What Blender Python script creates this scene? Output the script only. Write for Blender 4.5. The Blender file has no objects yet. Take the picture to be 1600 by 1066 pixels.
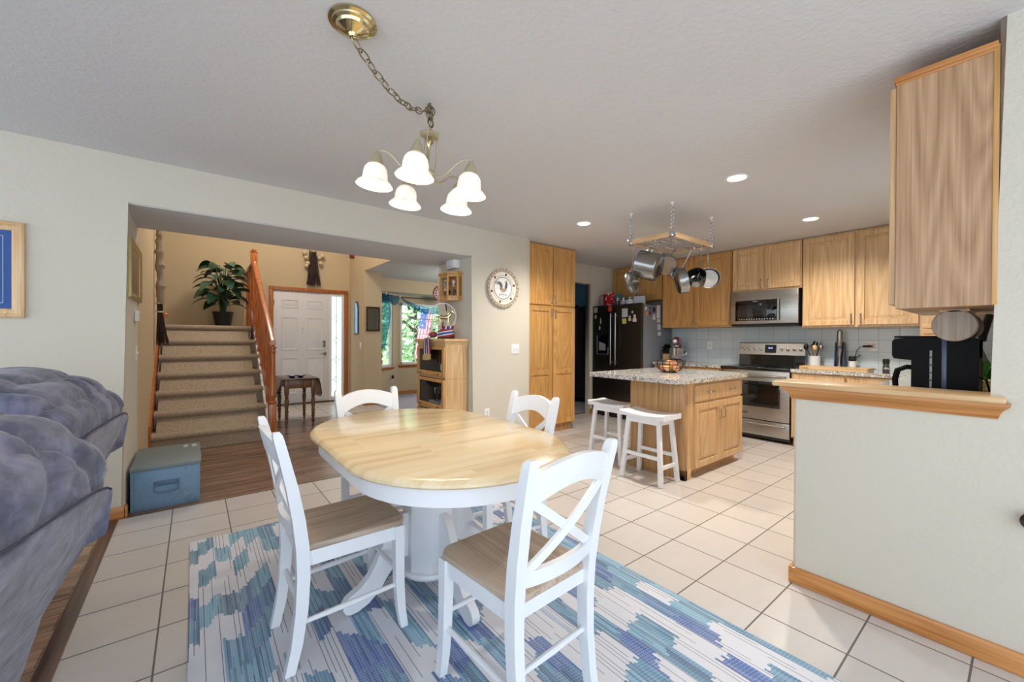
import bpy, bmesh, math, random
from mathutils import Vector, Matrix
random.seed(7)
S = bpy.context.scene
COL = S.collection
PI = math.pi
R = math.radians

# ------------------------------------------------------------------ camera
cam = bpy.data.objects.new('camera', bpy.data.cameras.new('camera'))
COL.objects.link(cam)
yaw, pitch, roll = R(51.9428), R(-0.2746), R(0.3084)
fw = Vector((math.cos(yaw)*math.cos(pitch), math.sin(yaw)*math.cos(pitch), math.sin(pitch)))
r0 = Vector((math.sin(yaw), -math.cos(yaw), 0)); u0 = r0.cross(fw)
rt = r0*math.cos(roll) + u0*math.sin(roll); up = u0*math.cos(roll) - r0*math.sin(roll)
cam.matrix_world = Matrix(((rt.x, up.x, -fw.x, 0), (rt.y, up.y, -fw.y, 0), (rt.z, up.z, -fw.z, 1.222), (0, 0, 0, 1)))
cam.data.sensor_width = 36.0
cam.data.lens = 633.99/1600*36.0
cam.data.clip_start = 0.03; cam.data.clip_end = 200
S.camera = cam

# ------------------------------------------------------------------ world, light, exposure
W = bpy.data.worlds.new('sky'); S.world = W; W.use_nodes = True
bg = W.node_tree.nodes['Background']
bg.inputs[0].default_value = (0.76, 0.88, 1.0, 1); bg.inputs[1].default_value = 1.6
S.view_settings.view_transform = 'Standard'; S.view_settings.look = 'None'
S.view_settings.exposure = 0.88; S.view_settings.gamma = 1.0; S.view_settings.use_curve_mapping = False
S.cycles.use_denoising = True
S.cycles.max_bounces = 8; S.cycles.diffuse_bounces = 5; S.cycles.glossy_bounces = 4
S.cycles.transparent_max_bounces = 12; S.cycles.sample_clamp_indirect = 4.0

def lamp(name, kind, loc, power, col, rot=None, **kw):
    d = bpy.data.lights.new(name, kind); d.energy = power; d.color = col
    for k, v in kw.items(): setattr(d, k, v)
    o = bpy.data.objects.new(name, d); COL.objects.link(o); o.location = loc
    if rot: o.rotation_euler = rot
    return o
WARM = (1.0, 0.84, 0.62); SOFT = (1.0, 0.93, 0.82)
# foyer chandelier high above the entry, beyond the opening
lamp('sun', 'SUN', (0, -10, 12), 3.2, (1.0, 0.96, 0.9), (R(32), 0, R(-12)), angle=R(1.0))
lamp('foyer_lamp', 'POINT', (1.0, 6.3, 3.9), 62, (1.0, 0.94, 0.85), shadow_soft_size=0.25)
# added fill light that brightens the living room, no real fixture
lamp('living_fill', 'POINT', (4.4, 6.3, 2.1), 60, (1.0, 0.95, 0.88), shadow_soft_size=0.2)

# ------------------------------------------------------------------ node helpers
def new_mat(name):
    m = bpy.data.materials.new(name); m.use_nodes = True
    nt = m.node_tree; b = nt.nodes['Principled BSDF']
    return m, nt, b
def srgb(r, g=None, b=None):
    if g is None: r, g, b = r
    f = lambda c: (c/255/12.92 if c/255 <= 0.04045 else ((c/255+0.055)/1.055)**2.4)
    return (f(r), f(g), f(b), 1)
def N(nt, t, **kw):
    n = nt.nodes.new(t)
    for k, v in kw.items(): setattr(n, k, v)
    return n
def setin(nt, n, i, v):
    if hasattr(v, 'bl_idname') or isinstance(v, bpy.types.NodeSocket): nt.links.new(v, n.inputs[i])
    else: n.inputs[i].default_value = v
def math_(nt, op, a, b=0.0, c=None):
    n = N(nt, 'ShaderNodeMath', operation=op)
    setin(nt, n, 0, a); setin(nt, n, 1, b)
    if c is not None: setin(nt, n, 2, c)
    return n.outputs[0]
def mix(nt, fac, a, b, blend='MIX'):
    n = N(nt, 'ShaderNodeMix', data_type='RGBA', blend_type=blend)
    setin(nt, n, 0, fac); setin(nt, n, 6, a); setin(nt, n, 7, b)
    return n.outputs[2]
def ramp(nt, fac, stops):
    n = N(nt, 'ShaderNodeValToRGB')
    while len(n.color_ramp.elements) < len(stops): n.color_ramp.elements.new(0.5)
    for e, (p, c) in zip(n.color_ramp.elements, stops): e.position = p; e.color = c
    nt.links.new(fac, n.inputs[0]); return n.outputs[0]
def coords(nt, scale=(1, 1, 1), loc=(0, 0, 0), rand=0.0):
    tc = N(nt, 'ShaderNodeTexCoord'); mp = N(nt, 'ShaderNodeMapping')
    mp.inputs['Scale'].default_value = scale; mp.inputs['Location'].default_value = loc
    v = tc.outputs['Object']
    if rand:
        oi = N(nt, 'ShaderNodeObjectInfo'); va = N(nt, 'ShaderNodeVectorMath', operation='SCALE')
        cb = N(nt, 'ShaderNodeCombineXYZ')
        for i in range(3): nt.links.new(oi.outputs['Random'], cb.inputs[i])
        nt.links.new(cb.outputs[0], va.inputs[0]); va.inputs['Scale'].default_value = rand
        ad = N(nt, 'ShaderNodeVectorMath', operation='ADD')
        nt.links.new(v, ad.inputs[0]); nt.links.new(va.outputs[0], ad.inputs[1]); v = ad.outputs[0]
    nt.links.new(v, mp.inputs[0]); return mp.outputs[0]
def noise(nt, vec, scale=5, detail=3, rough=0.5, dist=0.0):
    n = N(nt, 'ShaderNodeTexNoise'); nt.links.new(vec, n.inputs['Vector'])
    n.inputs['Scale'].default_value = scale; n.inputs['Detail'].default_value = detail
    n.inputs['Roughness'].default_value = rough; n.inputs['Distortion'].default_value = dist
    return n.outputs['Fac']
def bump(nt, b, h, strength=0.3, dist=0.003):
    n = N(nt, 'ShaderNodeBump'); nt.links.new(h, n.inputs['Height'])
    n.inputs['Strength'].default_value = strength; n.inputs['Distance'].default_value = dist
    nt.links.new(n.outputs[0], b.inputs['Normal'])

def plain(name, rgb, rough=0.5, metal=0.0, coat=0.0, spec=None):
    m, nt, b = new_mat(name)
    v = coords(nt); f = noise(nt, v, 9, 2)
    c = srgb(rgb); d = tuple(x*0.93 for x in c[:3])+(1,)
    nt.links.new(mix(nt, f, c, d), b.inputs['Base Color'])
    b.inputs['Roughness'].default_value = rough; b.inputs['Metallic'].default_value = metal
    b.inputs['Coat Weight'].default_value = coat
    if spec is not None: b.inputs['Specular IOR Level'].default_value = spec
    return m
def wood(name, light, dark, axis=2, rough=0.35, scale=1.0, contrast=1.0, coat=0.15, rand=7.0):
    """straight and cathedral grain running along one axis"""
    m, nt, b = new_mat(name)
    sc = [6.0*scale]*3; sc[axis] = 0.55*scale
    v = coords(nt, tuple(sc), rand=rand)
    big = noise(nt, v, 1.0, 1, 0.4, 0.25)
    rings = math_(nt, 'FRACT', math_(nt, 'MULTIPLY', big, 11.0))
    rings = math_(nt, 'ABSOLUTE', math_(nt, 'SUBTRACT', rings, 0.5))
    sc2 = [130.0*scale]*3; sc2[axis] = 2.4*scale
    fine = noise(nt, coords(nt, tuple(sc2), rand=rand), 1.0, 2)
    f = math_(nt, 'ADD', math_(nt, 'MULTIPLY', rings, 0.42*contrast), math_(nt, 'MULTIPLY_ADD', fine, 0.62*contrast, 0.5-0.42*contrast))
    col = ramp(nt, f, [(0.28, srgb(dark)), (0.72, srgb(light))])
    oi = N(nt, 'ShaderNodeObjectInfo')
    hs = N(nt, 'ShaderNodeHueSaturation'); nt.links.new(col, hs.inputs['Color'])
    nt.links.new(math_(nt, 'MULTIPLY_ADD', oi.outputs['Random'], 0.14, 0.93), hs.inputs['Value'])
    nt.links.new(hs.outputs[0], b.inputs['Base Color'])
    b.inputs['Roughness'].default_value = rough; b.inputs['Coat Weight'].default_value = coat
    bump(nt, b, fine, 0.08, 0.001)
    return m
def textured_paint(name, rgb, scale=55, strength=0.35, rough=0.85):
    m, nt, b = new_mat(name)
    v = coords(nt)
    f = noise(nt, v, scale, 3, 0.55)
    g = noise(nt, v, 1.3, 2)
    c = srgb(rgb); d = tuple(x*0.96 for x in c[:3])+(1,)
    nt.links.new(mix(nt, g, c, d), b.inputs['Base Color'])
    b.inputs['Roughness'].default_value = rough
    bump(nt, b, ramp(nt, f, [(0.42, (0, 0, 0, 1)), (0.62, (1, 1, 1, 1))]), strength, 0.004)
    return m
def grid_tiles(name, c1, c2, grout, sx, sz, off, plane='xy', mortar=0.0035, rough=0.3):
    m, nt, b = new_mat(name)
    v = coords(nt, (1, 1, 1), off)
    if plane == 'yz':
        sp = N(nt, 'ShaderNodeSeparateXYZ'); nt.links.new(v, sp.inputs[0])
        cb = N(nt, 'ShaderNodeCombineXYZ'); nt.links.new(sp.outputs[1], cb.inputs[0]); nt.links.new(sp.outputs[2], cb.inputs[1]); v = cb.outputs[0]
    br = N(nt, 'ShaderNodeTexBrick'); nt.links.new(v, br.inputs['Vector'])
    br.offset = 0.0; br.squash = 1.0
    br.inputs['Color1'].default_value = srgb(c1); br.inputs['Color2'].default_value = srgb(c2); br.inputs['Mortar'].default_value = srgb(grout)
    br.inputs['Scale'].default_value = 1.0; br.inputs['Mortar Size'].default_value = mortar; br.inputs['Mortar Smooth'].default_value = 0.1
    br.inputs['Brick Width'].default_value = sx; br.inputs['Row Height'].default_value = sz; br.inputs['Bias'].default_value = 0.0
    n1 = noise(nt, coords(nt, (4, 14, 14)), 1.0, 4, 0.6)
    col = mix(nt, math_(nt, 'MULTIPLY', n1, 0.35), br.outputs['Color'], srgb((176, 164, 154)) if plane == 'xy' else srgb((170, 186, 196)))
    col = mix(nt, br.outputs['Fac'], col, srgb(grout))
    nt.links.new(col, b.inputs['Base Color'])
    nt.links.new(math_(nt, 'MULTIPLY_ADD', br.outputs['Fac'], 0.5, rough), b.inputs['Roughness'])
    bump(nt, b, math_(nt, 'SUBTRACT', 1.0, br.outputs['Fac']), 0.35, 0.002)
    return m
def planks(name, cols, width=0.125, length=1.25, rough=0.32, axis='x'):
    m, nt, b = new_mat(name)
    v = coords(nt)
    if axis == 'y':
        mp = N(nt, 'ShaderNodeMapping'); mp.inputs['Rotation'].default_value = (0, 0, PI/2); nt.links.new(v, mp.inputs[0]); v = mp.outputs[0]
    br = N(nt, 'ShaderNodeTexBrick'); nt.links.new(v, br.inputs['Vector']); br.offset = 0.37
    br.inputs['Color1'].default_value = (0, 0, 0, 1); br.inputs['Color2'].default_value = (1, 1, 1, 1); br.inputs['Mortar'].default_value = (0.5, 0.5, 0.5, 1)
    br.inputs['Scale'].default_value = 1; br.inputs['Mortar Size'].default_value = 0.0012; br.inputs['Brick Width'].default_value = length; br.inputs['Row Height'].default_value = width
    ad = N(nt, 'ShaderNodeVectorMath', operation='MULTIPLY_ADD')
    nt.links.new(v, ad.inputs[0]); ad.inputs[1].default_value = (2.2, 26, 1)
    sc = N(nt, 'ShaderNodeVectorMath', operation='SCALE'); nt.links.new(br.outputs['Color'], sc.inputs[0]); sc.inputs['Scale'].default_value = 37.0
    nt.links.new(sc.outputs[0], ad.inputs[2])
    g = noise(nt, ad.outputs[0], 1.0, 4, 0.6, 0.8)
    f = math_(nt, 'MULTIPLY_ADD', br.outputs['Color'], 0.22, math_(nt, 'MULTIPLY_ADD', g, 1.3, -0.28))
    col = ramp(nt, f, [(0.12, srgb(cols[0])), (0.42, srgb(cols[1])), (0.8, srgb(cols[2]))])
    col = mix(nt, br.outputs['Fac'], col, srgb((50, 38, 30)))
    nt.links.new(col, b.inputs['Base Color']); b.inputs['Roughness'].default_value = rough
    bump(nt, b, math_(nt, 'SUBTRACT', 1.0, br.outputs['Fac']), 0.25, 0.001)
    return m
def speckle(name, base, spots, scale=90, rough=0.15, bumpy=0.0):
    """granite and carpet: flecks of several colours"""
    m, nt, b = new_mat(name)
    v = coords(nt)
    col = srgb(base)
    for i, (rgb, th, sc) in enumerate(spots):
        f = noise(nt, coords(nt, (1, 1, 1), (i*3.7, i*1.9, i*5.3)), scale*sc, 2, 0.6)
        k = ramp(nt, f, [(th-0.03, (0, 0, 0, 1)), (th+0.03, (1, 1, 1, 1))])
        col = mix(nt, k, col, srgb(rgb))
    nt.links.new(col, b.inputs['Base Color']); b.inputs['Roughness'].default_value = rough
    if bumpy: bump(nt, b, noise(nt, v, scale*2.5, 2), bumpy, 0.006)
    return m
def metal(name, rgb, rough=0.25, brushed=None):
    m, nt, b = new_mat(name)
    b.inputs['Metallic'].default_value = 1.0
    c = srgb(rgb)
    if brushed is not None:
        sc = [160.0]*3; sc[brushed] = 1.5
        f = noise(nt, coords(nt, tuple(sc)), 1.0, 2)
        nt.links.new(mix(nt, f, c, tuple(x*0.8 for x in c[:3])+(1,)), b.inputs['Base Color'])
        nt.links.new(math_(nt, 'MULTIPLY_ADD', f, 0.16, rough-0.06), b.inputs['Roughness'])
    else:
        f = noise(nt, coords(nt), 12, 2)
        nt.links.new(mix(nt, f, c, tuple(x*0.9 for x in c[:3])+(1,)), b.inputs['Base Color'])
        b.inputs['Roughness'].default_value = rough
    return m
def glass(name, tint=(1, 1, 1), rough=0.0, mixf=0.12):
    """thin pane: mostly clear with a glossy reflection"""
    m = bpy.data.materials.new(name); m.use_nodes = True; nt = m.node_tree; nt.nodes.clear()
    o = N(nt, 'ShaderNodeOutputMaterial'); t = N(nt, 'ShaderNodeBsdfTransparent'); g = N(nt, 'ShaderNodeBsdfGlossy')
    t.inputs[0].default_value = tint+(1,); g.inputs['Roughness'].default_value = rough
    x = N(nt, 'ShaderNodeMixShader'); x.inputs[0].default_value = mixf
    nt.links.new(t.outputs[0], x.inputs[1]); nt.links.new(g.outputs[0], x.inputs[2]); nt.links.new(x.outputs[0], o.inputs[0])
    return m
def emitter(name, rgb, strength, base=(255, 255, 255)):
    m, nt, b = new_mat(name)
    b.inputs['Base Color'].default_value = srgb(base); b.inputs['Emission Color'].default_value = srgb(rgb); b.inputs['Emission Strength'].default_value = strength
    return m

def rug_material(name):
    m, nt, b = new_mat(name)
    tc = N(nt, 'ShaderNodeTexCoord'); sp = N(nt, 'ShaderNodeSeparateXYZ'); nt.links.new(tc.outputs['Object'], sp.inputs[0])
    x, y = sp.outputs[0], sp.outputs[1]
    M = lambda op, a, b_=0.0, c=None: math_(nt, op, a, b_, c)
    def rnd(a, b_=0.0, seed=0.0):
        cb = N(nt, 'ShaderNodeCombineXYZ'); setin(nt, cb, 0, a); setin(nt, cb, 1, b_); cb.inputs[2].default_value = seed
        w = N(nt, 'ShaderNodeTexWhiteNoise', noise_dimensions='3D'); nt.links.new(cb.outputs[0], w.inputs[0]); return w.outputs['Value']
    qu = 0.0105
    xi = M('FLOOR', M('DIVIDE', x, qu)); xq = M('MULTIPLY', xi, qu)
    cw = 0.0735
    ci = M('FLOOR', M('DIVIDE', xq, cw)); cf = M('FRACT', M('DIVIDE', xq, cw))
    zig = M('MULTIPLY', M('SUBTRACT', rnd(ci, 0, 3.0), 0.5), 2.4)
    vv = M('MULTIPLY_ADD', M('MULTIPLY', cf, zig), 0.115, y)
    vv = M('ADD', vv, M('MULTIPLY', rnd(ci, 0, 1.0), 0.5))
    vv = M('MULTIPLY_ADD', rnd(xi, 0, 9.0), 0.034, vv)
    ri = M('FLOOR', M('DIVIDE', vv, 0.180))
    h = rnd(ci, ri, 5.0)
    col = ramp(nt, h, [(0.0, srgb(218, 219, 226)), (0.40, srgb(218, 219, 226)), (0.405, srgb(104, 166, 194)), (0.57, srgb(104, 166, 194)),
                       (0.575, srgb(66, 134, 168)), (0.76, srgb(82, 132, 158)), (0.77, srgb(44, 112, 164)), (0.87, srgb(44, 112, 164)), (0.88, srgb(8, 88, 168)), (1.0, srgb(8, 88, 168))])
    nt.nodes[-1].color_ramp.interpolation = 'CONSTANT'
    # woven dashes inside the coloured blocks
    dash = M('LESS_THAN', M('FRACT', M('DIVIDE', M('MULTIPLY_ADD', xi, 0.0017, y), 0.0125)), 0.28)
    gap = M('LESS_THAN', M('FRACT', M('DIVIDE', x, qu)), 0.22)
    blk = M('GREATER_THAN', h, 0.403)
    k = M('MULTIPLY', M('MAXIMUM', M('MULTIPLY', dash, 0.34), M('MULTIPLY', gap, 0.36)), blk)
    col = mix(nt, k, col, srgb(204, 208, 218))
    yv = M('MULTIPLY', M('MULTIPLY_ADD', rnd(xi, M('FLOOR', M('DIVIDE', y, 0.09)), 11.0), 0.22, 0.0), blk)
    col = mix(nt, yv, col, srgb(212, 216, 224))
    dk = M('MULTIPLY', M('MULTIPLY', M('GREATER_THAN', rnd(xi, ri, 12.0), 0.80), 0.45), blk)
    col = mix(nt, dk, col, srgb(44, 66, 104))
    # long thin dark yarns
    li = M('FLOOR', M('DIVIDE', x, 0.017)); lf = M('FRACT', M('DIVIDE', x, 0.017))
    seg = M('FLOOR', M('DIVIDE', M('ADD', y, M('MULTIPLY', rnd(li, 0, 7.0), 3.0)), 0.26))
    on = M('MULTIPLY', M('LESS_THAN', lf, 0.17), M('GREATER_THAN', rnd(li, seg, 8.0), 0.5))
    col = mix(nt, M('MULTIPLY', on, 0.8), col, srgb(62, 66, 92))
    fz = noise(nt, coords(nt), 6, 3)
    col = mix(nt, M('MULTIPLY', fz, 0.25), col, srgb(200, 200, 208))
    nt.links.new(col, b.inputs['Base Color']); b.inputs['Roughness'].default_value = 0.9
    b.inputs['Specular IOR Level'].default_value = 0.15
    bump(nt, b, noise(nt, coords(nt, (90, 200, 1)), 1.0, 2), 0.4, 0.002)
    return m

MAT = dict(
    wall=textured_paint('wall_paint', (206, 200, 186), 55, 0.2),
    ceil=textured_paint('ceiling_texture', (206, 206, 208), 42, 0.22),
    foyer=textured_paint('foyer_paint', (198, 178, 146), 50, 0.15),
    teal=textured_paint('teal_paint', (36, 84, 104)),
    tile=grid_tiles('floor_tile', (212, 207, 204), (203, 197, 193), (110, 102, 98), 0.3032, 0.3028, (-2.0046+0.3032*20, -1.0365+0.3028*20, 0)),
    splash=grid_tiles('backsplash_tile', (206, 218, 224), (198, 212, 220), (150, 164, 172), 0.1735, 0.132, (0, -2.086+0.1735*20, -1.362+0.132*20), 'yz', 0.0022, 0.2),
    plank=planks('wood_floor', ((84, 62, 50), (146, 118, 98), (182, 154, 130))),
    plankd=planks('wood_floor_hall', ((66, 48, 38), (120, 94, 78), (158, 130, 110)), rough=0.25),
    thresh=wood('threshold_wood', (120, 96, 80), (62, 46, 38), 1),
    oak=wood('oak_vertical', (228, 196, 150), (192, 150, 102), 2),
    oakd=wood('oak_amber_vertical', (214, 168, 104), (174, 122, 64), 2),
    oakx=wood('oak_along_x', (228, 196, 150), (192, 150, 102), 0),
    oaky=wood('oak_along_y', (228, 196, 150), (192, 150, 102), 1),
    oakpanel=wood('oak_veneer_panel', (202, 164, 128), (156, 118, 84), 2, 0.5, 1.1, 1.0, 0.05),
    trimx=wood('oak_trim_x', (206, 146, 84), (160, 98, 44), 0),
    trimy=wood('oak_trim_y', (206, 146, 84), (160, 98, 44), 1),
    trimz=wood('oak_trim_z', (190, 118, 56), (140, 76, 28), 2),
    rail=wood('orange_oak', (208, 124, 60), (156, 80, 30), 2, 0.25, coat=0.4),
    dark=wood('walnut_stain', (96, 72, 52), (52, 36, 26), 0, 0.25),
    brown=wood('turned_brown_wood', (142, 104, 62), (92, 60, 32), 2, 0.35),
    white=plain('white_paint', (238, 240, 244), 0.35, coat=0.1),
    shell=plain('white_plastic', (236, 236, 236), 0.4),
    door=plain('white_door_paint', (226, 226, 230), 0.45),
    brass=metal('polished_brass', (206, 192, 150), 0.12),
    antique=plain('cream_bronze', (190, 178, 150), 0.35, 0.45),
    steel=metal('stainless_brushed', (186, 182, 176), 0.28, 1),
    steelz=metal('stainless_vertical', (176, 174, 172), 0.28, 2),
    chrome=metal('chrome', (222, 224, 228), 0.1),
    pot=metal('pot_steel', (152, 151, 150), 0.22),
    nickel=metal('nickel_pull', (170, 165, 155), 0.3),
    iron=plain('black_iron', (24, 23, 24), 0.45),
    blk=plain('black_plastic', (14, 14, 16), 0.22, coat=0.3),
    blkglass=plain('black_glass', (8, 8, 10), 0.06, coat=0.6),
    blksteel=metal('black_stainless', (108, 100, 92), 0.36, 2),
    greymetal=plain('grey_enamel', (128, 134, 144), 0.4),
    granite=speckle('granite', (196, 192, 186), [((150, 138, 128), 0.56, 0.45), ((232, 232, 230), 0.57, 0.8), ((40, 38, 42), 0.635, 0.7), ((92, 78, 70), 0.64, 1.1), ((20, 20, 26), 0.66, 1.4)], 72, 0.1),
    carpet=speckle('stair_carpet', (178, 162, 142), [((126, 110, 96), 0.55, 1.0), ((204, 190, 172), 0.6, 1.3)], 150, 0.95, 0.7),
    carpet2=speckle('grey_carpet', (168, 164, 176), [((140, 136, 150), 0.55, 1.0)], 130, 0.95, 0.5),
    rug=rug_material('woven_rug'),
    glass=glass('clear_glass', mixf=0.05),
    grass=speckle('lawn', (128, 168, 96), [((90, 138, 70), 0.5, 0.2), ((170, 200, 130), 0.6, 0.5)], 30, 0.9),
)

# ------------------------------------------------------------------ geometry helpers
def nb(): return bmesh.new()
def box(bm, x0, x1, y0, y1, z0, z1, bev=0.0, seg=2, M=None):
    vs = [bm.verts.new((x, y, z)) for x in (x0, x1) for y in (y0, y1) for z in (z0, z1)]
    q = [(0, 1, 3, 2), (4, 6, 7, 5), (0, 4, 5, 1), (2, 3, 7, 6), (0, 2, 6, 4), (1, 5, 7, 3)]
    fs = [bm.faces.new([vs[i] for i in f]) for f in q]
    if M is not None: bmesh.ops.transform(bm, matrix=M, verts=vs)
    if bev:
        es = list({e for f in fs for e in f.edges})
        bmesh.ops.bevel(bm, geom=es, offset=bev, segments=seg, profile=0.5, affect='EDGES', clamp_overlap=True)
    return bm
def cbox(bm, c, s, bev=0.0, seg=2, M=None):
    return box(bm, c[0]-s[0]/2, c[0]+s[0]/2, c[1]-s[1]/2, c[1]+s[1]/2, c[2]-s[2]/2, c[2]+s[2]/2, bev, seg, M)
def loft(bm, rings, cap=True, closed=False):
    rr = [[bm.verts.new(p) for p in ring] for ring in rings]
    n = len(rr[0]); m = len(rr)
    for i in range(m if closed else m-1):
        a, b = rr[i], rr[(i+1) % m]
        for j in range(n):
            try: bm.faces.new((a[j], a[(j+1) % n], b[(j+1) % n], b[j]))
            except ValueError: pass
    if cap and not closed:
        for ring in (rr[0], rr[-1]):
            try: bm.faces.new(ring)
            except ValueError: pass
    return bm
def tube(bm, pts, r, seg=8, closed=False, flat=1.0):
    pts = [Vector(p) for p in pts]; n = len(pts)
    rs = r if isinstance(r, (list, tuple)) else [r]*n
    rings = []; nrm = None
    for i, p in enumerate(pts):
        if closed: t = pts[(i+1) % n]-pts[i-1]
        else: t = pts[min(i+1, n-1)]-pts[max(i-1, 0)]
        t.normalize()
        if nrm is None:
            nrm = t.orthogonal().normalized()
        else:
            nrm = (nrm - t*nrm.dot(t))
            nrm = nrm.normalized() if nrm.length > 1e-6 else t.orthogonal().normalized()
        b = t.cross(nrm)
        rings.append([p + (nrm*math.cos(2*PI*k/seg) + b*math.sin(2*PI*k/seg)*flat)*rs[i] for k in range(seg)])
    return loft(bm, rings, not closed, closed)
def lathe(bm, prof, c=(0, 0, 0), seg=24, M=None):
    M = M or Matrix.Identity(4); c = Vector(c)
    rings = [[c + M @ Vector((max(r, 1e-4)*math.cos(2*PI*k/seg), max(r, 1e-4)*math.sin(2*PI*k/seg), z)) for k in range(seg)] for r, z in prof]
    return loft(bm, rings, True)
def cyl(bm, p0, p1, r0_, r1_=None, seg=16):
    return tube(bm, [p0, p1], [r0_, r0_ if r1_ is None else r1_], seg)
def prism(bm, poly, a0, a1, plane='xy', bev=0.0):
    f = {'xy': lambda u, v, w: (u, v, w), 'xz': lambda u, v, w: (u, w, v), 'yz': lambda u, v, w: (w, u, v)}[plane]
    n0 = set(bm.edges)
    loft(bm, [[f(u, v, w) for u, v in poly] for w in (a0, a1)], True)
    if bev:
        es = [e for e in bm.edges if e not in n0]
        bmesh.ops.bevel(bm, geom=[e for e in es if e.calc_face_angle(0) > 0.6], offset=bev, segments=2, profile=0.5, affect='EDGES', clamp_overlap=True)
    return bm
def ball(bm, c, r, seg=16, s=(1, 1, 1)):
    k = max(6, seg//2)
    return lathe(bm, [(r*math.sin(PI*i/k), -r*math.cos(PI*i/k)) for i in range(k+1)], c, seg, Matrix.Diagonal((*s, 1)))
def bar(bm, p0, p1, w, d, upv=(0, 0, 1), bev=0.0):
    p0, p1 = Vector(p0), Vector(p1); t = (p1-p0); L = t.length; t.normalize()
    s = Vector(upv).cross(t); s = s.normalized() if s.length > 1e-5 else t.orthogonal().normalized()
    u = t.cross(s)
    M = Matrix(((s.x, u.x, t.x, p0.x), (s.y, u.y, t.y, p0.y), (s.z, u.z, t.z, p0.z), (0, 0, 0, 1)))
    return box(bm, -w/2, w/2, -d/2, d/2, 0, L, bev, 2, M)
def arc(c, r, a0, a1, n, ax=(0, 1)):
    return [(c[0]+r*math.cos(a0+(a1-a0)*i/n), c[1]+r*math.sin(a0+(a1-a0)*i/n)) for i in range(n+1)]
def rrect(x0, x1, y0, y1, r, n=5):
    return (arc((x1-r, y1-r), r, 0, PI/2, n)+arc((x0+r, y1-r), r, PI/2, PI, n)+arc((x0+r, y0+r), r, PI, 1.5*PI, n)+arc((x1-r, y0+r), r, 1.5*PI, 2*PI, n))

# ------------------------------------------------------------------ objects, parts, structure
ORG = {}
def link_mesh(name, bm, m, smooth=35):
    bmesh.ops.remove_doubles(bm, verts=bm.verts, dist=1e-6)
    bmesh.ops.recalc_face_normals(bm, faces=bm.faces)
    me = bpy.data.meshes.new(name); bm.to_mesh(me); bm.free()
    if isinstance(m, (list, tuple)):
        for k in m: me.materials.append(k)
    elif m is not None: me.materials.append(m)
    if smooth:
        me.polygons.foreach_set('use_smooth', [True]*len(me.polygons)); me.set_sharp_from_angle(angle=R(smooth))
    o = bpy.data.objects.new(name, me); COL.objects.link(o); return o
def tagit(o, label=None, cat=None, group=None, kind=None):
    if label: o['label'] = label
    if cat: o['category'] = cat
    if group: o['group'] = group
    if kind: o['kind'] = kind
    return o
def thing(name, label, cat, loc=(0, 0, 0), rz=0.0, group=None):
    o = bpy.data.objects.new(name, None); COL.objects.link(o); o.empty_display_size = 0.05
    o.location = loc; o.rotation_euler = (0, 0, rz)
    ORG[o] = Matrix.Translation(loc) @ Matrix.Rotation(rz, 4, 'Z')
    return tagit(o, label, cat, group)
def part(name, bm, m, parent, world=False, label=None, smooth=35):
    """a mesh under a thing (or under a part); world=True when the shape was written in room coordinates"""
    if world: bm.transform(ORG[parent].inverted())
    o = link_mesh(name, bm, m, smooth); o.parent = parent; ORG[o] = ORG[parent]
    if label: o['label'] = label
    return o
def single(name, bm, m, label, cat, group=None, smooth=35):
    xs = [v.co for v in bm.verts]
    c = Vector(((min(v.x for v in xs)+max(v.x for v in xs))/2, (min(v.y for v in xs)+max(v.y for v in xs))/2, min(v.z for v in xs)))
    bm.transform(Matrix.Translation(-c))
    o = link_mesh(name, bm, m, smooth); o.location = c; ORG[o] = Matrix.Translation(c)
    return tagit(o, label, cat, group)
def struct(name, bm, m, label=None, parent=None, smooth=30):
    o = link_mesh(name, bm, m, smooth); o['kind'] = 'structure'; ORG[o] = Matrix.Identity(4)
    if label: o['label'] = label
    if parent is not None: o.parent = parent
    return o
def dup(root, loc, rz, label, group=None):
    c = root.copy(); COL.objects.link(c); c.location = loc; c.rotation_euler = (0, 0, rz); c['label'] = label
    if group: c['group'] = group
    ORG[c] = Matrix.Translation(loc) @ Matrix.Rotation(rz, 4, 'Z')
    for ch in list(root.children):
        d = ch.copy(); COL.objects.link(d); d.parent = c; ORG[d] = ORG[c]
        for g in list(ch.children):
            e = g.copy(); COL.objects.link(e); e.parent = d; ORG[e] = ORG[c]
    return c

# ------------------------------------------------------------------ the room shell
HZ = 2.44          # ceiling
YW = 3.755         # wall with the wide opening
bm = nb(); box(bm, -0.40, 6.03, -2.2, 4.6, -0.1, 0); struct('floor', bm, MAT['tile'], 'beige square floor tiles with dark grout')
bm = nb(); box(bm, -3.6, -0.455, -2.2, YW, -0.1, 0.001); struct('floor_left', bm, MAT['plank'], 'brown wood plank floor under the recliners')
bm = nb(); box(bm, -0.455, -0.397, -2.2, YW, -0.1, 0.006, 0.003); struct('trim_1', bm, MAT['thresh'], 'wood threshold strip along the tile')
bm = nb(); box(bm, -0.6, 2.5, YW-0.005, 6.74, -0.1, 0.004); struct('floor_hall', bm, MAT['plankd'], 'dark wood plank floor of the hall')
bm = nb(); box(bm, -0.6, 2.6, 6.74, 8.4, -0.1, 0.004); struct('floor_entry', bm, MAT['tile'], 'tiled entry floor in front of the door')
bm = nb(); box(bm, 2.5, 8.0, 4.6, 9.2, -0.1, 0.003); struct('floor_living', bm, MAT['carpet2'], 'grey carpet of the living room')

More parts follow.
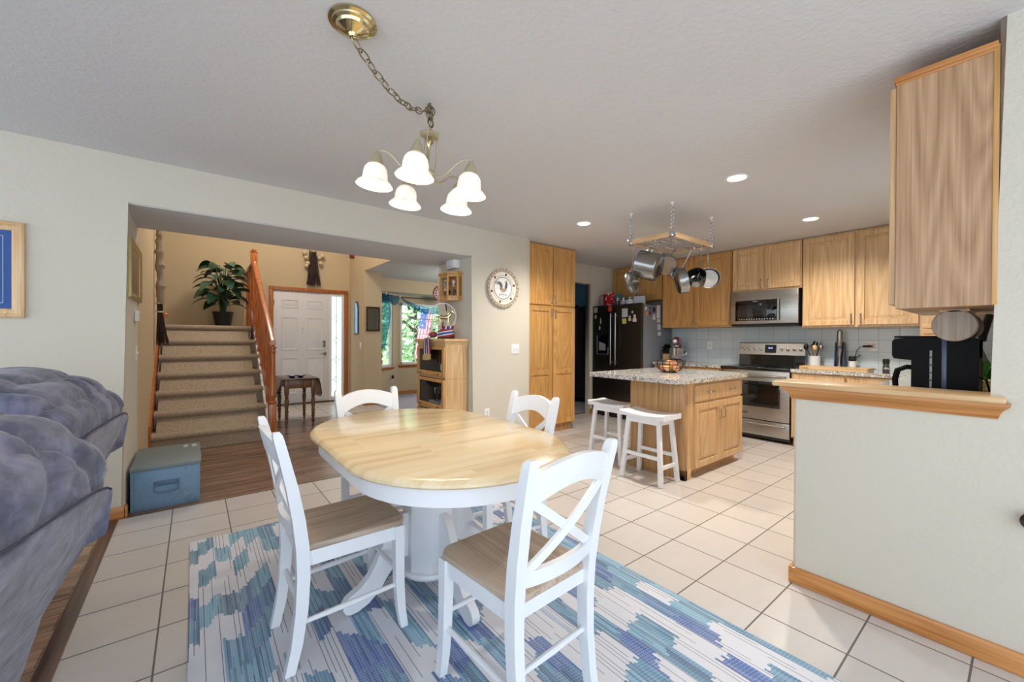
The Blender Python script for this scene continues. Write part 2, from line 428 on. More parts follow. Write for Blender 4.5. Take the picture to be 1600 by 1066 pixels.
def shell(name, boxes, m, label=None, bev=0.0):
    b = nb()
    for q in boxes: box(b, *q, bev=bev, seg=3)
    return struct(name, b, m, label)
bm = nb()
prism(bm, [(-3.6, 0), (-0.37, 0), (-0.37, 2.13), (2.39, 2.13), (2.39, 0), (3.19, 0), (3.19, HZ), (-3.6, HZ)], YW, 4.55, 'xz')
es = []
for e in bm.edges:
    c0, c1 = e.verts[0].co, e.verts[1].co
    if abs(c0.y-YW) < 1e-5 and abs(c1.y-YW) < 1e-5:
        m_ = (c0+c1)/2
        if m_.x in (-0.37,) or abs(m_.x+0.37) < 1e-4 or abs(m_.x-2.39) < 1e-4 or abs(m_.x-3.19) < 1e-4: es.append(e)
bmesh.ops.bevel(bm, geom=es, offset=0.018, segments=4, profile=0.5, affect='EDGES', clamp_overlap=True)
struct('wall_back', bm, MAT['wall'], 'beige textured wall with the wide opening to the hall')
bm = nb(); box(bm, -0.37, 2.39, YW+0.012, 4.546, 2.124, 2.1305); struct('ceiling_soffit', bm, MAT['ceil'])
bm = nb(); box(bm, -3.6, 6.03, -2.2, 4.6, HZ, HZ+0.12); struct('ceiling', bm, MAT['ceil'])
bm = nb(); box(bm, 2.43, 8.0, 4.545, 8.02, HZ, HZ+0.2); struct('ceiling_living', bm, MAT['ceil'])
# foyer, two storeys high
shell('wall_hall_left', [(-0.55, -0.37, 4.55, 7.0, 0, 5.0), (-1.9, -0.551, 6.85, 7.0, 0, 5.0)], MAT['foyer'])
shell('wall_entry_back', [(-1.9, 1.085, 8.27, 8.4, 0, 5.0), (2.365, 2.45, 8.27, 8.4, 0, 5.0), (1.085, 2.365, 8.27, 8.4, 2.1, 5.0)], MAT['foyer'])
shell('wall_entry_right', [(2.41, 2.73, 7.4, 8.4, 0, HZ-0.001), (2.41, 2.43, 4.55, 8.4, HZ-0.001, 5.0)], MAT['foyer'])
shell('wall_entry_far_left', [(-2.0, -1.9, 6.8, 8.4, 0, 5.0)], MAT['foyer'])
shell('ceiling_foyer', [(-2.0, 2.6, 4.4, 8.4, 5.0, 5.1)], MAT['ceil'])
shell('wall_foyer_front', [(-0.6, 2.6, 4.43, 4.55, HZ+0.0, 5.0)], MAT['foyer'])
# living room with its bay
shell('wall_living_front', [(2.73, 8.0, 8.0, 8.12, 2.17, HZ), (5.4, 8.0, 8.0, 8.12, 0, 2.17)], MAT['foyer'])
shell('wall_living_right', [(8.0, 8.12, 4.5, 8.1, 0, HZ)], MAT['foyer'])
shell('ceiling_bay', [(2.73, 5.4, 8.121, 8.6, 2.17, 2.22)], MAT['ceil'])
shell('wall_bay', [(3.45, 4.95, 8.44, 8.56, 0, 0.66), (3.45, 3.53, 8.44, 8.56, 0.66, 2.17), (4.86, 4.95, 8.44, 8.56, 0.66, 2.17), (3.53, 4.86, 8.44, 8.56, 1.99, 2.17)], MAT['foyer'])
def angled(name, p0, p1, win, m):
    d = Vector((p1[0]-p0[0], p1[1]-p0[1], 0)); L = d.length; a = math.atan2(d.y, d.x)
    M = Matrix.Translation((p0[0], p0[1], 0)) @ Matrix.Rotation(a, 4, 'Z')
    b = nb(); u0_, u1_, z0, z1 = win
    for q in ((0, u0_, 0, 0.1, 0, 2.17), (u1_, L, 0, 0.1, 0, 2.17), (u0_, u1_, 0, 0.1, 0, z0), (u0_, u1_, 0, 0.1, z1, 2.17)): box(b, *q, M=M)
    struct(name, b, m); return M
MA = angled('wall_bay_left', (2.73, 7.85), (3.50, 8.47), (0.28, 0.74, 0.64, 2.0), MAT['foyer'])
angled('wall_bay_right', (4.93, 8.47), (5.45, 8.05), (0.1, 0.5, 0.64, 2.0), MAT['foyer'])
# kitchen walls
shell('wall_kitchen', [(6.03, 6.15, -0.1, 4.6, 0, HZ)], MAT['wall'])
bm = nb(); box(bm, 6.020, 6.031, 0.077, 3.52, 0.86, 1.40); struct('trim_2', bm, MAT['splash'], 'pale blue grey tile backsplash behind the range')
shell('wall_kitchen_back', [(3.19, 4.0, 4.45, 4.57, 0, HZ), (4.0, 5.13, 4.45, 4.57, 2.13, HZ), (5.13, 6.15, 4.45, 4.57, 0, HZ)], MAT['wall'], bev=0.004)
bm = nb()
prism(bm, [(-2.2, 0), (0.735, 0), (0.735, 0.985), (0.077, 0.985), (0.077, HZ), (-2.2, HZ)], 2.385, 2.50, 'yz')
es = [e for e in bm.edges if abs(e.verts[0].co.y-e.verts[1].co.y) < 1e-5 and abs(e.verts[0].co.x-e.verts[1].co.x) < 1e-5 and (abs(e.verts[0].co.y-0.735) < 1e-4 or abs(e.verts[0].co.y-0.077) < 1e-4)]
bmesh.ops.bevel(bm, geom=es, offset=0.016, segments=4, profile=0.5, affect='EDGES', clamp_overlap=True)
struct('wall_right', bm, MAT['wall'], 'textured half wall under the oak ledge and the full wall beside it')
shell('wall_kitchen_right', [(2.49, 3.55, -0.06, 0.077, 0, HZ), (4.75, 6.15, -0.06, 0.077, 0, HZ), (3.55, 4.75, -0.06, 0.077, 0, 1.05), (3.55, 4.75, -0.06, 0.077, 2.05, HZ)], MAT['wall'])
# laundry behind the kitchen doorway
shell('wall_laundry', [(4.0, 6.2, 6.2, 6.3, 0, HZ), (6.1, 6.2, 4.57, 6.2, 0, HZ), (3.9, 4.0, 4.57, 6.2, 0, HZ)], MAT['teal'])
bm = nb(); box(bm, 3.9, 6.2, 4.57, 6.3, HZ, HZ+0.1); struct('ceiling_laundry', bm, MAT['ceil'])
bm = nb(); box(bm, 3.9, 6.2, 4.55, 6.3, -0.1, 0.002); struct('floor_laundry', bm, MAT['plankd'])

# baseboards, door trim
def baseb(name, x0, x1, y0, y1, m, hgt=0.083):
    b = nb(); box(b, x0, x1, y0, y1, 0, hgt, 0.005); return struct(name, b, m)
b = nb(); box(b, -3.6, -0.36, YW-0.014, YW+0.004, 0, 0.083, 0.006); box(b, -0.376, -0.356, YW-0.014, 3.80, 0, 0.083, 0.006); struct('baseboard_back', b, MAT['trimx'])
baseb('baseboard_back_right', 2.39, 3.19, YW-0.014, YW+0.002, MAT['trimx'])
b = nb(); box(b, 2.371, 2.387, -2.2, 0.745, 0, 0.083, 0.006); box(b, 2.371, 2.515, 0.733, 0.749, 0, 0.083, 0.006); struct('baseboard_right', b, MAT['trimy'])
baseb('baseboard_entry', 2.40, 2.74, 7.386, 7.402, MAT['trimx'])
baseb('baseboard_bay', 3.45, 4.95, 8.425, 8.442, MAT['trimx'])
baseb('baseboard_entry_door', 2.36, 2.42, 8.255, 8.272, MAT['trimx'])
b = nb(); box(b, 5.10, 5.16, 4.436, 4.452, 0, 0.083, 0.005); struct('baseboard_kitchen', b, MAT['trimx'])

# oak ledge on the half wall: cap plus crown moulding, ends mitred
led = thing('ledge', 'honey oak ledge capping the half wall beside the kitchen', 'ledge', (2.44, 0.4, 0.985))
bm = nb(); box(bm, 2.325, 2.56, 0.052, 0.815, 0.992, 1.016, 0.008, 3); part('cap', bm, MAT['oaky'], led, True)
prof = [(0, 0), (0.010, 0.002), (0.014, 0.016), (0.024, 0.034), (0.040, 0.047), (0.048, 0.055), (0.048, 0.064), (0, 0.064)]
bm = nb(); rings = []
for o_, zz in prof:
    rings.append([(2.386-o_, 0.080-o_*0.8, 0.929+zz), (2.386-o_, 0.735+o_, 0.929+zz), (2.50+o_, 0.735+o_, 0.929+zz), (2.50+o_, 0.080-o_*0.8, 0.929+zz)])
loft(bm, rings); part('crown_moulding', bm, MAT['trimy'], led, True)

# ------------------------------------------------------------------ rug, table, chairs
MAT['seat'] = wood('weathered_seat', (206, 187, 167), (152, 132, 114), 0, 0.4, 0.7, 0.8)
def butcher(name):
    m, nt, b = new_mat(name)
    v = coords(nt)
    br = N(nt, 'ShaderNodeTexBrick'); nt.links.new(v, br.inputs['Vector']); br.offset = 0.43
    br.inputs['Color1'].default_value = (0, 0, 0, 1); br.inputs['Color2'].default_value = (1, 1, 1, 1); br.inputs['Mortar'].default_value = (0.5, 0.5, 0.5, 1)
    br.inputs['Scale'].default_value = 1; br.inputs['Mortar Size'].default_value = 0.0; br.inputs['Brick Width'].default_value = 0.36; br.inputs['Row Height'].default_value = 0.041
    ad = N(nt, 'ShaderNodeVectorMath', operation='MULTIPLY_ADD'); nt.links.new(v, ad.inputs[0]); ad.inputs[1].default_value = (3, 45, 10)
    sc = N(nt, 'ShaderNodeVectorMath', operation='SCALE'); nt.links.new(br.outputs['Color'], sc.inputs[0]); sc.inputs['Scale'].default_value = 23.0
    nt.links.new(sc.outputs[0], ad.inputs[2])
    g = noise(nt, ad.outputs[0], 1.0, 3, 0.5, 0.4)
    f = math_(nt, 'MULTIPLY_ADD', br.outputs['Color'], 0.55, math_(nt, 'MULTIPLY', g, 0.45))
    col = ramp(nt, f, [(0.12, srgb(212, 182, 140)), (0.45, srgb(231, 207, 166)), (0.85, srgb(239, 221, 186))])
    nt.links.new(col, b.inputs['Base Color']); b.inputs['Roughness'].default_value = 0.22; b.inputs['Coat Weight'].default_value = 0.35; b.inputs['Coat Roughness'].default_value = 0.12
    return m
MAT['butcher'] = butcher('butcher_block')

RX0, RX1, RY0, RY1 = -0.018, 1.818, 0.31, 3.056
bm = nb()
nx, ny = 46, 68
g = [[bm.verts.new((RX0+(RX1-RX0)*i/nx, RY0+(RY1-RY0)*j/ny + 0.004*math.sin(i*0.7), 0.007+0.0012*math.sin(i*0.55+j*0.2)*math.sin(j*0.37))) for j in range(ny+1)] for i in range(nx+1)]
for i in range(nx):
    for j in range(ny): bm.faces.new((g[i][j], g[i+1][j], g[i+1][j+1], g[i][j+1]))
bd = [e for e in bm.edges if e.is_boundary]
ex = bmesh.ops.extrude_edge_only(bm, edges=bd)
for v in ex['geom']:
    if isinstance(v, bmesh.types.BMVert): v.co.z = 0.001
single('area_rug', bm, MAT['rug'], 'blue and ivory woven rug under the dining table', 'rug')

TC = Vector((0.929, 1.84, 0.0)); TR_, TL = 0.486, 0.272
def stadium(r, n=28, z=0.0, c=TC, dl=TL):
    return [Vector((c.x+r*math.cos(PI*k/n), c.y+dl+r*math.sin(PI*k/n), z)) for k in range(n+1)] + [Vector((c.x+r*math.cos(PI+PI*k/n), c.y-dl+r*math.sin(PI+PI*k/n), z)) for k in range(n+1)]
tb = thing('dining_table', 'oval dining table with butcher block top and white pedestal', 'table', (TC.x, TC.y, 0.008))
bm = nb()
loft(bm, [stadium(r, 28, z) for r, z in ((TR_-0.03, 0.722), (TR_-0.008, 0.724), (TR_, 0.732), (TR_-0.001, 0.742), (TR_-0.010, 0.752), (TR_-0.024, 0.757))])
part('tabletop', bm, MAT['butcher'], tb, True)
bm = nb(); loft(bm, [stadium(TR_-0.055, 28, 0.652), stadium(TR_-0.040, 28, 0.652), stadium(TR_-0.040, 28, 0.722), stadium(TR_-0.055, 28, 0.722)], False, True)
part('apron', bm, MAT['white'], tb, True)
bm = nb()
box(bm, TC.x-0.10, TC.x+0.10, TC.y-0.40, TC.y+0.40, 0.69, 0.722, 0.006)
lathe(bm, [(0.155, 0.655), (0.155, 0.69)], (TC.x, TC.y, 0), 32)
lathe(bm, [(0.10, 0.60), (0.118, 0.61), (0.142, 0.635), (0.150, 0.656)], (TC.x, TC.y, 0), 32)
oc = Matrix.Rotation(PI/8, 4, 'Z')
lathe(bm, [(0.128, 0.115), (0.134, 0.125), (0.134, 0.60), (0.11, 0.625)], (TC.x, TC.y, 0), 8, oc)
lathe(bm, [(0.118, 0.085), (0.140, 0.090), (0.146, 0.102), (0.140, 0.115), (0.12, 0.12)], (TC.x, TC.y, 0), 32)
part('pedestal', bm, MAT['white'], tb, True)
fp = [(0.118, 0.385), (0.150, 0.385), (0.180, 0.375), (0.208, 0.345), (0.232, 0.300), (0.252, 0.250), (0.275, 0.195), (0.305, 0.145), (0.345, 0.105), (0.385, 0.085), (0.408, 0.070), (0.420, 0.050), (0.420, 0.028), (0.408, 0.010), (0.39, 0.002),
      (0.36, 0.004), (0.31, 0.024), (0.26, 0.065), (0.225, 0.115), (0.19, 0.155), (0.16, 0.175), (0.118, 0.180)]
for k in range(4):
    bm = nb(); prism(bm, fp, -0.0185, 0.0185, 'xz', 0.004)
    bm.transform(Matrix.Rotation(k*PI/2, 4, 'Z')); part('leg', bm, MAT['white'], tb)

def make_chair(label, loc, rz, group):
    t = thing('dining_chair', label, 'chair', loc, rz, group)
    # scooped plank seat
    bm = nb()
    out = rrect(-0.185, 0.212, -0.186, 0.186, 0.05, 6)
    out = [(x, y*(0.93 + 0.07*min(1, max(0, (x+0.185)/0.3)))) for x, y in out]
    out = [(x + (0.018*(1-(y/0.19)**2) if x > 0.1 else -0.010*(1-(y/0.19)**2) if x < -0.1 else 0), y) for x, y in out]
    def ring(f, z): return [Vector((0.012+(x-0.012)*f, y*f, z)) for x, y in out]
    rs = [ring(0.93, 0.428), ring(0.985, 0.432), ring(1.0, 0.442), ring(0.985, 0.452), ring(0.94, 0.4555)]
    for f in (0.75, 0.5, 0.25, 0.04): rs.append([Vector((p.x, p.y, 0.4555-0.009*(1-f)*(1 if p.x < 0.1 else 0.5))) for p in ring(f, 0)])
    loft(bm, rs); part('seat', bm, MAT['seat'], t)
    for s in (-1, 1):
        # front leg, slightly sabre shaped
        bm = nb(); rg = []
        for x, z, w in ((0.184, 0.43, 0.020), (0.184, 0.30, 0.019), (0.186, 0.18, 0.018), (0.193, 0.08, 0.0165), (0.206, 0.0, 0.015)):
            y = s*(0.166+0.006*(0.43-z)/0.43)
            rg.append([(x-w, y-w, z), (x+w, y-w, z), (x+w, y+w, z), (x-w, y+w, z)])
        loft(bm, rg); part('leg', bm, MAT['white'], t)
        # rear leg running on as the back post, top rounded
        bm = nb(); rg = []
        for x, z, yc, wx, wy in ((-0.222, 0.0, 0.158, 0.017, 0.017), (-0.200, 0.10, 0.160, 0.019, 0.017), (-0.185, 0.22, 0.162, 0.021, 0.018), (-0.180, 0.34, 0.165, 0.022, 0.019),
                                 (-0.184, 0.45, 0.168, 0.022, 0.020), (-0.198, 0.56, 0.172, 0.021, 0.0205), (-0.220, 0.68, 0.177, 0.019, 0.0205), (-0.246, 0.79, 0.182, 0.017, 0.0205), (-0.262, 0.855, 0.185, 0.016, 0.0200), (-0.267, 0.876, 0.186, 0.0145, 0.0170), (-0.269, 0.885, 0.186, 0.010, 0.0095)):
            y = s*yc
            rg.append([(x-wx, y-wy, z), (x+wx, y-wy, z), (x+wx, y+wy, z), (x-wx, y+wy, z)])
        loft(bm, rg); part('leg', bm, MAT['white'], t)
    def xb(z):
        tab = [(0.45, -0.184), (0.56, -0.198), (0.68, -0.220), (0.79, -0.246), (0.885, -0.268)]
        for (a, xa), (b_, xb_) in zip(tab, tab[1:]):
            if z <= b_: return xa+(xb_-xa)*(z-a)/(b_-a)
        return tab[-1][1]
    def rail(name, z0f, z1f, bow, hw, th):
        bm = nb(); rg = []
        for i in range(17):
            s = -1+2*i/16; k = 1-s*s; y = s*hw
            z0, z1 = z0f(k), z1f(k); dx = -bow*k
            rg.append([(xb(z0)+dx-th, y, z0), (xb(z0)+dx+th, y, z0), (xb(z1)+dx+th, y, z1), (xb(z1)+dx-th, y, z1)])
        loft(bm, rg); part(name, bm, MAT['white'], t)
    rail('crest_rail', lambda k: 0.742+0.046*k**1.3, lambda k: 0.838+0.037*k, 0.022, 0.170, 0.011)
    rail('back_rail', lambda k: 0.487, lambda k: 0.536, 0.026, 0.158, 0.010)
    for s in (-1, 1):
        bm = nb(); rg = []
        for i in range(9):
            q = i/8; z = 0.53+(0.752-0.53)*q; y = s*(-0.150+0.305*q); k = 1-(y/0.165)**2
            x = xb(z)-0.022*k+(0.004 if s > 0 else -0.004)
            n = Vector((0, 0.222*1, -s*0.305)).normalized()*0.0145
            rg.append([(x-0.006, y+n.y, z+n.z), (x+0.006, y+n.y, z+n.z), (x+0.006, y-n.y, z-n.z), (x-0.006, y-n.y, z-n.z)])
        loft(bm, rg); part('cross_slat', bm, MAT['white'], t)
    bm = nb()
    box(bm, 0.176, 0.194, -0.155, 0.155, 0.377, 0.43); box(bm, -0.185, -0.168, -0.150, 0.150, 0.385, 0.43)
    for s in (-1, 1): bar(bm, (-0.17, s*0.163, 0.403), (0.18, s*0.168, 0.403), 0.018, 0.054)
    part('apron', bm, MAT['white'], t)
    for s in (-1, 1):
        bm = nb(); tube(bm, [(-0.187, s*0.163, 0.172), (0, s*0.166, 0.178), (0.186, s*0.169, 0.184)], [0.0085, 0.0115, 0.0085], 10); part('stretcher', bm, MAT['white'], t)
    bm = nb(); tube(bm, [(-0.184, -0.162, 0.225), (-0.184, 0, 0.225), (-0.184, 0.162, 0.225)], [0.0085, 0.0115, 0.0085], 10); part('stretcher', bm, MAT['white'], t)
    bm = nb(); tube(bm, [(0.184, -0.168, 0.235), (0.184, 0, 0.235), (0.184, 0.168, 0.235)], [0.0085, 0.0115, 0.0085], 10); part('stretcher', bm, MAT['white'], t)
    return t
GC = 'dining chairs around the oval table'
ch = make_chair('white cross-back dining chair on the side of the table towards the recliners', (0.492, 1.800, 0.008), R(0.5), GC)
dup(ch, (0.890, 1.112, 0.008), R(93.5), 'white cross-back dining chair with its back to the camera, nearest in front of the table', GC)
dup(ch, (0.905, 2.425, 0.008), R(-88), 'white cross-back dining chair beyond the table, facing the camera, near the hall floor', GC)
dup(ch, (1.345, 1.840, 0.008), R(180), 'white cross-back dining chair on the side of the table towards the kitchen island', GC)

# ------------------------------------------------------------------ recliners
def velvet(name):
    m, nt, b = new_mat(name)
    f = noise(nt, coords(nt), 7, 5, 0.65, 0.8); g = noise(nt, coords(nt, (40, 12, 12)), 1.0, 3)
    f2 = math_(nt, 'MULTIPLY_ADD', g, 0.35, math_(nt, 'MULTIPLY', f, 0.75))
    col = ramp(nt, f2, [(0.3, srgb(52, 56, 78)), (0.5, srgb(80, 84, 108)), (0.7, srgb(122, 124, 150))])
    nt.links.new(col, b.inputs['Base Color']); b.inputs['Roughness'].default_value = 0.75
    b.inputs['Sheen Weight'].default_value = 0.35; b.inputs['Sheen Roughness'].default_value = 0.4
    bump(nt, b, noise(nt, coords(nt, (10, 3, 5)), 1.0, 3, 0.6, 1.5), 0.5, 0.02)
    return m
MAT['velvet'] = velvet('slate_velour')
MAT['piping'] = plain('dark_piping', (58, 60, 78), 0.7)
sofa = thing('reclining_sofa', 'slate blue velour reclining sofa seen from behind at the edge of the room', 'sofa', (-0.95, 2.05, 0.001))
def sofa_seat(Mx_, w, zs, crown, seed):
    """one seat: local sitter faces -x, the back leans out over +x"""
    def arch(v, p): return (max(0.0, 1-abs(v)**p))**(1/p)
    n = 26
    def put(nm, bm, m, sm=35): bm.transform(Mx_); return part(nm, bm, m, sofa, True, smooth=sm)
    bm = nb(); rg = []; pip = []
    for i in range(n+1):
        v = -1+2*i/n; a = arch(v, 5); y = v*w/2
        zt = (0.58+0.15*a)*zs; xt = 0.262+0.03*a
        rg.append([(0.0, y, 0.09), (0.045, y, 0.09), (0.115, y, 0.34*zs), (0.215, y, 0.53*zs), (xt, y, zt-0.03), (xt+0.006, y, zt-0.008), (xt-0.004, y, zt), (0.12, y, zt-0.02), (0.0, y, 0.4*zs)])
        pip.append((xt+0.001, y, zt+0.001))
    loft(bm, rg); put('back_shell', bm, MAT['velvet'], 50)
    bm = nb(); tube(bm, pip, 0.0032, 6); put('piping', bm, MAT['piping'])
    q = random.Random(seed)
    def layer(x0, x1, zb, zt, bulge, wv, name, folds, creases):
        bm = nb(); rg = []; nn = 46; K = 44
        for i in range(nn+1):
            v = -1+2*i/nn; a = arch(v, 5.0)*0.62+0.38; y = v*wv/2; ring_ = []
            cx, hx = (x0+x1)/2, (x1-x0)/2*(0.70+0.30*a)
            for k in range(K):
                th = 2*PI*k/K; c_, s_ = math.cos(th), math.sin(th)
                r_ = 1.0/((abs(c_)**2.5+abs(s_)**2.5)**(1/2.5))
                zc, hz = (zb+zt)/2, (zt-zb)/2
                z = zc-hz*(1-a)*0.42+hz*(0.58+0.42*a)*s_*r_
                x = cx+hx*c_*r_+bulge*(z-zc)
                d = 0.0
                for (v0, sl, wd, dp) in creases:      # soft folds running over the cushion towards its corners
                    u_ = (v-v0-sl*s_)/wd; d -= 1.0* dp*math.exp(-u_*u_)*max(0, s_*0.6+c_*0.5+0.25)
                d += folds*math.sin(v*7+k*0.35)*math.sin(k*0.5+v*3)
                ring_.append((x+d*c_*r_, y, z+d*s_*r_))
            rg.append(ring_)
        loft(bm, rg); put(name, bm, MAT['velvet'], 80)
    cz = zs*crown
    cr = lambda k, dp: [(q.uniform(-0.9, 0.9), q.uniform(-0.5, 0.5), q.uniform(0.035, 0.07), q.uniform(0.4, 1)*dp) for _ in range(k)]
    layer(-0.02, 0.284, 0.600*zs, 0.845*cz, 0.06, w*0.985, 'back_cushion', 0.002, cr(5, 0.016)+[(0.78, -0.25, 0.05, 0.022), (0.92, -0.4, 0.04, 0.02)])
    layer(-0.16, 0.225, 0.50*zs, 0.905*cz, 0.20, w*0.96, 'head_cushion', 0.004, cr(5, 0.020)+[(0.70, -0.3, 0.06, 0.025)])
    layer(-0.31, 0.13, 0.46*zs, 0.945*cz, 0.22, w*0.90, 'pillow', 0.005, cr(4, 0.016))
    bm = nb(); box(bm, -0.78, 0.02, -w/2+0.02, w/2-0.02, 0.09, 0.30, 0.03); put('base', bm, MAT['velvet'])
    bm = nb(); box(bm, -0.80, -0.15, -w/2+0.03, w/2-0.03, 0.28, 0.47, 0.06, 4); put('seat_cushion', bm, MAT['velvet'])
    bm = nb(); box(bm, -0.70, -0.03, -w/2+0.06, w/2-0.06, 0.0, 0.09); put('foot', bm, MAT['blk'])
def RM(x, y, rz): return Matrix.Translation((x, y, 0.001)) @ Matrix.Rotation(rz, 4, 'Z')
sofa_seat(RM(-0.585, 1.46, R(-13)), 0.92, 1.05, 1.06, 5)
sofa_seat(RM(-0.600, 2.60, R(-5)), 0.84, 1.145, 1.0, 11)
for y, rz in ((0.93, -13), (3.10, -5)):
    bm = nb(); cbox(bm, (-0.42, 0, 0.36), (0.72, 0.16, 0.52), 0.06, 4); bm.transform(RM(-0.70 if y < 2 else -0.64, y, R(rz))); part('armrest', bm, MAT['velvet'], sofa, True)

# ------------------------------------------------------------------ trunk in the opening
def steelpaint(name, rgb, spots):
    m, nt, b = new_mat(name)
    f = noise(nt, coords(nt), 8, 5, 0.7); g = noise(nt, coords(nt), 60, 3, 0.6)
    k = math_(nt, 'MULTIPLY', ramp(nt, f, [(0.45, (0, 0, 0, 1)), (0.7, (1, 1, 1, 1))]), ramp(nt, g, [(0.45, (0, 0, 0, 1)), (0.6, (1, 1, 1, 1))]))
    nt.links.new(mix(nt, math_(nt, 'MULTIPLY', k, 0.5), srgb(rgb), srgb(spots)), b.inputs['Base Color'])
    b.inputs['Roughness'].default_value = 0.45; return m
MAT['trunk'] = steelpaint('worn_blue_steel', (112, 146, 178), (74, 90, 104))
tk = thing('footlocker', 'worn blue grey metal trunk with stencilled lid at the foot of the stairs', 'trunk', (-0.155, 4.13, 0.004))
bm = nb(); box(bm, -0.348, 0.036, 3.815, 4.46, 0.004, 0.285, 0.006)
box(bm, -0.33, 0.018, 3.811, 3.818, 0.02, 0.27, 0.003); part('body', bm, MAT['trunk'], tk, True)
bm = nb(); box(bm, -0.352, 0.040, 3.808, 4.465, 0.282, 0.312, 0.007); part('lid', bm, steelpaint('worn_grey_lid', (116, 130, 134), (80, 92, 96)), tk, True)
bm = nb(); box(bm, -0.225, -0.085, 3.803, 3.812, 0.165, 0.20, 0.004)
tube(bm, [(-0.205, 3.803, 0.18), (-0.222, 3.795, 0.165), (-0.222, 3.792, 0.135), (-0.205, 3.792, 0.122), (-0.105, 3.792, 0.122), (-0.088, 3.792, 0.135), (-0.088, 3.795, 0.165), (-0.105, 3.803, 0.18)], 0.0055, 8)
part('handle', bm, steelpaint('worn_handle', (78, 108, 136), (60, 76, 90)), tk, True)
bm = nb(); box(bm, 0.034, 0.046, 4.10, 4.14, 0.22, 0.295, 0.003); part('latch', bm, MAT['nickel'], tk, True)
bm = nb()
for i, (tx, ty) in enumerate(((-0.07, 4.31), (-0.015, 4.31), (-0.07, 4.36), (-0.015, 4.36))):
    for q in ((0, 0.030, 0, 0.006), (0, 0.030, 0.016, 0.022), (0, 0.030, 0.032, 0.038), (0, 0.005, 0, 0.038)):
        box(bm, tx+q[0], tx+q[1], ty+q[2], ty+q[3], 0.3115, 0.3130)
part('stencil_marks', bm, MAT['white'], tk, True, 'pale stencil marks')

# ------------------------------------------------------------------ staircase
st = thing('staircase', 'carpeted staircase rising beside the front door', 'stairs', (0.18, 5.6, 0.0))
NR, DZ, DY, Y0 = 7, 0.199, 0.253, 5.59
for k in range(NR):
    y, z = Y0+k*DY, (k+1)*DZ
    x0, x1 = (-0.345, 0.70) if k else (-0.362, 0.72)
    y1 = y+DY+0.03 if k < NR-1 else 8.265
    if k == NR-1: x0, x1 = -1.9, 0.66
    pr = [(y-0.006, z-0.055), (y+0.022, z-0.055), (y+0.022, z-DZ+0.004), (y1, z-DZ+0.004), (y1, z), (y+0.012, z), (y, z-0.005), (y-0.012, z-0.018), (y-0.016, z-0.032), (y-0.013, z-0.046)]
    bm = nb()
    if k < NR-1: prism(bm, pr, x0, x1, 'yz')
    else:
        prism(bm, pr, -0.345, 0.66, 'yz'); box(bm, -1.9, -0.345, 7.0, 8.265, z-0.1, z)
    part('tread', bm, MAT['carpet'], st, True)
bm = nb()
prism(bm, [(Y0+0.02, 0.004), (8.26, 0.004), (8.26, NR*DZ-0.06), (Y0+0.03+(NR-1)*DY, NR*DZ-0.06), (Y0+0.03, DZ-0.06)], -0.32, 0.62, 'yz'); part('stringer', bm, MAT['carpet'], st, True)
bm = nb(); sk = [(Y0-0.05, 0.06), (Y0-0.05, 0.31), (Y0+6*DY, 0.31+6*DZ*1.02), (7.0, 1.52), (7.0, 1.2), (Y0+0.3, 0.06)]
prism(bm, sk, -0.371, -0.350, 'yz'); part('skirt_board', bm, MAT['rail'], st, True, 'orange oak skirt board')
bm = nb(); box(bm, 0.70, 0.725, Y0+0.1, 7.2, 0.004, 0.02)
prism(bm, [(Y0+0.02, 0.004), (8.26, 0.004), (8.26, NR*DZ), (Y0+0.05+6*DY, NR*DZ), (Y0+0.05, DZ)], 0.69, 0.712, 'yz'); part('side_panel', bm, MAT['door'], st, True)
def newel(x, y, zb, zt, m):
    bm = nb(); w = 0.042
    hgt = zt-zb
    box(bm, x-w, x+w, y-w, y+w, zb, zb+hgt*0.34, 0.006)
    lathe(bm, [(0.030, zb+hgt*0.33), (0.040, zb+hgt*0.36), (0.030, zb+hgt*0.385), (0.034, zb+hgt*0.42), (0.038, zb+hgt*0.5), (0.034, zb+hgt*0.6), (0.030, zb+hgt*0.70), (0.028, zb+hgt*0.76), (0.040, zb+hgt*0.78), (0.030, zb+hgt*0.80)], (x, y, 0), 20)
    box(bm, x-w, x+w, y-w, y+w, zb+hgt*0.79, zt-0.06, 0.006)
    lathe(bm, [(0.03, zt-0.062), (0.05, zt-0.05), (0.05, zt-0.038), (0.024, zt-0.03), (0.034, zt-0.016), (0.030, zt-0.004), (0.008, zt)], (x, y, 0), 20)
    part('newel_post', bm, m, st, True)
# lower post: square base, turned shaft
bm = nb(); x, y = 0.745, 5.66
box(bm, x-0.042, x+0.042, y-0.042, y+0.042, 0.0, 0.42, 0.006)
lathe(bm, [(0.034, 0.415), (0.046, 0.43), (0.046, 0.445), (0.032, 0.46), (0.034, 0.50), (0.042, 0.52), (0.036, 0.54), (0.034, 0.75), (0.032, 1.00), (0.034, 1.04), (0.044, 1.05), (0.034, 1.06), (0.034, 1.085), (0.045, 1.095), (0.045, 1.11), (0.030, 1.125), (0.034, 1.15), (0.034, 1.17)], (x, y, 0), 20)
part('newel_post', bm, MAT['rail'], st, True)
newel(0.700, 7.16, 1.393, 2.545, MAT['rail'])
bm = nb(); rg = []
P0, P1 = Vector((0.742, 5.60, 1.165)), Vector((0.702, 7.12, 2.33))
pr = [(-0.034, -0.02), (-0.022, -0.032), (0.022, -0.032), (0.034, -0.02), (0.032, 0.008), (0.022, 0.026), (0, 0.032), (-0.022, 0.026), (-0.032, 0.008)]
for p in (P0, P1): rg.append([(p.x+a, p.y, p.z+b_) for a, b_ in pr])
loft(bm, rg); part('handrail', bm, MAT['rail'], st, True)
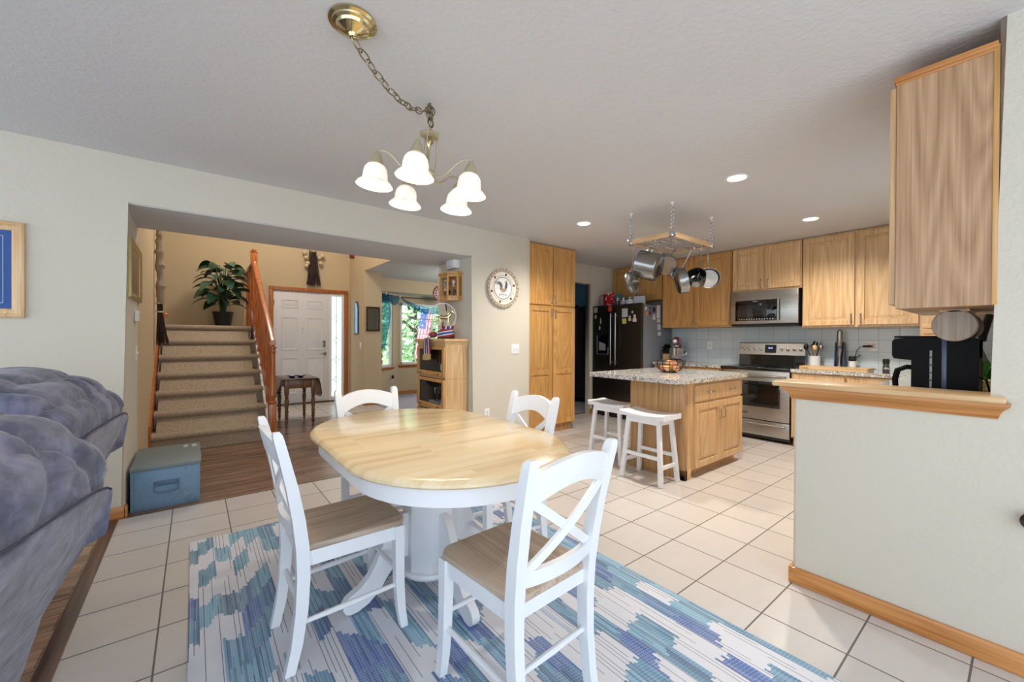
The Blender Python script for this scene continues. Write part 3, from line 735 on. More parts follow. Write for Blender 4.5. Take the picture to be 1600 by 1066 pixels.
for k in range(12):
    q = (k+0.7)/12.5; y = 5.66+q*1.5; x = 0.742-0.04*q
    zb = DZ*(math.floor((y-Y0)/DY)+1); zt = P0.z+(P1.z-P0.z)*(y-P0.y)/(P1.y-P0.y)-0.03
    bm = nb(); h_ = zt-zb
    box(bm, x-0.016, x+0.016, y-0.016, y+0.016, zb, zb+h_*0.22, 0.002)
    lathe(bm, [(0.012, zb+h_*0.215), (0.018, zb+h_*0.24), (0.011, zb+h_*0.27), (0.016, zb+h_*0.36), (0.014, zb+h_*0.5), (0.010, zb+h_*0.80), (0.009, zt)], (x, y, 0), 10)
    part('baluster', bm, MAT['rail'], st, True)
for k in range(5):
    bm = nb(); y = 7.3+k*0.19; x = 0.69
    lathe(bm, [(0.016, 1.393), (0.016, 1.60), (0.011, 1.63), (0.016, 1.72), (0.010, 2.30)], (x, y, 0), 10); part('baluster', bm, MAT['rail'], st, True)
bm = nb(); box(bm, 0.665, 0.725, 7.18, 8.26, 2.29, 2.35, 0.012); part('handrail', bm, MAT['rail'], st, True)
wr = thing('wall_handrail', 'short oak handrail end on the wall at the top of the stairs', 'handrail', (-0.33, 6.95, 1.3))
bm = nb(); tube(bm, [(-0.305, 6.90, 1.50), (-0.30, 7.0, 1.50), (-0.30, 7.02, 1.53)], [0.026, 0.026, 0.02], 10); part('rail', bm, MAT['rail'], wr, True)
bm = nb(); tube(bm, [(-0.365, 6.93, 1.46), (-0.33, 6.93, 1.455), (-0.305, 6.93, 1.48)], 0.008, 8); part('bracket', bm, MAT['brass'], wr, True)

# ------------------------------------------------------------------ potted plant on the landing
leafm = plain('dark_green_leaf', (30, 66, 44), 0.35)
leafm2 = plain('grey_green_leaf', (70, 110, 88), 0.4)
pl = thing('potted_plant', 'dark green broad-leaved potted plant on the stair landing', 'plant', (0.35, 7.72, 1.393))
bm = nb(); lathe(bm, [(0.09, 1.394), (0.10, 1.40), (0.135, 1.60), (0.145, 1.615), (0.13, 1.62), (0.12, 1.60), (0.03, 1.585)], (0.35, 7.72, 0), 20); part('pot', bm, MAT['iron'], pl, True)
rnd = random.Random(3); stems = nb(); leaves = nb(); leaves2 = nb()
for k in range(46):
    a = k*2.4; zt = 1.70+0.66*((k+1)/46)**0.85; rad = 0.12+0.20*math.sin(PI*(0.25+0.6*(k/45)))*rnd.uniform(0.4, 1.0)
    base = Vector((0.35+0.03*math.cos(a), 7.72+0.03*math.sin(a), 1.60)); tip = Vector((0.35+rad*0.5*math.cos(a), 7.72+rad*0.5*math.sin(a), zt))
    midp = (base+tip)/2+Vector((0, 0, 0.05)); midp.x = 0.35+(midp.x-0.35)*0.6; midp.y = 7.72+(midp.y-7.72)*0.6
    tube(stems, [base, midp, tip], [0.008, 0.006, 0.004], 5)
    out = Vector((math.cos(a), math.sin(a), 0)); L = rnd.uniform(0.24, 0.34); wd = L*0.27; side = out.cross(Vector((0, 0, 1)))
    side = (side+Vector((0, 0, rnd.uniform(-0.7, 0.7)))).normalized()
    tgt = leaves if k % 4 else leaves2
    prev = None; drop = rnd.uniform(0.5, 1.0)
    for i in range(7):
        q = i/6; c_ = tip+out*(L*q*0.85)+Vector((0, 0, L*(0.30*q-drop*q*q*0.75)))
        w_ = wd*math.sin(PI*min(1, q*0.93+0.05))**0.8
        row = [tgt.verts.new(c_-side*w_+Vector((0, 0, 0.25*w_))), tgt.verts.new(c_), tgt.verts.new(c_+side*w_+Vector((0, 0, 0.25*w_)))]
        if prev:
            for j in range(2): tgt.faces.new((prev[j], prev[j+1], row[j+1], row[j]))
        prev = row
part('stem', stems, leafm, pl, True)
part('foliage', leaves, leafm, pl, True); part('foliage', leaves2, leafm2, pl, True, 'paler grey green leaves')

# ------------------------------------------------------------------ twig broom on the stair wall
bark = plain('grey_birch_bark', (150, 136, 120), 0.9); twig = plain('dark_twigs', (56, 42, 36), 0.9); flower = plain('dried_flower', (206, 190, 166), 0.9)
br_ = thing('besom', 'tall twig besom with knobbly branch handle on the stair wall', 'broom', (-0.33, 6.3, 1.12))
bm = nb(); pts = []; rr_ = []
for i in range(26):
    q = i/25; pts.append((-0.330+0.022*q+rnd.uniform(-0.006, 0.006), 6.3+rnd.uniform(-0.008, 0.008), 2.62-q*1.0)); rr_.append(0.034+rnd.choice([-0.004, 0, 0.002, 0.013])+0.004*q)
tube(bm, pts, rr_, 9); part('handle', bm, bark, br_, True)
bm = nb()
for k in range(60):
    a = rnd.uniform(0, 2*PI); r1 = rnd.uniform(0, 0.022); r2 = rnd.uniform(0, 0.085); zz = 1.12+rnd.uniform(0, 0.05)
    tube(bm, [(-0.322+r1*math.cos(a), 6.3+r1*math.sin(a), 1.72+rnd.uniform(-0.05, 0.05)), (-0.318+r1*math.cos(a)*1.2, 6.3+r1*math.sin(a), 1.5), (-0.292+max(-0.07, r2*math.cos(a)), 6.3+r2*math.sin(a), zz)], [0.005, 0.005, 0.0035], 4)
part('bristles', bm, twig, br_, True)
for z in (1.52, 1.62, 1.70):
    bm = nb(); lathe(bm, [(0.034, z-0.008), (0.036, z), (0.034, z+0.008)], (-0.322, 6.3, 0), 12); part('binding', bm, flower, br_, True)

# dried twig swag above the front door
sw = thing('twig_swag', 'dried twig swag with pale blooms above the front door', 'wall decoration', (1.74, 8.2, 2.17))
bm = nb()
for k in range(90):
    x0 = rnd.uniform(-0.07, 0.07); x1 = rnd.uniform(-0.13, 0.13); z0 = rnd.uniform(2.70, 2.88)
    tube(bm, [(1.74+x0, 8.24+rnd.uniform(-0.03, 0.02), z0), (1.74+(x0+x1)/2, 8.225+rnd.uniform(-0.03, 0.02), 2.5), (1.74+x1, 8.22+rnd.uniform(-0.05, 0.03), 2.18+rnd.uniform(0, 0.05))], [0.004, 0.006, 0.003], 4)
part('twigs', bm, twig, sw, True)
bm = nb()
for x, z in ((-0.13, 2.70), (-0.10, 2.60), (0.12, 2.62), (0.10, 2.72), (0.15, 2.76), (-0.15, 2.78), (0.0, 2.84), (-0.12, 2.55)):
    ball(bm, (1.74+x, 8.20, z), rnd.uniform(0.035, 0.05), 8)
part('blooms', bm, flower, sw, True)

# ------------------------------------------------------------------ front door, side light, casing
d1 = struct('door_1', box(nb(), 1.10, 2.03, 8.275, 8.325, 0.03, 2.085, 0.004), MAT['door'], 'white six panel front door')
bm = nb()
for (xa, xb_) in ((1.225, 1.50), (1.645, 1.92)):
    for (za, zb_) in ((0.20, 0.86), (1.00, 1.60), (1.76, 1.92)):
        def ins(k, y): return [(xa+k, y, za+k), (xb_-k, y, za+k), (xb_-k, y, zb_-k), (xa+k, y, zb_-k)]
        loft(bm, [ins(0, 8.276), ins(0.004, 8.268), ins(0.014, 8.267), ins(0.022, 8.274), ins(0.034, 8.274), ins(0.06, 8.266)])
struct('door_panel', bm, MAT['door'], None, d1)
bm = nb(); box(bm, 1.905, 1.965, 8.262, 8.278, 1.055, 1.175, 0.02, 3); lathe(bm, [(0.018, 0), (0.018, 0.02), (0.006, 0.024)], (1.935, 8.262, 1.10), 14, Matrix.Rotation(PI/2, 4, 'X')); struct('deadbolt', bm, MAT['nickel'], 'nickel keypad deadbolt', d1)
bm = nb(); lathe(bm, [(0.034, 0), (0.034, 0.008), (0.014, 0.014), (0.012, 0.05)], (1.955, 8.276, 0.93), 18, Matrix.Rotation(PI/2, 4, 'X')); tube(bm, [(1.96, 8.23, 0.93), (1.90, 8.222, 0.93), (1.85, 8.226, 0.925)], 0.009, 8); struct('door_handle', bm, MAT['nickel'], 'nickel lever handle', d1)
bm = nb()
for z in (1.32, 1.36, 1.40): ball(bm, (1.573, 8.274, z), 0.008, 8)
struct('door_peephole', bm, MAT['nickel'], None, d1)
bm = nb()
for z in (0.25, 1.05, 1.85): cyl(bm, (1.112, 8.270, z-0.045), (1.112, 8.270, z+0.045), 0.006, seg=8)
struct('door_hinge', bm, MAT['nickel'], None, d1)
b = nb()
box(b, 1.03, 1.10, 8.245, 8.28, 0, 2.135, 0.006); box(b, 2.30, 2.375, 8.245, 8.28, 0, 2.135, 0.006); box(b, 1.03, 2.375, 8.242, 8.28, 2.075, 2.145, 0.006)
struct('trim_3', b, MAT['trimz'], 'orange oak casing around the front door')
b = nb(); box(b, 2.03, 2.075, 8.27, 8.34, 0.0, 2.08); box(b, 2.26, 2.30, 8.27, 8.34, 0, 2.08); box(b, 2.075, 2.26, 8.27, 8.34, 0.0, 0.10); box(b, 2.075, 2.26, 8.27, 8.34, 2.03, 2.08)
w1 = struct('window_1', b, MAT['white'], 'narrow leaded side light beside the front door')
b = nb(); box(b, 1.10, 2.30, 8.24, 8.30, 0.0, 0.03, 0.004); struct('trim_4', b, MAT['dark'], 'dark door threshold')
def frosted(name):
    m = bpy.data.materials.new(name); m.use_nodes = True; nt = m.node_tree; nt.nodes.clear()
    o = N(nt, 'ShaderNodeOutputMaterial'); t = N(nt, 'ShaderNodeBsdfTranslucent'); t.inputs[0].default_value = (0.95, 0.97, 1, 1)
    g = N(nt, 'ShaderNodeBsdfTransparent'); x = N(nt, 'ShaderNodeMixShader'); x.inputs[0].default_value = 0.22
    nt.links.new(t.outputs[0], x.inputs[1]); nt.links.new(g.outputs[0], x.inputs[2]); nt.links.new(x.outputs[0], o.inputs[0]); return m
MAT['frost'] = frosted('obscure_glass')
bm = nb(); box(bm, 2.075, 2.26, 8.30, 8.306, 0.10, 2.03); struct('window_pane', bm, MAT['frost'], None, w1)
bm = nb(); xc = 2.167
def lead(a, b_): tube(bm, [(xc+a[0], 8.296, a[1]), (xc+b_[0], 8.296, b_[1])], 0.0045, 5)
zs = [0.42, 0.80, 1.18, 1.60]
lead((0, 0.1), (0, 2.03))
for z in zs:
    d_ = 0.05
    lead((-d_*.75, z), (0, z+d_*1.3)); lead((0, z+d_*1.3), (d_*.75, z)); lead((d_*.75, z), (0, z-d_*1.3)); lead((0, z-d_*1.3), (-d_*.75, z))
    lead((-0.092, z), (-d_*.75, z)); lead((d_*.75, z), (0.092, z))
struct('window_lead', bm, MAT['nickel'], None, w1)

# ------------------------------------------------------------------ hall table with drop leaves
ct = thing('drop_leaf_table', 'small brown drop-leaf table with turned legs in front of the front door', 'side table', (1.14, 6.45, 0.004))
bm = nb(); TH = 0.665
box(bm, 0.925, 1.36, 6.13, 6.86, TH-0.018, TH, 0.006); part('table_top', bm, MAT['dark'], ct, True)
for s, x in ((-1, 0.925), (1, 1.36)):
    bm = nb(); pg = [(6.13, TH-0.004), (6.86, TH-0.004), (6.86, TH-0.10), (6.78, TH-0.24), (6.66, TH-0.30), (6.33, TH-0.30), (6.21, TH-0.24), (6.13, TH-0.10)]
    prism(bm, pg, 0, 0.016, 'yz')
    bm.transform(Matrix.Translation((x, 0, TH)) @ Matrix.Rotation(-s*R(14), 4, 'Y') @ Matrix.Translation((0 if s > 0 else -0.016, 0, -TH)))
    part('drop_leaf', bm, MAT['dark'], ct, True)
bm = nb(); box(bm, 0.985, 1.30, 6.19, 6.80, TH-0.135, TH-0.018, 0.003); part('apron', bm, MAT['brown'], ct, True)
for x, y in ((0.985, 6.20), (1.315, 6.20), (0.985, 6.79), (1.315, 6.79)):
    bm = nb(); box(bm, x-0.026, x+0.026, y-0.026, y+0.026, TH-0.20, TH-0.018, 0.003)
    lathe(bm, [(0.022, TH-0.20), (0.030, TH-0.215), (0.018, TH-0.23), (0.027, TH-0.25), (0.018, TH-0.27), (0.028, TH-0.30), (0.026, TH-0.36), (0.018, TH-0.42), (0.028, TH-0.45), (0.017, TH-0.47), (0.027, TH-0.49), (0.017, TH-0.51), (0.026, TH-0.53), (0.016, TH-0.55), (0.022, 0.06), (0.012, 0.035)], (x, y, 0), 14)
    ball(bm, (x, y, 0.018), 0.016, 8); part('leg', bm, MAT['brown'], ct, True)
bluegl = plain('cobalt_glass', (22, 28, 92), 0.12, coat=0.6); paleg = plain('pale_filling', (176, 200, 214), 0.4)
for i, (x, y, lab) in enumerate(((1.075, 6.35, 'cobalt blue flared dish on the hall table, the one nearer the staircase'), (1.185, 6.36, 'cobalt blue flared dish on the hall table, the one nearer the side light'))):
    t = thing('flared_dish', lab, 'dish', (x, y, TH), 0, 'cobalt dishes on the hall table')
    bm = nb(); rg = []
    for r_, z in ((0.022, 0), (0.03, 0.004), (0.034, 0.018), (0.062, 0.03), (0.058, 0.032), (0.03, 0.024), (0.004, 0.022)):
        rg.append([Vector((r_*(1+0.22*math.cos(4*2*PI*k/32)*(z > 0.01))*math.cos(2*PI*k/32), r_*(1+0.22*math.cos(4*2*PI*k/32)*(z > 0.01))*math.sin(2*PI*k/32), z)) for k in range(32)])
    loft(bm, rg); part('bowl', bm, bluegl, t)
    bm = nb(); lathe(bm, [(0.028, 0.020), (0.03, 0.03), (0.022, 0.04), (0.004, 0.043)], (0, 0, 0), 14); part('candle', bm, paleg, t)

# ------------------------------------------------------------------ wall things
def frame_xz(name, label, cat, x0, x1, z0, z1, y, fw_, mframe, inner, depth=0.025, extra=None):
    """picture on a wall that faces -y; y = wall face"""
    t = thing(name, label, cat, ((x0+x1)/2, y, z0))
    bm = nb()
    def rr(k, yy): return [(x0+k, yy, z0+k), (x1-k, yy, z0+k), (x1-k, yy, z1-k), (x0+k, yy, z1-k)]
    loft(bm, [rr(0, y-0.001), rr(0, y-depth*0.8), rr(fw_*0.15, y-depth), rr(fw_*0.35, y-depth), rr(fw_*0.45, y-depth*0.7), rr(fw_*0.7, y-depth*0.75), rr(fw_, y-depth*0.45), rr(fw_, y-0.001)], False, True)
    part('frame', bm, mframe, t, True)
    for nm, k, m, yy in inner:
        bm = nb(); box(bm, x0+k, x1-k, y-yy, y-yy+0.003, z0+k, z1-k); part(nm, bm, m, t, True)
    return t
bluemat = plain('blue_mat_board', (58, 92, 156), 0.8); palemat = plain('white_mat_board', (214, 224, 232), 0.8); darkart = plain('dusky_print', (120, 96, 74), 0.7)
frame_xz('framed_picture', 'oak framed picture with blue mat on the white wall above the recliners', 'picture', -1.62, -0.806, 1.334, 1.904, YW, 0.052, MAT['oak'],
         [('mat_board', 0.05, bluemat, 0.006), ('mat_line', 0.085, palemat, 0.0075), ('mat_inner', 0.088, bluemat, 0.009), ('print', 0.14, palemat, 0.011)])
def print_art(name):
    m, nt, b = new_mat(name)
    v = coords(nt, (3, 3, 3)); f = noise(nt, v, 1.5, 4)
    sp = N(nt, 'ShaderNodeSeparateXYZ'); nt.links.new(coords(nt), sp.inputs[0])
    h_ = math_(nt, 'MULTIPLY_ADD', f, 0.25, math_(nt, 'MULTIPLY', sp.outputs[2], 2.2))
    nt.links.new(ramp(nt, h_, [(0.1, srgb(120, 130, 126)), (0.35, srgb(134, 104, 84)), (0.75, srgb(140, 108, 82)), (0.95, srgb(128, 138, 132))]), b.inputs['Base Color'])
    b.inputs['Roughness'].default_value = 0.3; return m
t = thing('framed_picture', 'gilt framed print on the side of the opening above the thermostat', 'picture', (-0.37, 4.30, 1.51))
bm = nb(); y0, y1, z0, z1, x = 3.93, 4.66, 1.51, 1.935, -0.37
def rr(k, xx): return [(xx, y0+k, z0+k), (xx, y1-k, z0+k), (xx, y1-k, z1-k), (xx, y0+k, z1-k)]
loft(bm, [rr(0, x+0.001), rr(0, x+0.018), rr(0.008, x+0.022), rr(0.03, x+0.012), rr(0.045, x+0.008), rr(0.045, x+0.001)], False, True); part('frame', bm, metal('gilt_frame', (196, 178, 126), 0.35), t, True)
bm = nb(); box(bm, x+0.002, x+0.005, y0+0.04, y1-0.04, z0+0.04, z1-0.04); part('print', bm, print_art('landscape_print'), t, True)

t = thing('thermostat', 'white box thermostat on the side of the opening', 'thermostat', (-0.37, 4.37, 1.345))
bm = nb(); box(bm, -0.369, -0.345, 4.30, 4.42, 1.345, 1.43, 0.006); part('housing', bm, MAT['shell'], t, True)
bm = nb(); box(bm, -0.346, -0.342, 4.33, 4.39, 1.385, 1.415, 0.001); part('display', bm, plain('lcd_grey', (196, 204, 200), 0.3), t, True)
def switch(name, label, axis, pos, w, hgt, rockers, sgn, cat='light switch', toggles=True):
    """plate on a wall; axis: wall normal axis, sgn: which way it faces"""
    t = thing(name, label, cat, pos)
    def put(nm, u0_, u1_, z0, z1, d0, d1, m):
        bm = nb()
        if axis == 'y': box(bm, u0_, u1_, min(sgn*d0, sgn*d1), max(sgn*d0, sgn*d1), z0, z1, 0.0015)
        else: box(bm, min(sgn*d0, sgn*d1), max(sgn*d0, sgn*d1), u0_, u1_, z0, z1, 0.0015)
        part(nm, bm, m, t)
    put('cover_plate', -w/2, w/2, -hgt/2, hgt/2, 0.0005, 0.006, MAT['shell'])
    for i in range(rockers):
        c = (i-(rockers-1)/2)*0.046
        if toggles: put('toggle', c-0.005, c+0.005, -0.012, 0.012, 0.006, 0.016, MAT['shell'])
        else:
            for z in (0.018, -0.018): put('socket', c-0.014, c+0.014, z-0.012, z+0.012, 0.006, 0.008, plain('socket_face', (214, 214, 214), 0.4))
    return t
switch('light_switch', 'white double toggle switch plate between the rooster plate and the pantry', 'y', (2.987, YW, 1.105), 0.115, 0.115, 2, -1)
switch('light_switch', 'white toggle switch below the thermostat on the side of the opening', 'x', (-0.37, 4.415, 1.093), 0.07, 0.115, 1, 1)
switch('light_switch', 'white switch plate on the entry wall below the arched mirror', 'x', (2.41, 7.59, 1.09), 0.07, 0.115, 1, -1)
switch('wall_outlet', 'white outlet low on the wall behind the table, left of the pantry', 'y', (2.585, YW, 0.385), 0.072, 0.115, 1, -1, 'outlet', False)
switch('wall_outlet', 'white outlet on the backsplash left of the range', 'x', (6.02, 2.93, 1.145), 0.075, 0.115, 1, -1, 'outlet', False)
switch('wall_outlet', 'white outlet on the backsplash with a black plug in it', 'x', (6.02, 1.105, 1.165), 0.10, 0.115, 2, -1, 'outlet', False)

# rooster plate
def plate_mat(name):
    m, nt, b = new_mat(name)
    tc = N(nt, 'ShaderNodeTexCoord'); sp = N(nt, 'ShaderNodeSeparateXYZ'); nt.links.new(tc.outputs['Object'], sp.inputs[0])
    x = sp.outputs[0]; z = math_(nt, 'SUBTRACT', sp.outputs[2], 0.0)
    r_ = math_(nt, 'SQRT', math_(nt, 'ADD', math_(nt, 'MULTIPLY', x, x), math_(nt, 'MULTIPLY', z, z)))
    an = math_(nt, 'ARCTAN2', z, x)
    cream = srgb(226, 220, 208)
    col = ramp(nt, math_(nt, 'DIVIDE', r_, 0.24), [(0, srgb(232, 232, 232)), (0.50, srgb(232, 232, 232)), (0.505, srgb(60, 66, 84)), (0.53, srgb(60, 66, 84)), (0.535, cream), (0.60, cream), (0.61, srgb(150, 128, 112)), (0.63, cream), (0.76, cream), (0.80, srgb(150, 132, 112)), (0.86, srgb(196, 182, 162)), (1.0, srgb(128, 110, 92))])
    dots = math_(nt, 'MULTIPLY', math_(nt, 'GREATER_THAN', math_(nt, 'SINE', math_(nt, 'MULTIPLY', an, 28.0)), 0.55), math_(nt, 'GREATER_THAN', r_, 0.20))
    col = mix(nt, math_(nt, 'MULTIPLY', dots, 0.55), col, srgb(84, 66, 56))
    ring2 = math_(nt, 'MULTIPLY', math_(nt, 'GREATER_THAN', math_(nt, 'SINE', math_(nt, 'MULTIPLY', an, 6.0)), 0.9), math_(nt, 'MULTIPLY', math_(nt, 'GREATER_THAN', r_, 0.150), math_(nt, 'LESS_THAN', r_, 0.176)))
    col = mix(nt, ring2, col, srgb(70, 72, 88))
    nt.links.new(col, b.inputs['Base Color']); b.inputs['Roughness'].default_value = 0.25; b.inputs['Coat Weight'].default_value = 0.4
    return m
rp = thing('rooster_plate', 'round scalloped rooster plate hanging on the wall left of the pantry', 'decorative plate', (2.792, YW-0.002, 1.806))
bm = nb(); rg = []
for r_, y in ((0.09, -0.001), (0.17, -0.008), (0.215, -0.022), (0.222, -0.026), (0.205, -0.026), (0.18, -0.016), (0.14, -0.012), (0.002, -0.011)):
    rg.append([Vector((r_*(1+(0.022*math.cos(18*2*PI*k/144) if r_ > 0.2 else 0))*math.cos(2*PI*k/144), y, r_*(1+(0.022*math.cos(18*2*PI*k/144) if r_ > 0.2 else 0))*math.sin(2*PI*k/144)*1.0)) for k in range(144)])
loft(bm, rg); part('dish', bm, plate_mat('painted_plate'), rp)
def flat(poly, m, nm, th=0.0015, yy=-0.0115):
    b_ = nb(); prism(b_, poly, yy-th, yy, 'xz'); part(nm, b_, m, rp)
tan_ = plain('rooster_tan', (176, 150, 128), 0.5); slate = plain('rooster_slate', (74, 84, 104), 0.5); rust = plain('rooster_brown', (128, 104, 98), 0.5)
flat([(-0.045, 0.0), (-0.03, -0.03), (0.0, -0.045), (0.035, -0.04), (0.055, -0.015), (0.05, 0.01), (0.02, -0.005), (-0.015, 0.0)], tan_, 'rooster_body')
flat([(0.03, -0.01), (0.055, 0.0), (0.066, 0.03), (0.062, 0.06), (0.052, 0.078), (0.036, 0.07), (0.034, 0.04), (0.026, 0.02)], slate, 'rooster_neck')
flat([(0.062, 0.06), (0.078, 0.052), (0.062, 0.05)], rust, 'rooster_beak'); flat([(0.036, 0.07), (0.032, 0.088), (0.044, 0.082), (0.05, 0.094), (0.056, 0.08), (0.054, 0.07)], rust, 'rooster_comb')
for i, (a, r_) in enumerate(((0.2, 0.075), (0.55, 0.088), (0.9, 0.095))):
    pts = arc((-0.045-0.0*i, 0.015), 0.03+0.014*i, -0.9, 2.3+0.15*i, 12)
    b_ = nb(); tube(b_, [(px-0.02, -0.012, pz) for px, pz in pts], [0.003+0.003*math.sin(PI*j/12) for j in range(13)], 6); part('rooster_tail', b_, (rust, slate, tan_)[i], rp)
for x in (-0.012, 0.014):
    b_ = nb(); tube(b_, [(x, -0.012, -0.04), (x+0.002, -0.012, -0.07), (x-0.012, -0.012, -0.076)], 0.0022, 5); tube(b_, [(x+0.002, -0.012, -0.07), (x+0.016, -0.012, -0.074)], 0.002, 5); part('rooster_leg', b_, rust, rp)
b_ = nb()
for x, z in ((-0.05, -0.07), (-0.03, -0.075), (-0.05, -0.085), (0.04, -0.07), (0.055, -0.08), (0.03, -0.085), (0.0, -0.088)): ball(b_, (x, -0.0125, z), 0.006, 8, (1, 0.25, 1))
part('flower_dots', b_, slate, rp)

# framed mirror on the end of the entry wall, arched mirror on its side
mirr = metal('mirror_glass', (210, 214, 216), 0.03)
frame_xz('wall_mirror', 'small dark framed mirror on the end of the entry wall', 'mirror', 2.442, 2.690, 1.352, 1.797, 7.40, 0.036, MAT['dark'], [('mirror_glass', 0.034, mirr, 0.008)])
t = thing('arched_mirror', 'narrow arched mirror with dark frame on the entry wall beside the front door', 'mirror', (2.41, 7.82, 1.32))
ar = [(7.70, 1.30), (7.70, 1.72)] + [(7.82+0.12*math.cos(PI-PI*k/14), 1.72+0.20*math.sin(PI*k/14)) for k in range(1, 14)] + [(7.94, 1.72), (7.94, 1.30)]
bm = nb(); prism(bm, ar, 2.392, 2.409, 'yz'); part('frame', bm, plain('navy_frame', (30, 38, 66), 0.4), t, True)
bm = nb(); prism(bm, [(7.82+(y-7.82)*0.8, 1.56+(z-1.56)*0.92) for y, z in ar], 2.388, 2.393, 'yz'); part('mirror_glass', bm, plain('blue_reflection', (96, 138, 176), 0.12, 0.6), t, True)  # blue reflection put into the glass colour
bm = nb()
for k in range(4): box(bm, 2.385+0.0*k, 2.405, 8.0-0.02+0.06*k, 8.03+0.06*k, 2.76+0.01*k, 3.1)
single('striped_banner', bm, plain('dark_red_cloth', (128, 44, 26), 0.8), 'dark red striped banner high on the entry wall, only its foot showing below the soffit', 'banner')

# door chime and oak wall cabinet in the opening
t = thing('door_chime', 'white box door chime above the small oak wall cabinet', 'door chime', (2.37, 4.13, 2.085))
bm = nb(); box(bm, 2.315, 2.389, 4.03, 4.22, 2.03, 2.20, 0.006); part('cover', bm, MAT['shell'], t, True)
bm = nb()
for k in range(6): box(bm, 2.312, 2.316, 4.05+0.03*k, 4.06+0.03*k, 2.045, 2.06)
part('vent', bm, plain('chime_shadow_gap', (170, 172, 174), 0.5), t, True)  # raised grey bars, the shade of the slots is in their colour
wc = thing('wall_curio', 'small oak wall cabinet with three glass sides and trinkets inside', 'display cabinet', (2.37, 4.15, 1.66))
oct_ = [(2.389, 3.97), (2.33, 3.97), (2.25, 4.06), (2.25, 4.24), (2.33, 4.33), (2.389, 4.33)]
def sc(poly, k): return [(2.389+(x-2.389)*k, 4.15+(y-4.15)*k) for x, y in poly]
bm = nb(); prism(bm, sc(oct_, 1.10), 1.655, 1.675, 'xy', 0.003); prism(bm, sc(oct_, 1.0), 1.675, 1.71, 'xy'); part('base', bm, MAT['oakd'], wc, True)
bm = nb(); prism(bm, sc(oct_, 1.0), 1.925, 1.955, 'xy'); prism(bm, sc(oct_, 1.14), 1.955, 1.975, 'xy', 0.003); part('top', bm, MAT['oakd'], wc, True)
bm = nb()
for x, y in oct_[1:5]: cyl(bm, (x+0.004, 4.15+(y-4.15)*0.96, 1.70), (x+0.004, 4.15+(y-4.15)*0.96, 1.93), 0.014, seg=8)
for (a, b2) in zip(oct_[1:4], oct_[2:5]):
    m_ = ((a[0]+b2[0])/2+0.004, 4.15+((a[1]+b2[1])/2-4.15)*0.97)
box(bm, 2.380, 2.389, 3.975, 4.325, 1.70, 1.93); part('posts', bm, MAT['oakd'], wc, True)
bm = nb(); prism(bm, sc(oct_, 0.95), 1.81, 1.818, 'xy'); part('glass_shelf', bm, MAT['glass'], wc, True)
for i, (x, y, z) in enumerate(((2.33, 4.05, 1.711), (2.32, 4.15, 1.711), (2.33, 4.26, 1.711), (2.33, 4.06, 1.819), (2.32, 4.17, 1.819), (2.33, 4.27, 1.819))):
    bm = nb(); lathe(bm, [(0.016, 0), (0.018, 0.004), (0.008, 0.02), (0.02, 0.045), (0.022, 0.06), (0.010, 0.075)], (x, y, z), 12)
    single('figurine', bm, plain('trinket_%d' % i, ((70, 74, 84), (40, 42, 48), (150, 110, 80), (210, 210, 214), (90, 96, 110), (186, 190, 196))[i], 0.3),
           'tiny %s trinket on the %s shelf of the oak wall cabinet%s' % (('slate', 'black', 'brown', 'white', 'blue grey', 'silver')[i], ('lower', 'upper')[i > 2], ''), 'figurine', 'trinkets in the oak wall cabinet')

# ------------------------------------------------------------------ barrister bookcase
cu = thing('display_bookcase', 'oak bookcase with two glass doors standing in the opening by the rooster plate wall', 'bookcase', (2.23, 4.16, 0.0))
X0, X1, YA, YB = 2.085, 2.38, 3.835, 4.50
bm = nb()
box(bm, X0+0.02, X1, YA, YA+0.02, 0.0, 1.16); box(bm, X0+0.02, X1, YB-0.02, YB, 0.0, 1.16); box(bm, X1-0.012, X1, YA+0.0201, YB-0.0201, 0.0, 1.16)
for z in (0.06, 0.425, 0.785, 1.14): box(bm, X0+0.021, X1-0.0125, YA+0.0201, YB-0.0201, z, z+0.02)
box(bm, X0+0.01, X1, YA-0.004, YB, 0, 0.07, 0.003); box(bm, X0+0.016, X1-0.01, YA-0.004, YA+0.01, 0.785, 0.805, 0.002); box(bm, X0+0.016, X1-0.01, YA-0.004, YA+0.01, 0.425, 0.445, 0.002)
part('carcass', bm, MAT['oak'], cu, True)
bm = nb(); loft(bm, [[(X0+0.02-k, YA-k, z), (X1, YA-k, z), (X1, YB+k, z), (X0+0.02-k, YB+k, z)] for k, z in ((0.0, 1.15), (0.004, 1.165), (0.022, 1.19), (0.030, 1.198), (0.030, 1.217), (0.026, 1.221))])
part('cornice', bm, MAT['oak'], cu, True)
bm = nb(); box(bm, X1-0.018, X1-0.0127, YA+0.021, YB-0.0255, 0.081, 1.139); box(bm, X0+0.03, X1-0.0127, YB-0.025, YB-0.0203, 0.081, 1.139); box(bm, X0+0.03, X1-0.019, YA+0.0203, YA+0.024, 0.081, 1.139); part('interior_shade', bm, plain('cabinet_shade_brown', (52, 40, 32), 0.7), cu, True, 'added dark sheets standing in for the shade inside')  # added sheets, the dim interior's shade is put into their colour
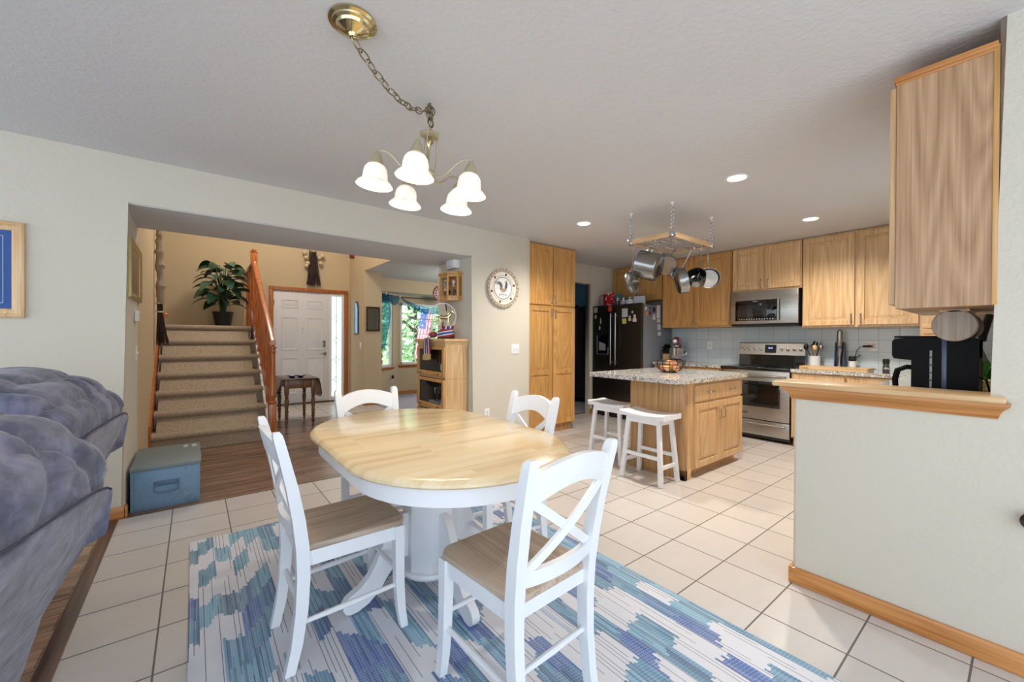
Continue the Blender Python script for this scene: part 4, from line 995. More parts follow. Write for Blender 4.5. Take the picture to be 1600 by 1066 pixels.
for z0, z1 in ((0.085, 0.42), (0.45, 0.78), (0.81, 1.138)):
    bm = nb(); f_ = 0.045
    box(bm, X0, X0+0.02, YA+0.005, YA+0.005+f_, z0, z1, 0.003); box(bm, X0, X0+0.02, YB-0.005-f_, YB-0.005, z0, z1, 0.003)
    box(bm, X0+0.0005, X0+0.0195, YA+0.005+f_, YB-0.005-f_, z0, z0+f_*1.1, 0.003); box(bm, X0+0.0005, X0+0.0195, YA+0.005+f_, YB-0.005-f_, z1-f_*0.8, z1, 0.003)
    dr = part('door', bm, MAT['oakd'], cu, True)
    bm = nb(); box(bm, X0+0.008, X0+0.011, YA+0.045, YB-0.045, z0+0.045, z1-0.03); part('door_pane', bm, MAT['glass'], dr, True)
    for y in (YA+0.12, YB-0.12):
        bm = nb(); lathe(bm, [(0.005, 0), (0.006, 0.008), (0.013, 0.012), (0.010, 0.022), (0.002, 0.024)], (X0, y, z0+0.024), 12, Matrix.Rotation(-PI/2, 4, 'Y')); part('door_knob', bm, MAT['brown'], dr, True)
bottle_m = plain('dark_bottle_glass', (14, 16, 14), 0.08, coat=0.6)
for i, (x, y, lab) in enumerate(((2.21, 4.06, 'dark wine bottle with white label behind the upper glass door'), (2.26, 3.96, 'dark bottle beside the round medallion in the bookcase'), (2.25, 4.18, 'dark bottle behind the sash fringe in the bookcase'))):
    t = thing('wine_bottle', lab, 'bottle', (x, y, 0.805), 0, 'bottles in the bookcase')
    bm = nb(); lathe(bm, [(0.034, 0), (0.037, 0.004), (0.037, 0.17), (0.030, 0.20), (0.015, 0.225), (0.0135, 0.28), (0.016, 0.285), (0.016, 0.295)], (0, 0, 0), 18); part('bottle', bm, bottle_m, t)
    bm = nb(); lathe(bm, [(0.0375, 0.06), (0.0378, 0.061), (0.0378, 0.13), (0.0375, 0.131)], (0, 0, 0), 18); part('label', bm, plain('bottle_label_%d' % i, ((226, 226, 222), (70, 66, 60), (60, 50, 46))[i], 0.7), t)
t = thing('medallion', 'round pewter medallion on a stand in the upper part of the bookcase', 'ornament', (2.17, 3.915, 0.805))
bm = nb(); Mx = Matrix.Rotation(PI/2, 4, 'Y'); lathe(bm, [(0.04, -0.004), (0.044, 0), (0.04, 0.004)], (2.165, 3.915, 0.93), 24, Mx); part('disc', bm, MAT['nickel'], t, True)
bm = nb(); box(bm, 2.16, 2.18, 3.885, 3.945, 0.805, 0.825, 0.003); cyl(bm, (2.17, 3.915, 0.82), (2.17, 3.915, 0.89), 0.004, seg=8); part('stand', bm, MAT['iron'], t, True)
def horse(name, label, loc, rz, s, m, mh, group=None):
    t = thing(name, label, 'figurine', loc, rz, group)
    bm = nb(); sk = bm
    # trunk along x, head at -x
    rg = []
    for x, z, hy, hz in ((-0.075, 0.125, 0.012, 0.016), (-0.06, 0.122, 0.022, 0.028), (-0.02, 0.118, 0.024, 0.027), (0.02, 0.118, 0.024, 0.026), (0.05, 0.124, 0.024, 0.027), (0.072, 0.124, 0.013, 0.016)):
        rg.append([Vector((x, hy*math.cos(2*PI*k/10), z+hz*math.sin(2*PI*k/10)))*s for k in range(10)])
    loft(bm, rg)
    tube(bm, [Vector(p)*s for p in ((-0.055, 0, 0.125), (-0.085, 0, 0.16), (-0.10, 0, 0.19), (-0.105, 0, 0.20))], [0.026*s, 0.02*s, 0.014*s, 0.01*s], 9)
    tube(bm, [Vector(p)*s for p in ((-0.094, 0, 0.200), (-0.118, 0, 0.188), (-0.142, 0, 0.168))], [0.014*s, 0.012*s, 0.007*s], 9)
    for y in (-0.006, 0.006): tube(bm, [Vector((-0.096, y, 0.205))*s, Vector((-0.094, y*1.3, 0.222))*s], [0.004*s, 0.001*s], 5)
    for x, y, k in ((-0.058, 0.013, -0.012), (-0.052, -0.013, 0.014), (0.06, 0.013, 0.016), (0.054, -0.013, -0.006)):
        rear = x > 0
        p = [(x, y, 0.11), (x+(0.004 if not rear else -0.010)+k*0.3, y, 0.07), (x+k*0.6+(0.012 if rear else 0), y, 0.042), (x+k, y, 0.012), (x+k-0.004, y, 0.0)]
        tube(bm, [Vector(q)*s for q in p], [0.013*s, 0.009*s, 0.0055*s, 0.005*s, 0.007*s], 7)
    part('body', bm, m, t)
    bm = nb(); tube(bm, [Vector(p)*s for p in ((0.072, 0, 0.13), (0.092, 0, 0.12), (0.097, 0, 0.085), (0.094, 0, 0.055))], [0.006*s, 0.009*s, 0.008*s, 0.002*s], 7); part('tail', bm, mh, t)
    bm = nb(); tube(bm, [Vector(p)*s for p in ((-0.045, 0, 0.152), (-0.072, 0, 0.178), (-0.09, 0, 0.206))], [0.006*s, 0.010*s, 0.005*s], 7); part('mane', bm, mh, t)
    return t
bh, wh = plain('black_horse_glaze', (36, 34, 38), 0.25), plain('white_mane', (206, 210, 220), 0.5)
horse('horse_figurine', 'black horse figurine with white mane standing on a plinth behind the lower glass door', (2.22, 4.16, 0.512), R(95), 1.15, bh, wh, 'horse figurines in the bookcase')
horse('horse_figurine', 'black horse figurine behind the pale card in the bookcase', (2.29, 4.01, 0.446), R(80), 1.0, bh, wh, 'horse figurines in the bookcase')
bm = nb(); box(bm, 2.14, 2.30, 4.05, 4.30, 0.446, 0.511, 0.006); single('figurine_plinth', bm, plain('plinth_grey', (120, 132, 146), 0.5), 'grey plinth under the horse figurine in the bookcase', 'plinth')
t = thing('greeting_card', 'pale folded card leaning in the lower part of the bookcase', 'card', (2.15, 3.93, 0.446))
bm = nb(); bar(bm, (2.135, 3.935, 0.447), (2.165, 3.935, 0.575), 0.10, 0.003, (0, 1, 0)); bar(bm, (2.195, 3.935, 0.447), (2.168, 3.935, 0.575), 0.10, 0.003, (0, 1, 0)); bm.transform(Matrix.Identity(4))
part('card', bm, plain('pale_card', (206, 216, 230), 0.7), t, True)
bm = nb(); bar(bm, (2.136, 3.935, 0.475), (2.154, 3.935, 0.545), 0.05, 0.001, (0, 1, 0)); bm.transform(Matrix.Translation((-0.0035, 0, 0))); part('card_picture', bm, plain('card_blue', (110, 140, 190), 0.7), t, True)

# hoop with brass horse and star-spangled sash on the bookcase
hp = thing('hoop_ornament', 'white hoop with black base and crossbar framing a brass horse on the bookcase', 'ornament', (2.24, 4.06, 1.221))
Fd = Vector((0.617, 0.787, 0)); Rd = Vector((0.787, -0.617, 0)); hc = Vector((2.20, 4.08, 1.47))
bm = nb(); tube(bm, [hc+Rd*(0.150*math.cos(2*PI*k/48))+Vector((0, 0, 0.150*math.sin(2*PI*k/48))) for k in range(48)], 0.0055, 8, True); part('hoop', bm, MAT['white'], hp, True)
bm = nb(); tube(bm, [hc+Rd*0.035+Vector((0, 0, 0.145)), hc+Rd*0.045+Vector((0, 0, 0.06))], 0.007, 8); tube(bm, [hc+Rd*0.0+Vector((0, 0, -0.13)), hc+Rd*0.005+Vector((0, 0, -0.06))], 0.007, 8); part('bracket', bm, MAT['iron'], hp, True)
bm = nb(); lathe(bm, [(0.09, 1.222), (0.095, 1.228), (0.09, 1.30), (0.06, 1.33), (0.02, 1.335)], (2.235, 4.06, 0), 24); part('base', bm, plain('dark_red_base', (92, 24, 30), 0.6), hp, True)
horse('brass_horse', 'brass horse standing inside the white hoop on the bookcase', (2.215, 4.075, 1.36), R(142), 0.86, MAT['brass'], MAT['brass'])
def sash_mat(name, axis=1, k=16.0):
    m, nt, b = new_mat(name)
    u = N(nt, 'ShaderNodeUVMap'); sp = N(nt, 'ShaderNodeSeparateXYZ'); nt.links.new(u.outputs[0], sp.inputs[0])
    nt.links.new(ramp(nt, sp.outputs[0], [(0.0, srgb(150, 34, 44)), (0.22, srgb(150, 34, 44)), (0.23, srgb(224, 222, 230)), (0.36, srgb(224, 222, 230)), (0.37, srgb(46, 84, 168)), (0.63, srgb(46, 84, 168)), (0.64, srgb(224, 222, 230)), (0.77, srgb(224, 222, 230)), (0.78, srgb(150, 34, 44))]), b.inputs['Base Color'])
    nt.nodes[-1].color_ramp.interpolation = 'CONSTANT'
    b.inputs['Roughness'].default_value = 0.6; return m
SASH = sash_mat('tricolour_sash')
def ribbon(paths, m, nm, parent, th=0.003):
    """paths: list of (left, right) points along the ribbon; u runs across"""
    bm = nb(); uv = bm.loops.layers.uv.new('u'); prev = None
    for a, b_ in paths:
        a, b_ = Vector(a), Vector(b_); row = [(bm.verts.new(a.lerp(b_, i/8)), i/8) for i in range(9)]
        if prev:
            for i in range(8):
                q = [prev[i], prev[i+1], row[i+1], row[i]]
                f = bm.faces.new([x[0] for x in q])
                for lp, x in zip(f.loops, q): lp[uv].uv = (x[1], 0)
        prev = row
    r_ = bmesh.ops.solidify(bm, geom=bm.faces[:], thickness=th)
    for v in bm.verts: v.co += Vector((0, 0, 0))
    return part(nm, bm, m, parent, True, smooth=60)
sa = thing('sash', 'red white and blue sash with gold fringe draped over the bookcase', 'sash', (2.12, 4.12, 1.222))
bc = Vector((2.235, 4.06, 0)); pth = []
for i in range(15):
    a = R(-60+i*(-165)/14); rr_ = 0.100+0.004*math.sin(i*1.3)
    z = 1.30-0.045*i/14
    pth.append((bc+Vector((rr_*math.cos(a), rr_*math.sin(a), z-0.042)), bc+Vector((rr_*0.93*math.cos(a), rr_*0.93*math.sin(a), z+0.042))))
ribbon(pth, SASH, 'wrap', sa)
ribbon([(Vector((2.16, 4.02, 1.315)), Vector((2.29, 3.99, 1.335))), (Vector((2.19, 4.05, 1.36)), Vector((2.30, 4.0, 1.37))), (Vector((2.22, 4.08, 1.345)), Vector((2.31, 4.05, 1.35)))], SASH, 'bow', sa)
for dy, dz in ((0.0, 0), (0.055, -0.012)):
    y0 = 4.13+dy; p = []
    for x, z in ((2.16, 1.245), (2.10, 1.236), (2.055, 1.228), (2.047, 1.20), (2.045, 1.14), (2.047, 1.08+dz), (2.05, 1.045+dz)):
        k = (1.245-z)/0.2; p.append(((x, y0-0.030-0.030*k, z), (x, y0+0.050+0.022*k, z)))
    ribbon(p, SASH, 'tail', sa)
    bm = nb()
    for j in range(11):
        yy = y0-0.058+0.128*j/10; tube(bm, [(2.05, yy, 1.05+dz), (2.046, yy+0.003*math.sin(j), 1.02+dz), (2.05, yy+0.004*math.sin(j*2), 0.992+dz)], [0.0045, 0.006, 0.005], 5)
    part('fringe', bm, plain('gold_fringe', (196, 170, 104), 0.7), sa, True, 'gold fringe')
bm = nb(); ball(bm, (2.125, 4.16, 1.268), 0.046, 14, (1, 1.2, 0.8)); part('knot', bm, plain('sash_knot', (150, 60, 74), 0.6), sa, True)

# ------------------------------------------------------------------ kitchen cabinets
FX = Matrix.Rotation(-PI/2, 4, 'Z')      # local front -y becomes world -x
def panel_door(w, h, t=0.022, fr=0.058, split=None):
    """raised panel door: x 0..w, z 0..h, front at y=-t"""
    bm = nb()
    box(bm, 0, fr, -t, 0, 0, h, 0.0025, 1); box(bm, w-fr, w, -t, 0, 0, h, 0.0025, 1)
    zz = [0, h] if not split else [0, split, h]
    box(bm, fr, w-fr, -t, 0, 0, fr, 0.0025, 1); box(bm, fr, w-fr, -t, 0, h-fr, h, 0.0025, 1)
    if split: box(bm, fr, w-fr, -t, 0, split-fr/2, split+fr/2, 0.0025, 1)
    spans = [(fr, h-fr)] if not split else [(fr, split-fr/2), (split+fr/2, h-fr)]
    for z0, z1 in spans:
        def r_(k, y): return [(fr-0.004+k, y, z0-0.004+k), (w-fr+0.004-k, y, z0-0.004+k), (w-fr+0.004-k, y, z1+0.004-k), (fr-0.004+k, y, z1+0.004-k)]
        loft(bm, [r_(0, -0.001), r_(0, -t*0.22), r_(0.010, -t*0.22), r_(0.040, -t*0.90), r_(0.044, -t*0.90)])
    return bm
def pull(L=0.096, d=0.026, horiz=False):
    bm = nb(); a = L/2
    pts = [(0, 0, -a), (0, -d*0.7, -a*0.98), (0, -d, -a*0.8), (0, -d, 0), (0, -d, a*0.8), (0, -d*0.7, a*0.98), (0, 0, a)]
    if horiz: pts = [(z, y, x) for x, y, z in pts]
    tube(bm, pts, 0.0048, 8)
    for s in (-a, a):
        c_ = (0, -0.002, s) if not horiz else (s, -0.002, 0)
        ball(bm, c_, 0.0085, 8, (1, 0.5, 1))
    return bm
def cabinet(name, label, cat, M, W_, D, z0, z1, doors, m=None, mdoor=None, group=None, toe=0.0, ends=0.0):
    """M maps local (x along the front, y into the wall, z up) to the room; doors = (x, z, w, h, kind, pullx, pullz)"""
    m = m or MAT['oak']; mdoor = mdoor or MAT['oak']
    loc = M @ Vector((W_/2, D/2, z0)); t = thing(name, label, cat, loc, 0, group)
    bm = nb(); t_ = 0.018
    if toe: box(bm, 0.0, W_, 0.065, D, z0, z0+toe)
    zb = z0+toe
    box(bm, 0, W_, 0.019, D, zb, z1)
    box(bm, 0, W_, 0.0, 0.0195, zb, z1, 0.001, 1)
    bm.transform(M); part('carcass', bm, m, t, True)
    for x, z, w, h, kind, px, pz in doors:
        if kind == 'drawer':
            bm = nb(); box(bm, 0, w, -0.019, 0, 0, h, 0.005, 2)
        else: bm = panel_door(w, h, split=kind if isinstance(kind, float) else None)
        bm.transform(M @ Matrix.Translation((x, -0.001, z)))
        dr = part('drawer' if kind == 'drawer' else 'door', bm, mdoor, t, True)
        for (hx, hz) in (px if isinstance(px, list) else [(px, pz)]):
            bm = pull(horiz=(kind == 'drawer')); bm.transform(M @ Matrix.Translation((x+hx, -0.020, z+hz))); part('handle', bm, MAT['nickel'], dr, True)
    return t
def at(x, y, rot=None):
    m_ = Matrix.Translation((x, y, 0)); return m_ @ rot if rot is not None else m_

# pantry tower
pw = 0.845
cabinet('pantry_cabinet', 'tall oak pantry cabinet with four doors left of the kitchen doorway', 'cabinet', at(3.245, 3.842), pw, 0.60, 0.0, 2.435,
        [(0.012, 1.665, 0.40, 0.755, 'door', 0.375, 0.075), (0.432, 1.665, 0.40, 0.755, 'door', 0.025, 0.075),
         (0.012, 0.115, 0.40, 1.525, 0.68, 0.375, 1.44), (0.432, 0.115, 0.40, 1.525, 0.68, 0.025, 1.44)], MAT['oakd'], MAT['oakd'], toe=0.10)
bm = nb(); box(bm, 3.19, 3.246, 3.80, 3.86, 0, HZ); struct('trim_5', bm, MAT['wall'])
# uppers along the range wall (fronts at x = 5.70)
XU = 5.70
def upper(label, y_left, y_right, z0, z1, nd, m=None, group='oak upper cabinets on the range wall'):
    W_ = y_left-y_right; M = at(XU, y_left, FX)
    dw = (W_-0.05)/2 if nd == 2 else W_-0.05; hgt = z1-z0-0.045
    ds = []
    if nd == 2: ds = [(0.012, z0+0.022, dw, hgt, 'door', dw-0.028, 0.07), (W_-0.012-dw, z0+0.022, dw, hgt, 'door', 0.028, 0.07)]
    else: ds = [(0.025, z0+0.022, dw, hgt, 'door', dw-0.03, 0.07)]
    return cabinet('upper_cabinet', label, 'cabinet', M, W_, 0.325, z0, z1, ds, m or MAT['oak'], m or MAT['oak'], group)
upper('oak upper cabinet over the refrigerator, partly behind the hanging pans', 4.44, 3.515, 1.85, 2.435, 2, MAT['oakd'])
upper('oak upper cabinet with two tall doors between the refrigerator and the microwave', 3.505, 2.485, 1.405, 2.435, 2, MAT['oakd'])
upper('short oak upper cabinet above the microwave', 2.475, 1.685, 1.855, 2.435, 2)
upper('oak upper cabinet with two tall doors right of the microwave', 1.675, 0.675, 1.375, 2.435, 2)
# corner cabinet reaching lower, with shelf lines
t = thing('corner_cabinet', 'oak corner cabinet with slatted front standing on the counter behind the coffee maker', 'cabinet', (5.78, 0.38, 0.90))
bm = nb(); box(bm, 5.58, 6.02, 0.36, 0.665, 0.90, 2.43); part('carcass', bm, MAT['oak'], t, True)
bm = nb()
for k in range(9): box(bm, 5.566, 5.582, 0.385, 0.645, 0.93+0.052*k, 0.93+0.052*k+0.046, 0.006)
part('tambour_door', bm, MAT['oaky'], t, True)
# cabinet over the pass-through: its veneered end faces the dining room
t = cabinet('upper_cabinet', 'oak upper cabinet hanging over the ledge, its veneered end to the dining room', 'cabinet', at(3.16, 0.362, Matrix.Rotation(PI, 4, 'Z')), 0.775, 0.285, 1.362, 2.345,
        [(0.012, 1.38, 0.37, 0.94, 'door', 0.34, 0.07), (0.394, 1.38, 0.37, 0.94, 'door', 0.03, 0.07)], MAT['oakpanel'], MAT['oak'], None)
bm = nb(); box(bm, 2.376, 3.16, 0.080, 0.372, 2.335, 2.358, 0.004); box(bm, 2.380, 2.40, 0.080, 0.366, 2.322, 2.336, 0.004); part('top_moulding', bm, MAT['trimy'], t, True)
bm = nb(); box(bm, 2.381, 2.387, 0.078, 0.092, 1.362, 2.335, 0.001); part('scribe_strip', bm, MAT['oakd'], t, True)
# base cabinets
cabinet('base_cabinet', 'oak base cabinet between the refrigerator and the range', 'cabinet', at(5.44, 3.475, FX), 0.985, 0.58, 0.0, 0.855,
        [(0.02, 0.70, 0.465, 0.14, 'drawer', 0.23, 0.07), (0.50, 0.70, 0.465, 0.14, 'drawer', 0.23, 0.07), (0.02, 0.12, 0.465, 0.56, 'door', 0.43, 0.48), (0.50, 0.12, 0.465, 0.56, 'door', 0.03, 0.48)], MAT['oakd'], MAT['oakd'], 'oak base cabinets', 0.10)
cabinet('base_cabinet', 'oak base cabinet right of the range, mostly hidden by the half wall', 'cabinet', at(5.44, 1.70, FX), 1.0, 0.58, 0.0, 0.855,
        [(0.012, 0.70, 0.48, 0.14, 'drawer', 0.24, 0.07), (0.51, 0.70, 0.48, 0.14, 'drawer', 0.24, 0.07), (0.012, 0.12, 0.48, 0.56, 'door', 0.45, 0.48), (0.51, 0.12, 0.48, 0.56, 'door', 0.03, 0.48)], None, None, 'oak base cabinets', 0.10)
cabinet('base_cabinet', 'oak sink base cabinet along the window wall behind the half wall', 'cabinet', at(5.42, 0.69, Matrix.Rotation(PI, 4, 'Z')), 2.90, 0.60, 0.0, 0.855,
        [(0.05+0.56*k, 0.12, 0.52, 0.70, 'door', 0.47 if k % 2 == 0 else 0.05, 0.6) for k in range(5)], None, None, 'oak base cabinets', 0.10)
def slab(name, poly, label, z0=0.857, z1=0.895):
    bm = nb(); prism(bm, poly, z0, z1, 'xy', 0.006); return single(name, bm, MAT['granite'], label, 'countertop')
slab('countertop', [(5.405, 2.488), (6.018, 2.488), (6.018, 3.48), (5.405, 3.48)], 'speckled granite countertop between the refrigerator and the range')
slab('countertop', [(2.53, 0.082), (6.018, 0.082), (6.018, 1.70), (5.405, 1.70), (5.405, 0.72), (2.53, 0.72)], 'speckled granite countertop right of the range, turning behind the ledge')

# ------------------------------------------------------------------ island
isl = cabinet('kitchen_island', 'oak kitchen island cabinet under the granite top, stools beside it', 'kitchen island', at(3.365, 1.83), 1.055, 0.555, 0.0, 0.848,
        [(0.115, 0.675, 0.925, 0.145, 'drawer', [(0.25, 0.075), (0.69, 0.075)], 0), (0.115, 0.085, 0.458, 0.57, 'door', 0.425, 0.45), (0.582, 0.085, 0.458, 0.57, 'door', 0.033, 0.45)], MAT['oak'], MAT['oak'], None, 0.075)
bm = nb(); box(bm, 3.335, 3.366, 1.826, 2.39, 0.0, 0.848, 0.002); part('end_panel', bm, wood('oak_end_panel', (196, 158, 112), (150, 112, 70), 2, 0.45, 0.8), isl, True)
bm = nb(); box(bm, 3.335, 3.43, 1.826, 1.90, 0.0, 0.09, 0.002); part('foot', bm, MAT['oak'], isl, True)
ip = rrect(3.165, 4.50, 1.775, 2.80, 0.07, 6)
bm = nb(); prism(bm, ip, 0.849, 0.887, 'xy', 0.008); single('island_countertop', bm, MAT['granite'], 'speckled granite island top with rounded corners under the pot rack', 'countertop')
def stool(label, loc, rz):
    t = thing('bar_stool', label, 'stool', loc, rz, 'white saddle stools at the island')
    bm = nb(); rg = []
    for i in range(15):
        s = -1+2*i/14; y = 0.222*s; sag = 0.018*(s*s)
        rg.append([(-0.128, y, 0.548), (0.128, y, 0.548), (0.132, y, 0.556), (0.132, y, 0.570+sag), (0.126, y, 0.577+sag), (0.0, y, 0.572+sag), (-0.126, y, 0.577+sag), (-0.132, y, 0.570+sag), (-0.132, y, 0.556)])
    loft(bm, rg); part('seat', bm, MAT['white'], t)
    for sx in (-1, 1):
        for sy in (-1, 1):
            bm = nb(); bar(bm, (sx*0.128, sy*0.192, 0.0), (sx*0.090, sy*0.148, 0.552), 0.034, 0.034, (0, 1, 0), 0.002); part('leg', bm, MAT['white'], t)
    for sx in (-1, 1):
        bm = nb(); bar(bm, (sx*0.112, -0.172, 0.225), (sx*0.112, 0.172, 0.225), 0.018, 0.030); part('stretcher', bm, MAT['white'], t)
        bm = nb(); bar(bm, (sx*0.094, -0.150, 0.520), (sx*0.094, 0.150, 0.520), 0.016, 0.045); part('apron', bm, MAT['white'], t)
    for sy in (-1, 1):
        bm = nb(); bar(bm, (-0.117, sy*0.180, 0.150), (0.117, sy*0.180, 0.150), 0.018, 0.030); part('stretcher', bm, MAT['white'], t)
        bm = nb(); bar(bm, (-0.09, sy*0.150, 0.520), (0.09, sy*0.150, 0.520), 0.016, 0.045); part('apron', bm, MAT['white'], t)
    return t
s1 = stool('white saddle-seat stool standing in front of the island end panel', (3.155, 2.06, 0.002), 0)
dup(s1, (3.36, 2.615, 0.002), R(0), 'white saddle-seat stool tucked under the granite overhang, behind the first stool')

# ------------------------------------------------------------------ range and microwave
rg_ = thing('range', 'stainless electric range with black glass cooktop and eight knobs', 'stove', (5.72, 2.08, 0.0))
YR0, YR1 = 1.712, 2.478
bm = nb(); box(bm, 5.455, 6.01, YR0, YR1, 0.03, 0.865); part('body', bm, MAT['iron'], rg_, True)
bm = nb(); box(bm, 5.40, 6.01, YR0-0.004, YR1+0.004, 0.866, 0.893, 0.004); part('cooktop', bm, MAT['blkglass'], rg_, True)
bm = nb()
for x, y, r_ in ((5.60, 1.90, 0.10), (5.60, 2.28, 0.085), (5.84, 1.90, 0.075), (5.84, 2.28, 0.075)): lathe(bm, [(r_, 0.8931), (r_, 0.8938), (r_-0.006, 0.8938), (r_-0.006, 0.8931)], (x, y, 0), 32)
part('burner_ring', bm, plain('burner_grey', (70, 72, 76), 0.3), rg_, True)
bm = nb(); prism(bm, [(5.93, 0.893), (6.012, 0.893), (6.012, 1.19), (5.965, 1.19), (5.945, 1.175), (5.935, 1.06)], YR0, YR1, 'xz'); part('backguard', bm, MAT['blkglass'], rg_, True)
bm = nb(); prism(bm, [(5.916, 1.035), (5.985, 1.035), (5.985, 1.196), (5.965, 1.196), (5.942, 1.182)], YR0-0.003, YR1+0.003, 'xz'); cp = part('control_panel', bm, MAT['steel'], rg_, True)
for y in (2.42, 2.355, 2.285, 2.21, 1.965, 1.895, 1.82, 1.75):
    bm = nb(); Mk = Matrix.Rotation(-PI/2-0.15, 4, 'Y'); lathe(bm, [(0.020, 0), (0.020, 0.006), (0.015, 0.008), (0.014, 0.026), (0.011, 0.03), (0.001, 0.03)], (5.929, y, 1.105), 16, Mk)
    part('knob', bm, MAT['chrome'], cp, True)
bm = nb(); prism(bm, [(5.914, 1.06), (5.93, 1.06), (5.945, 1.165), (5.930, 1.165)], 2.025, 2.155, 'xz'); part('display', bm, MAT['blkglass'], cp, True)
bm = nb()
for dy in (0.0, 0.012, 0.028, 0.040): box(bm, 5.9195, 5.922, 2.065+dy, 2.073+dy, 1.115, 1.13)
part('clock_digits', bm, emitter('clock_blue', (120, 150, 255), 1.2), cp, True)
bm = nb(); box(bm, 5.432, 5.457, YR0+0.004, YR1-0.004, 0.255, 0.855, 0.004); od = part('oven_door', bm, MAT['steel'], rg_, True)
bm = nb(); box(bm, 5.429, 5.434, YR0+0.10, YR1-0.10, 0.41, 0.725, 0.002); part('oven_window', bm, MAT['blkglass'], od, True)
bm = nb(); tube(bm, [(5.393, YR0+0.03, 0.79), (5.393, YR1-0.03, 0.79)], 0.013, 12)
for y in (YR0+0.06, YR1-0.06): cyl(bm, (5.393, y, 0.79), (5.434, y, 0.79), 0.008)
part('oven_handle', bm, MAT['steel'], od, True)
bm = nb(); prism(bm, [(2.245, 0.325), (2.37, 0.325), (2.365, 0.345), (2.25, 0.345)], 0, 0.002, 'xy')
bm.free(); bm = nb()
for k in range(9): box(bm, 5.4295, 5.4315, 2.27-k*0.013, 2.278-k*0.013, 0.318, 0.334+0.004*(k % 3 == 0))
part('badge', bm, MAT['iron'], od, True)
bm = nb(); box(bm, 5.436, 5.457, YR0+0.004, YR1-0.004, 0.065, 0.245, 0.004); wd = part('warming_drawer', bm, MAT['steel'], rg_, True)
bm = nb(); tube(bm, [(5.405, YR0+0.04, 0.205), (5.405, YR1-0.04, 0.205)], 0.010, 12)
for y in (YR0+0.07, YR1-0.07): cyl(bm, (5.405, y, 0.205), (5.438, y, 0.205), 0.006)
part('drawer_handle', bm, MAT['steel'], wd, True)
mw = thing('microwave', 'stainless over-the-range microwave with black glass door', 'microwave', (5.84, 2.08, 1.415))
bm = nb(); box(bm, 5.665, 6.015, 1.700, 2.470, 1.415, 1.848); part('body', bm, MAT['iron'], mw, True)
bm = nb(); box(bm, 5.632, 5.667, 1.697, 2.473, 1.432, 1.850, 0.006, 3); md = part('door', bm, MAT['steel'], mw, True)
bm = nb(); box(bm, 5.628, 5.634, 1.885, 2.405, 1.472, 1.735, 0.002); part('window', bm, MAT['blkglass'], md, True)
bm = nb(); tube(bm, [(5.602, 1.90, 1.475), (5.602, 1.90, 1.735)], 0.014, 12); cyl(bm, (5.602, 1.90, 1.50), (5.634, 1.90, 1.50), 0.008); cyl(bm, (5.602, 1.90, 1.71), (5.634, 1.90, 1.71), 0.008); part('handle', bm, MAT['steelz'], md, True)
bm = nb()
for k in range(14): box(bm, 5.6268, 5.6282, 2.36-k*0.030-0.009, 2.36-k*0.030, 1.487, 1.496 if k not in (7, 8) else 1.500)
part('control_marking', bm, plain('print_white', (214, 216, 224), 0.5), md, True)
bm = nb()
for i in range(34):
    for j in range(9): box(bm, 5.6272, 5.6278, 2.36-i*0.012, 2.36-i*0.012+0.007, 1.535+j*0.016, 1.535+j*0.016+0.009)
part('door_mesh', bm, plain('mesh_dots', (46, 46, 50), 0.4), md, True)
bm = nb()
for k in range(7): box(bm, 5.6266, 5.628, 2.19-k*0.0085, 2.196-k*0.0085, 1.714, 1.724)
part('badge', bm, plain('badge_grey', (176, 178, 182), 0.4), md, True)
bm = nb(); box(bm, 5.66, 6.01, 1.71, 2.46, 1.405, 1.416); part('vent_grille', bm, MAT['iron'], mw, True)

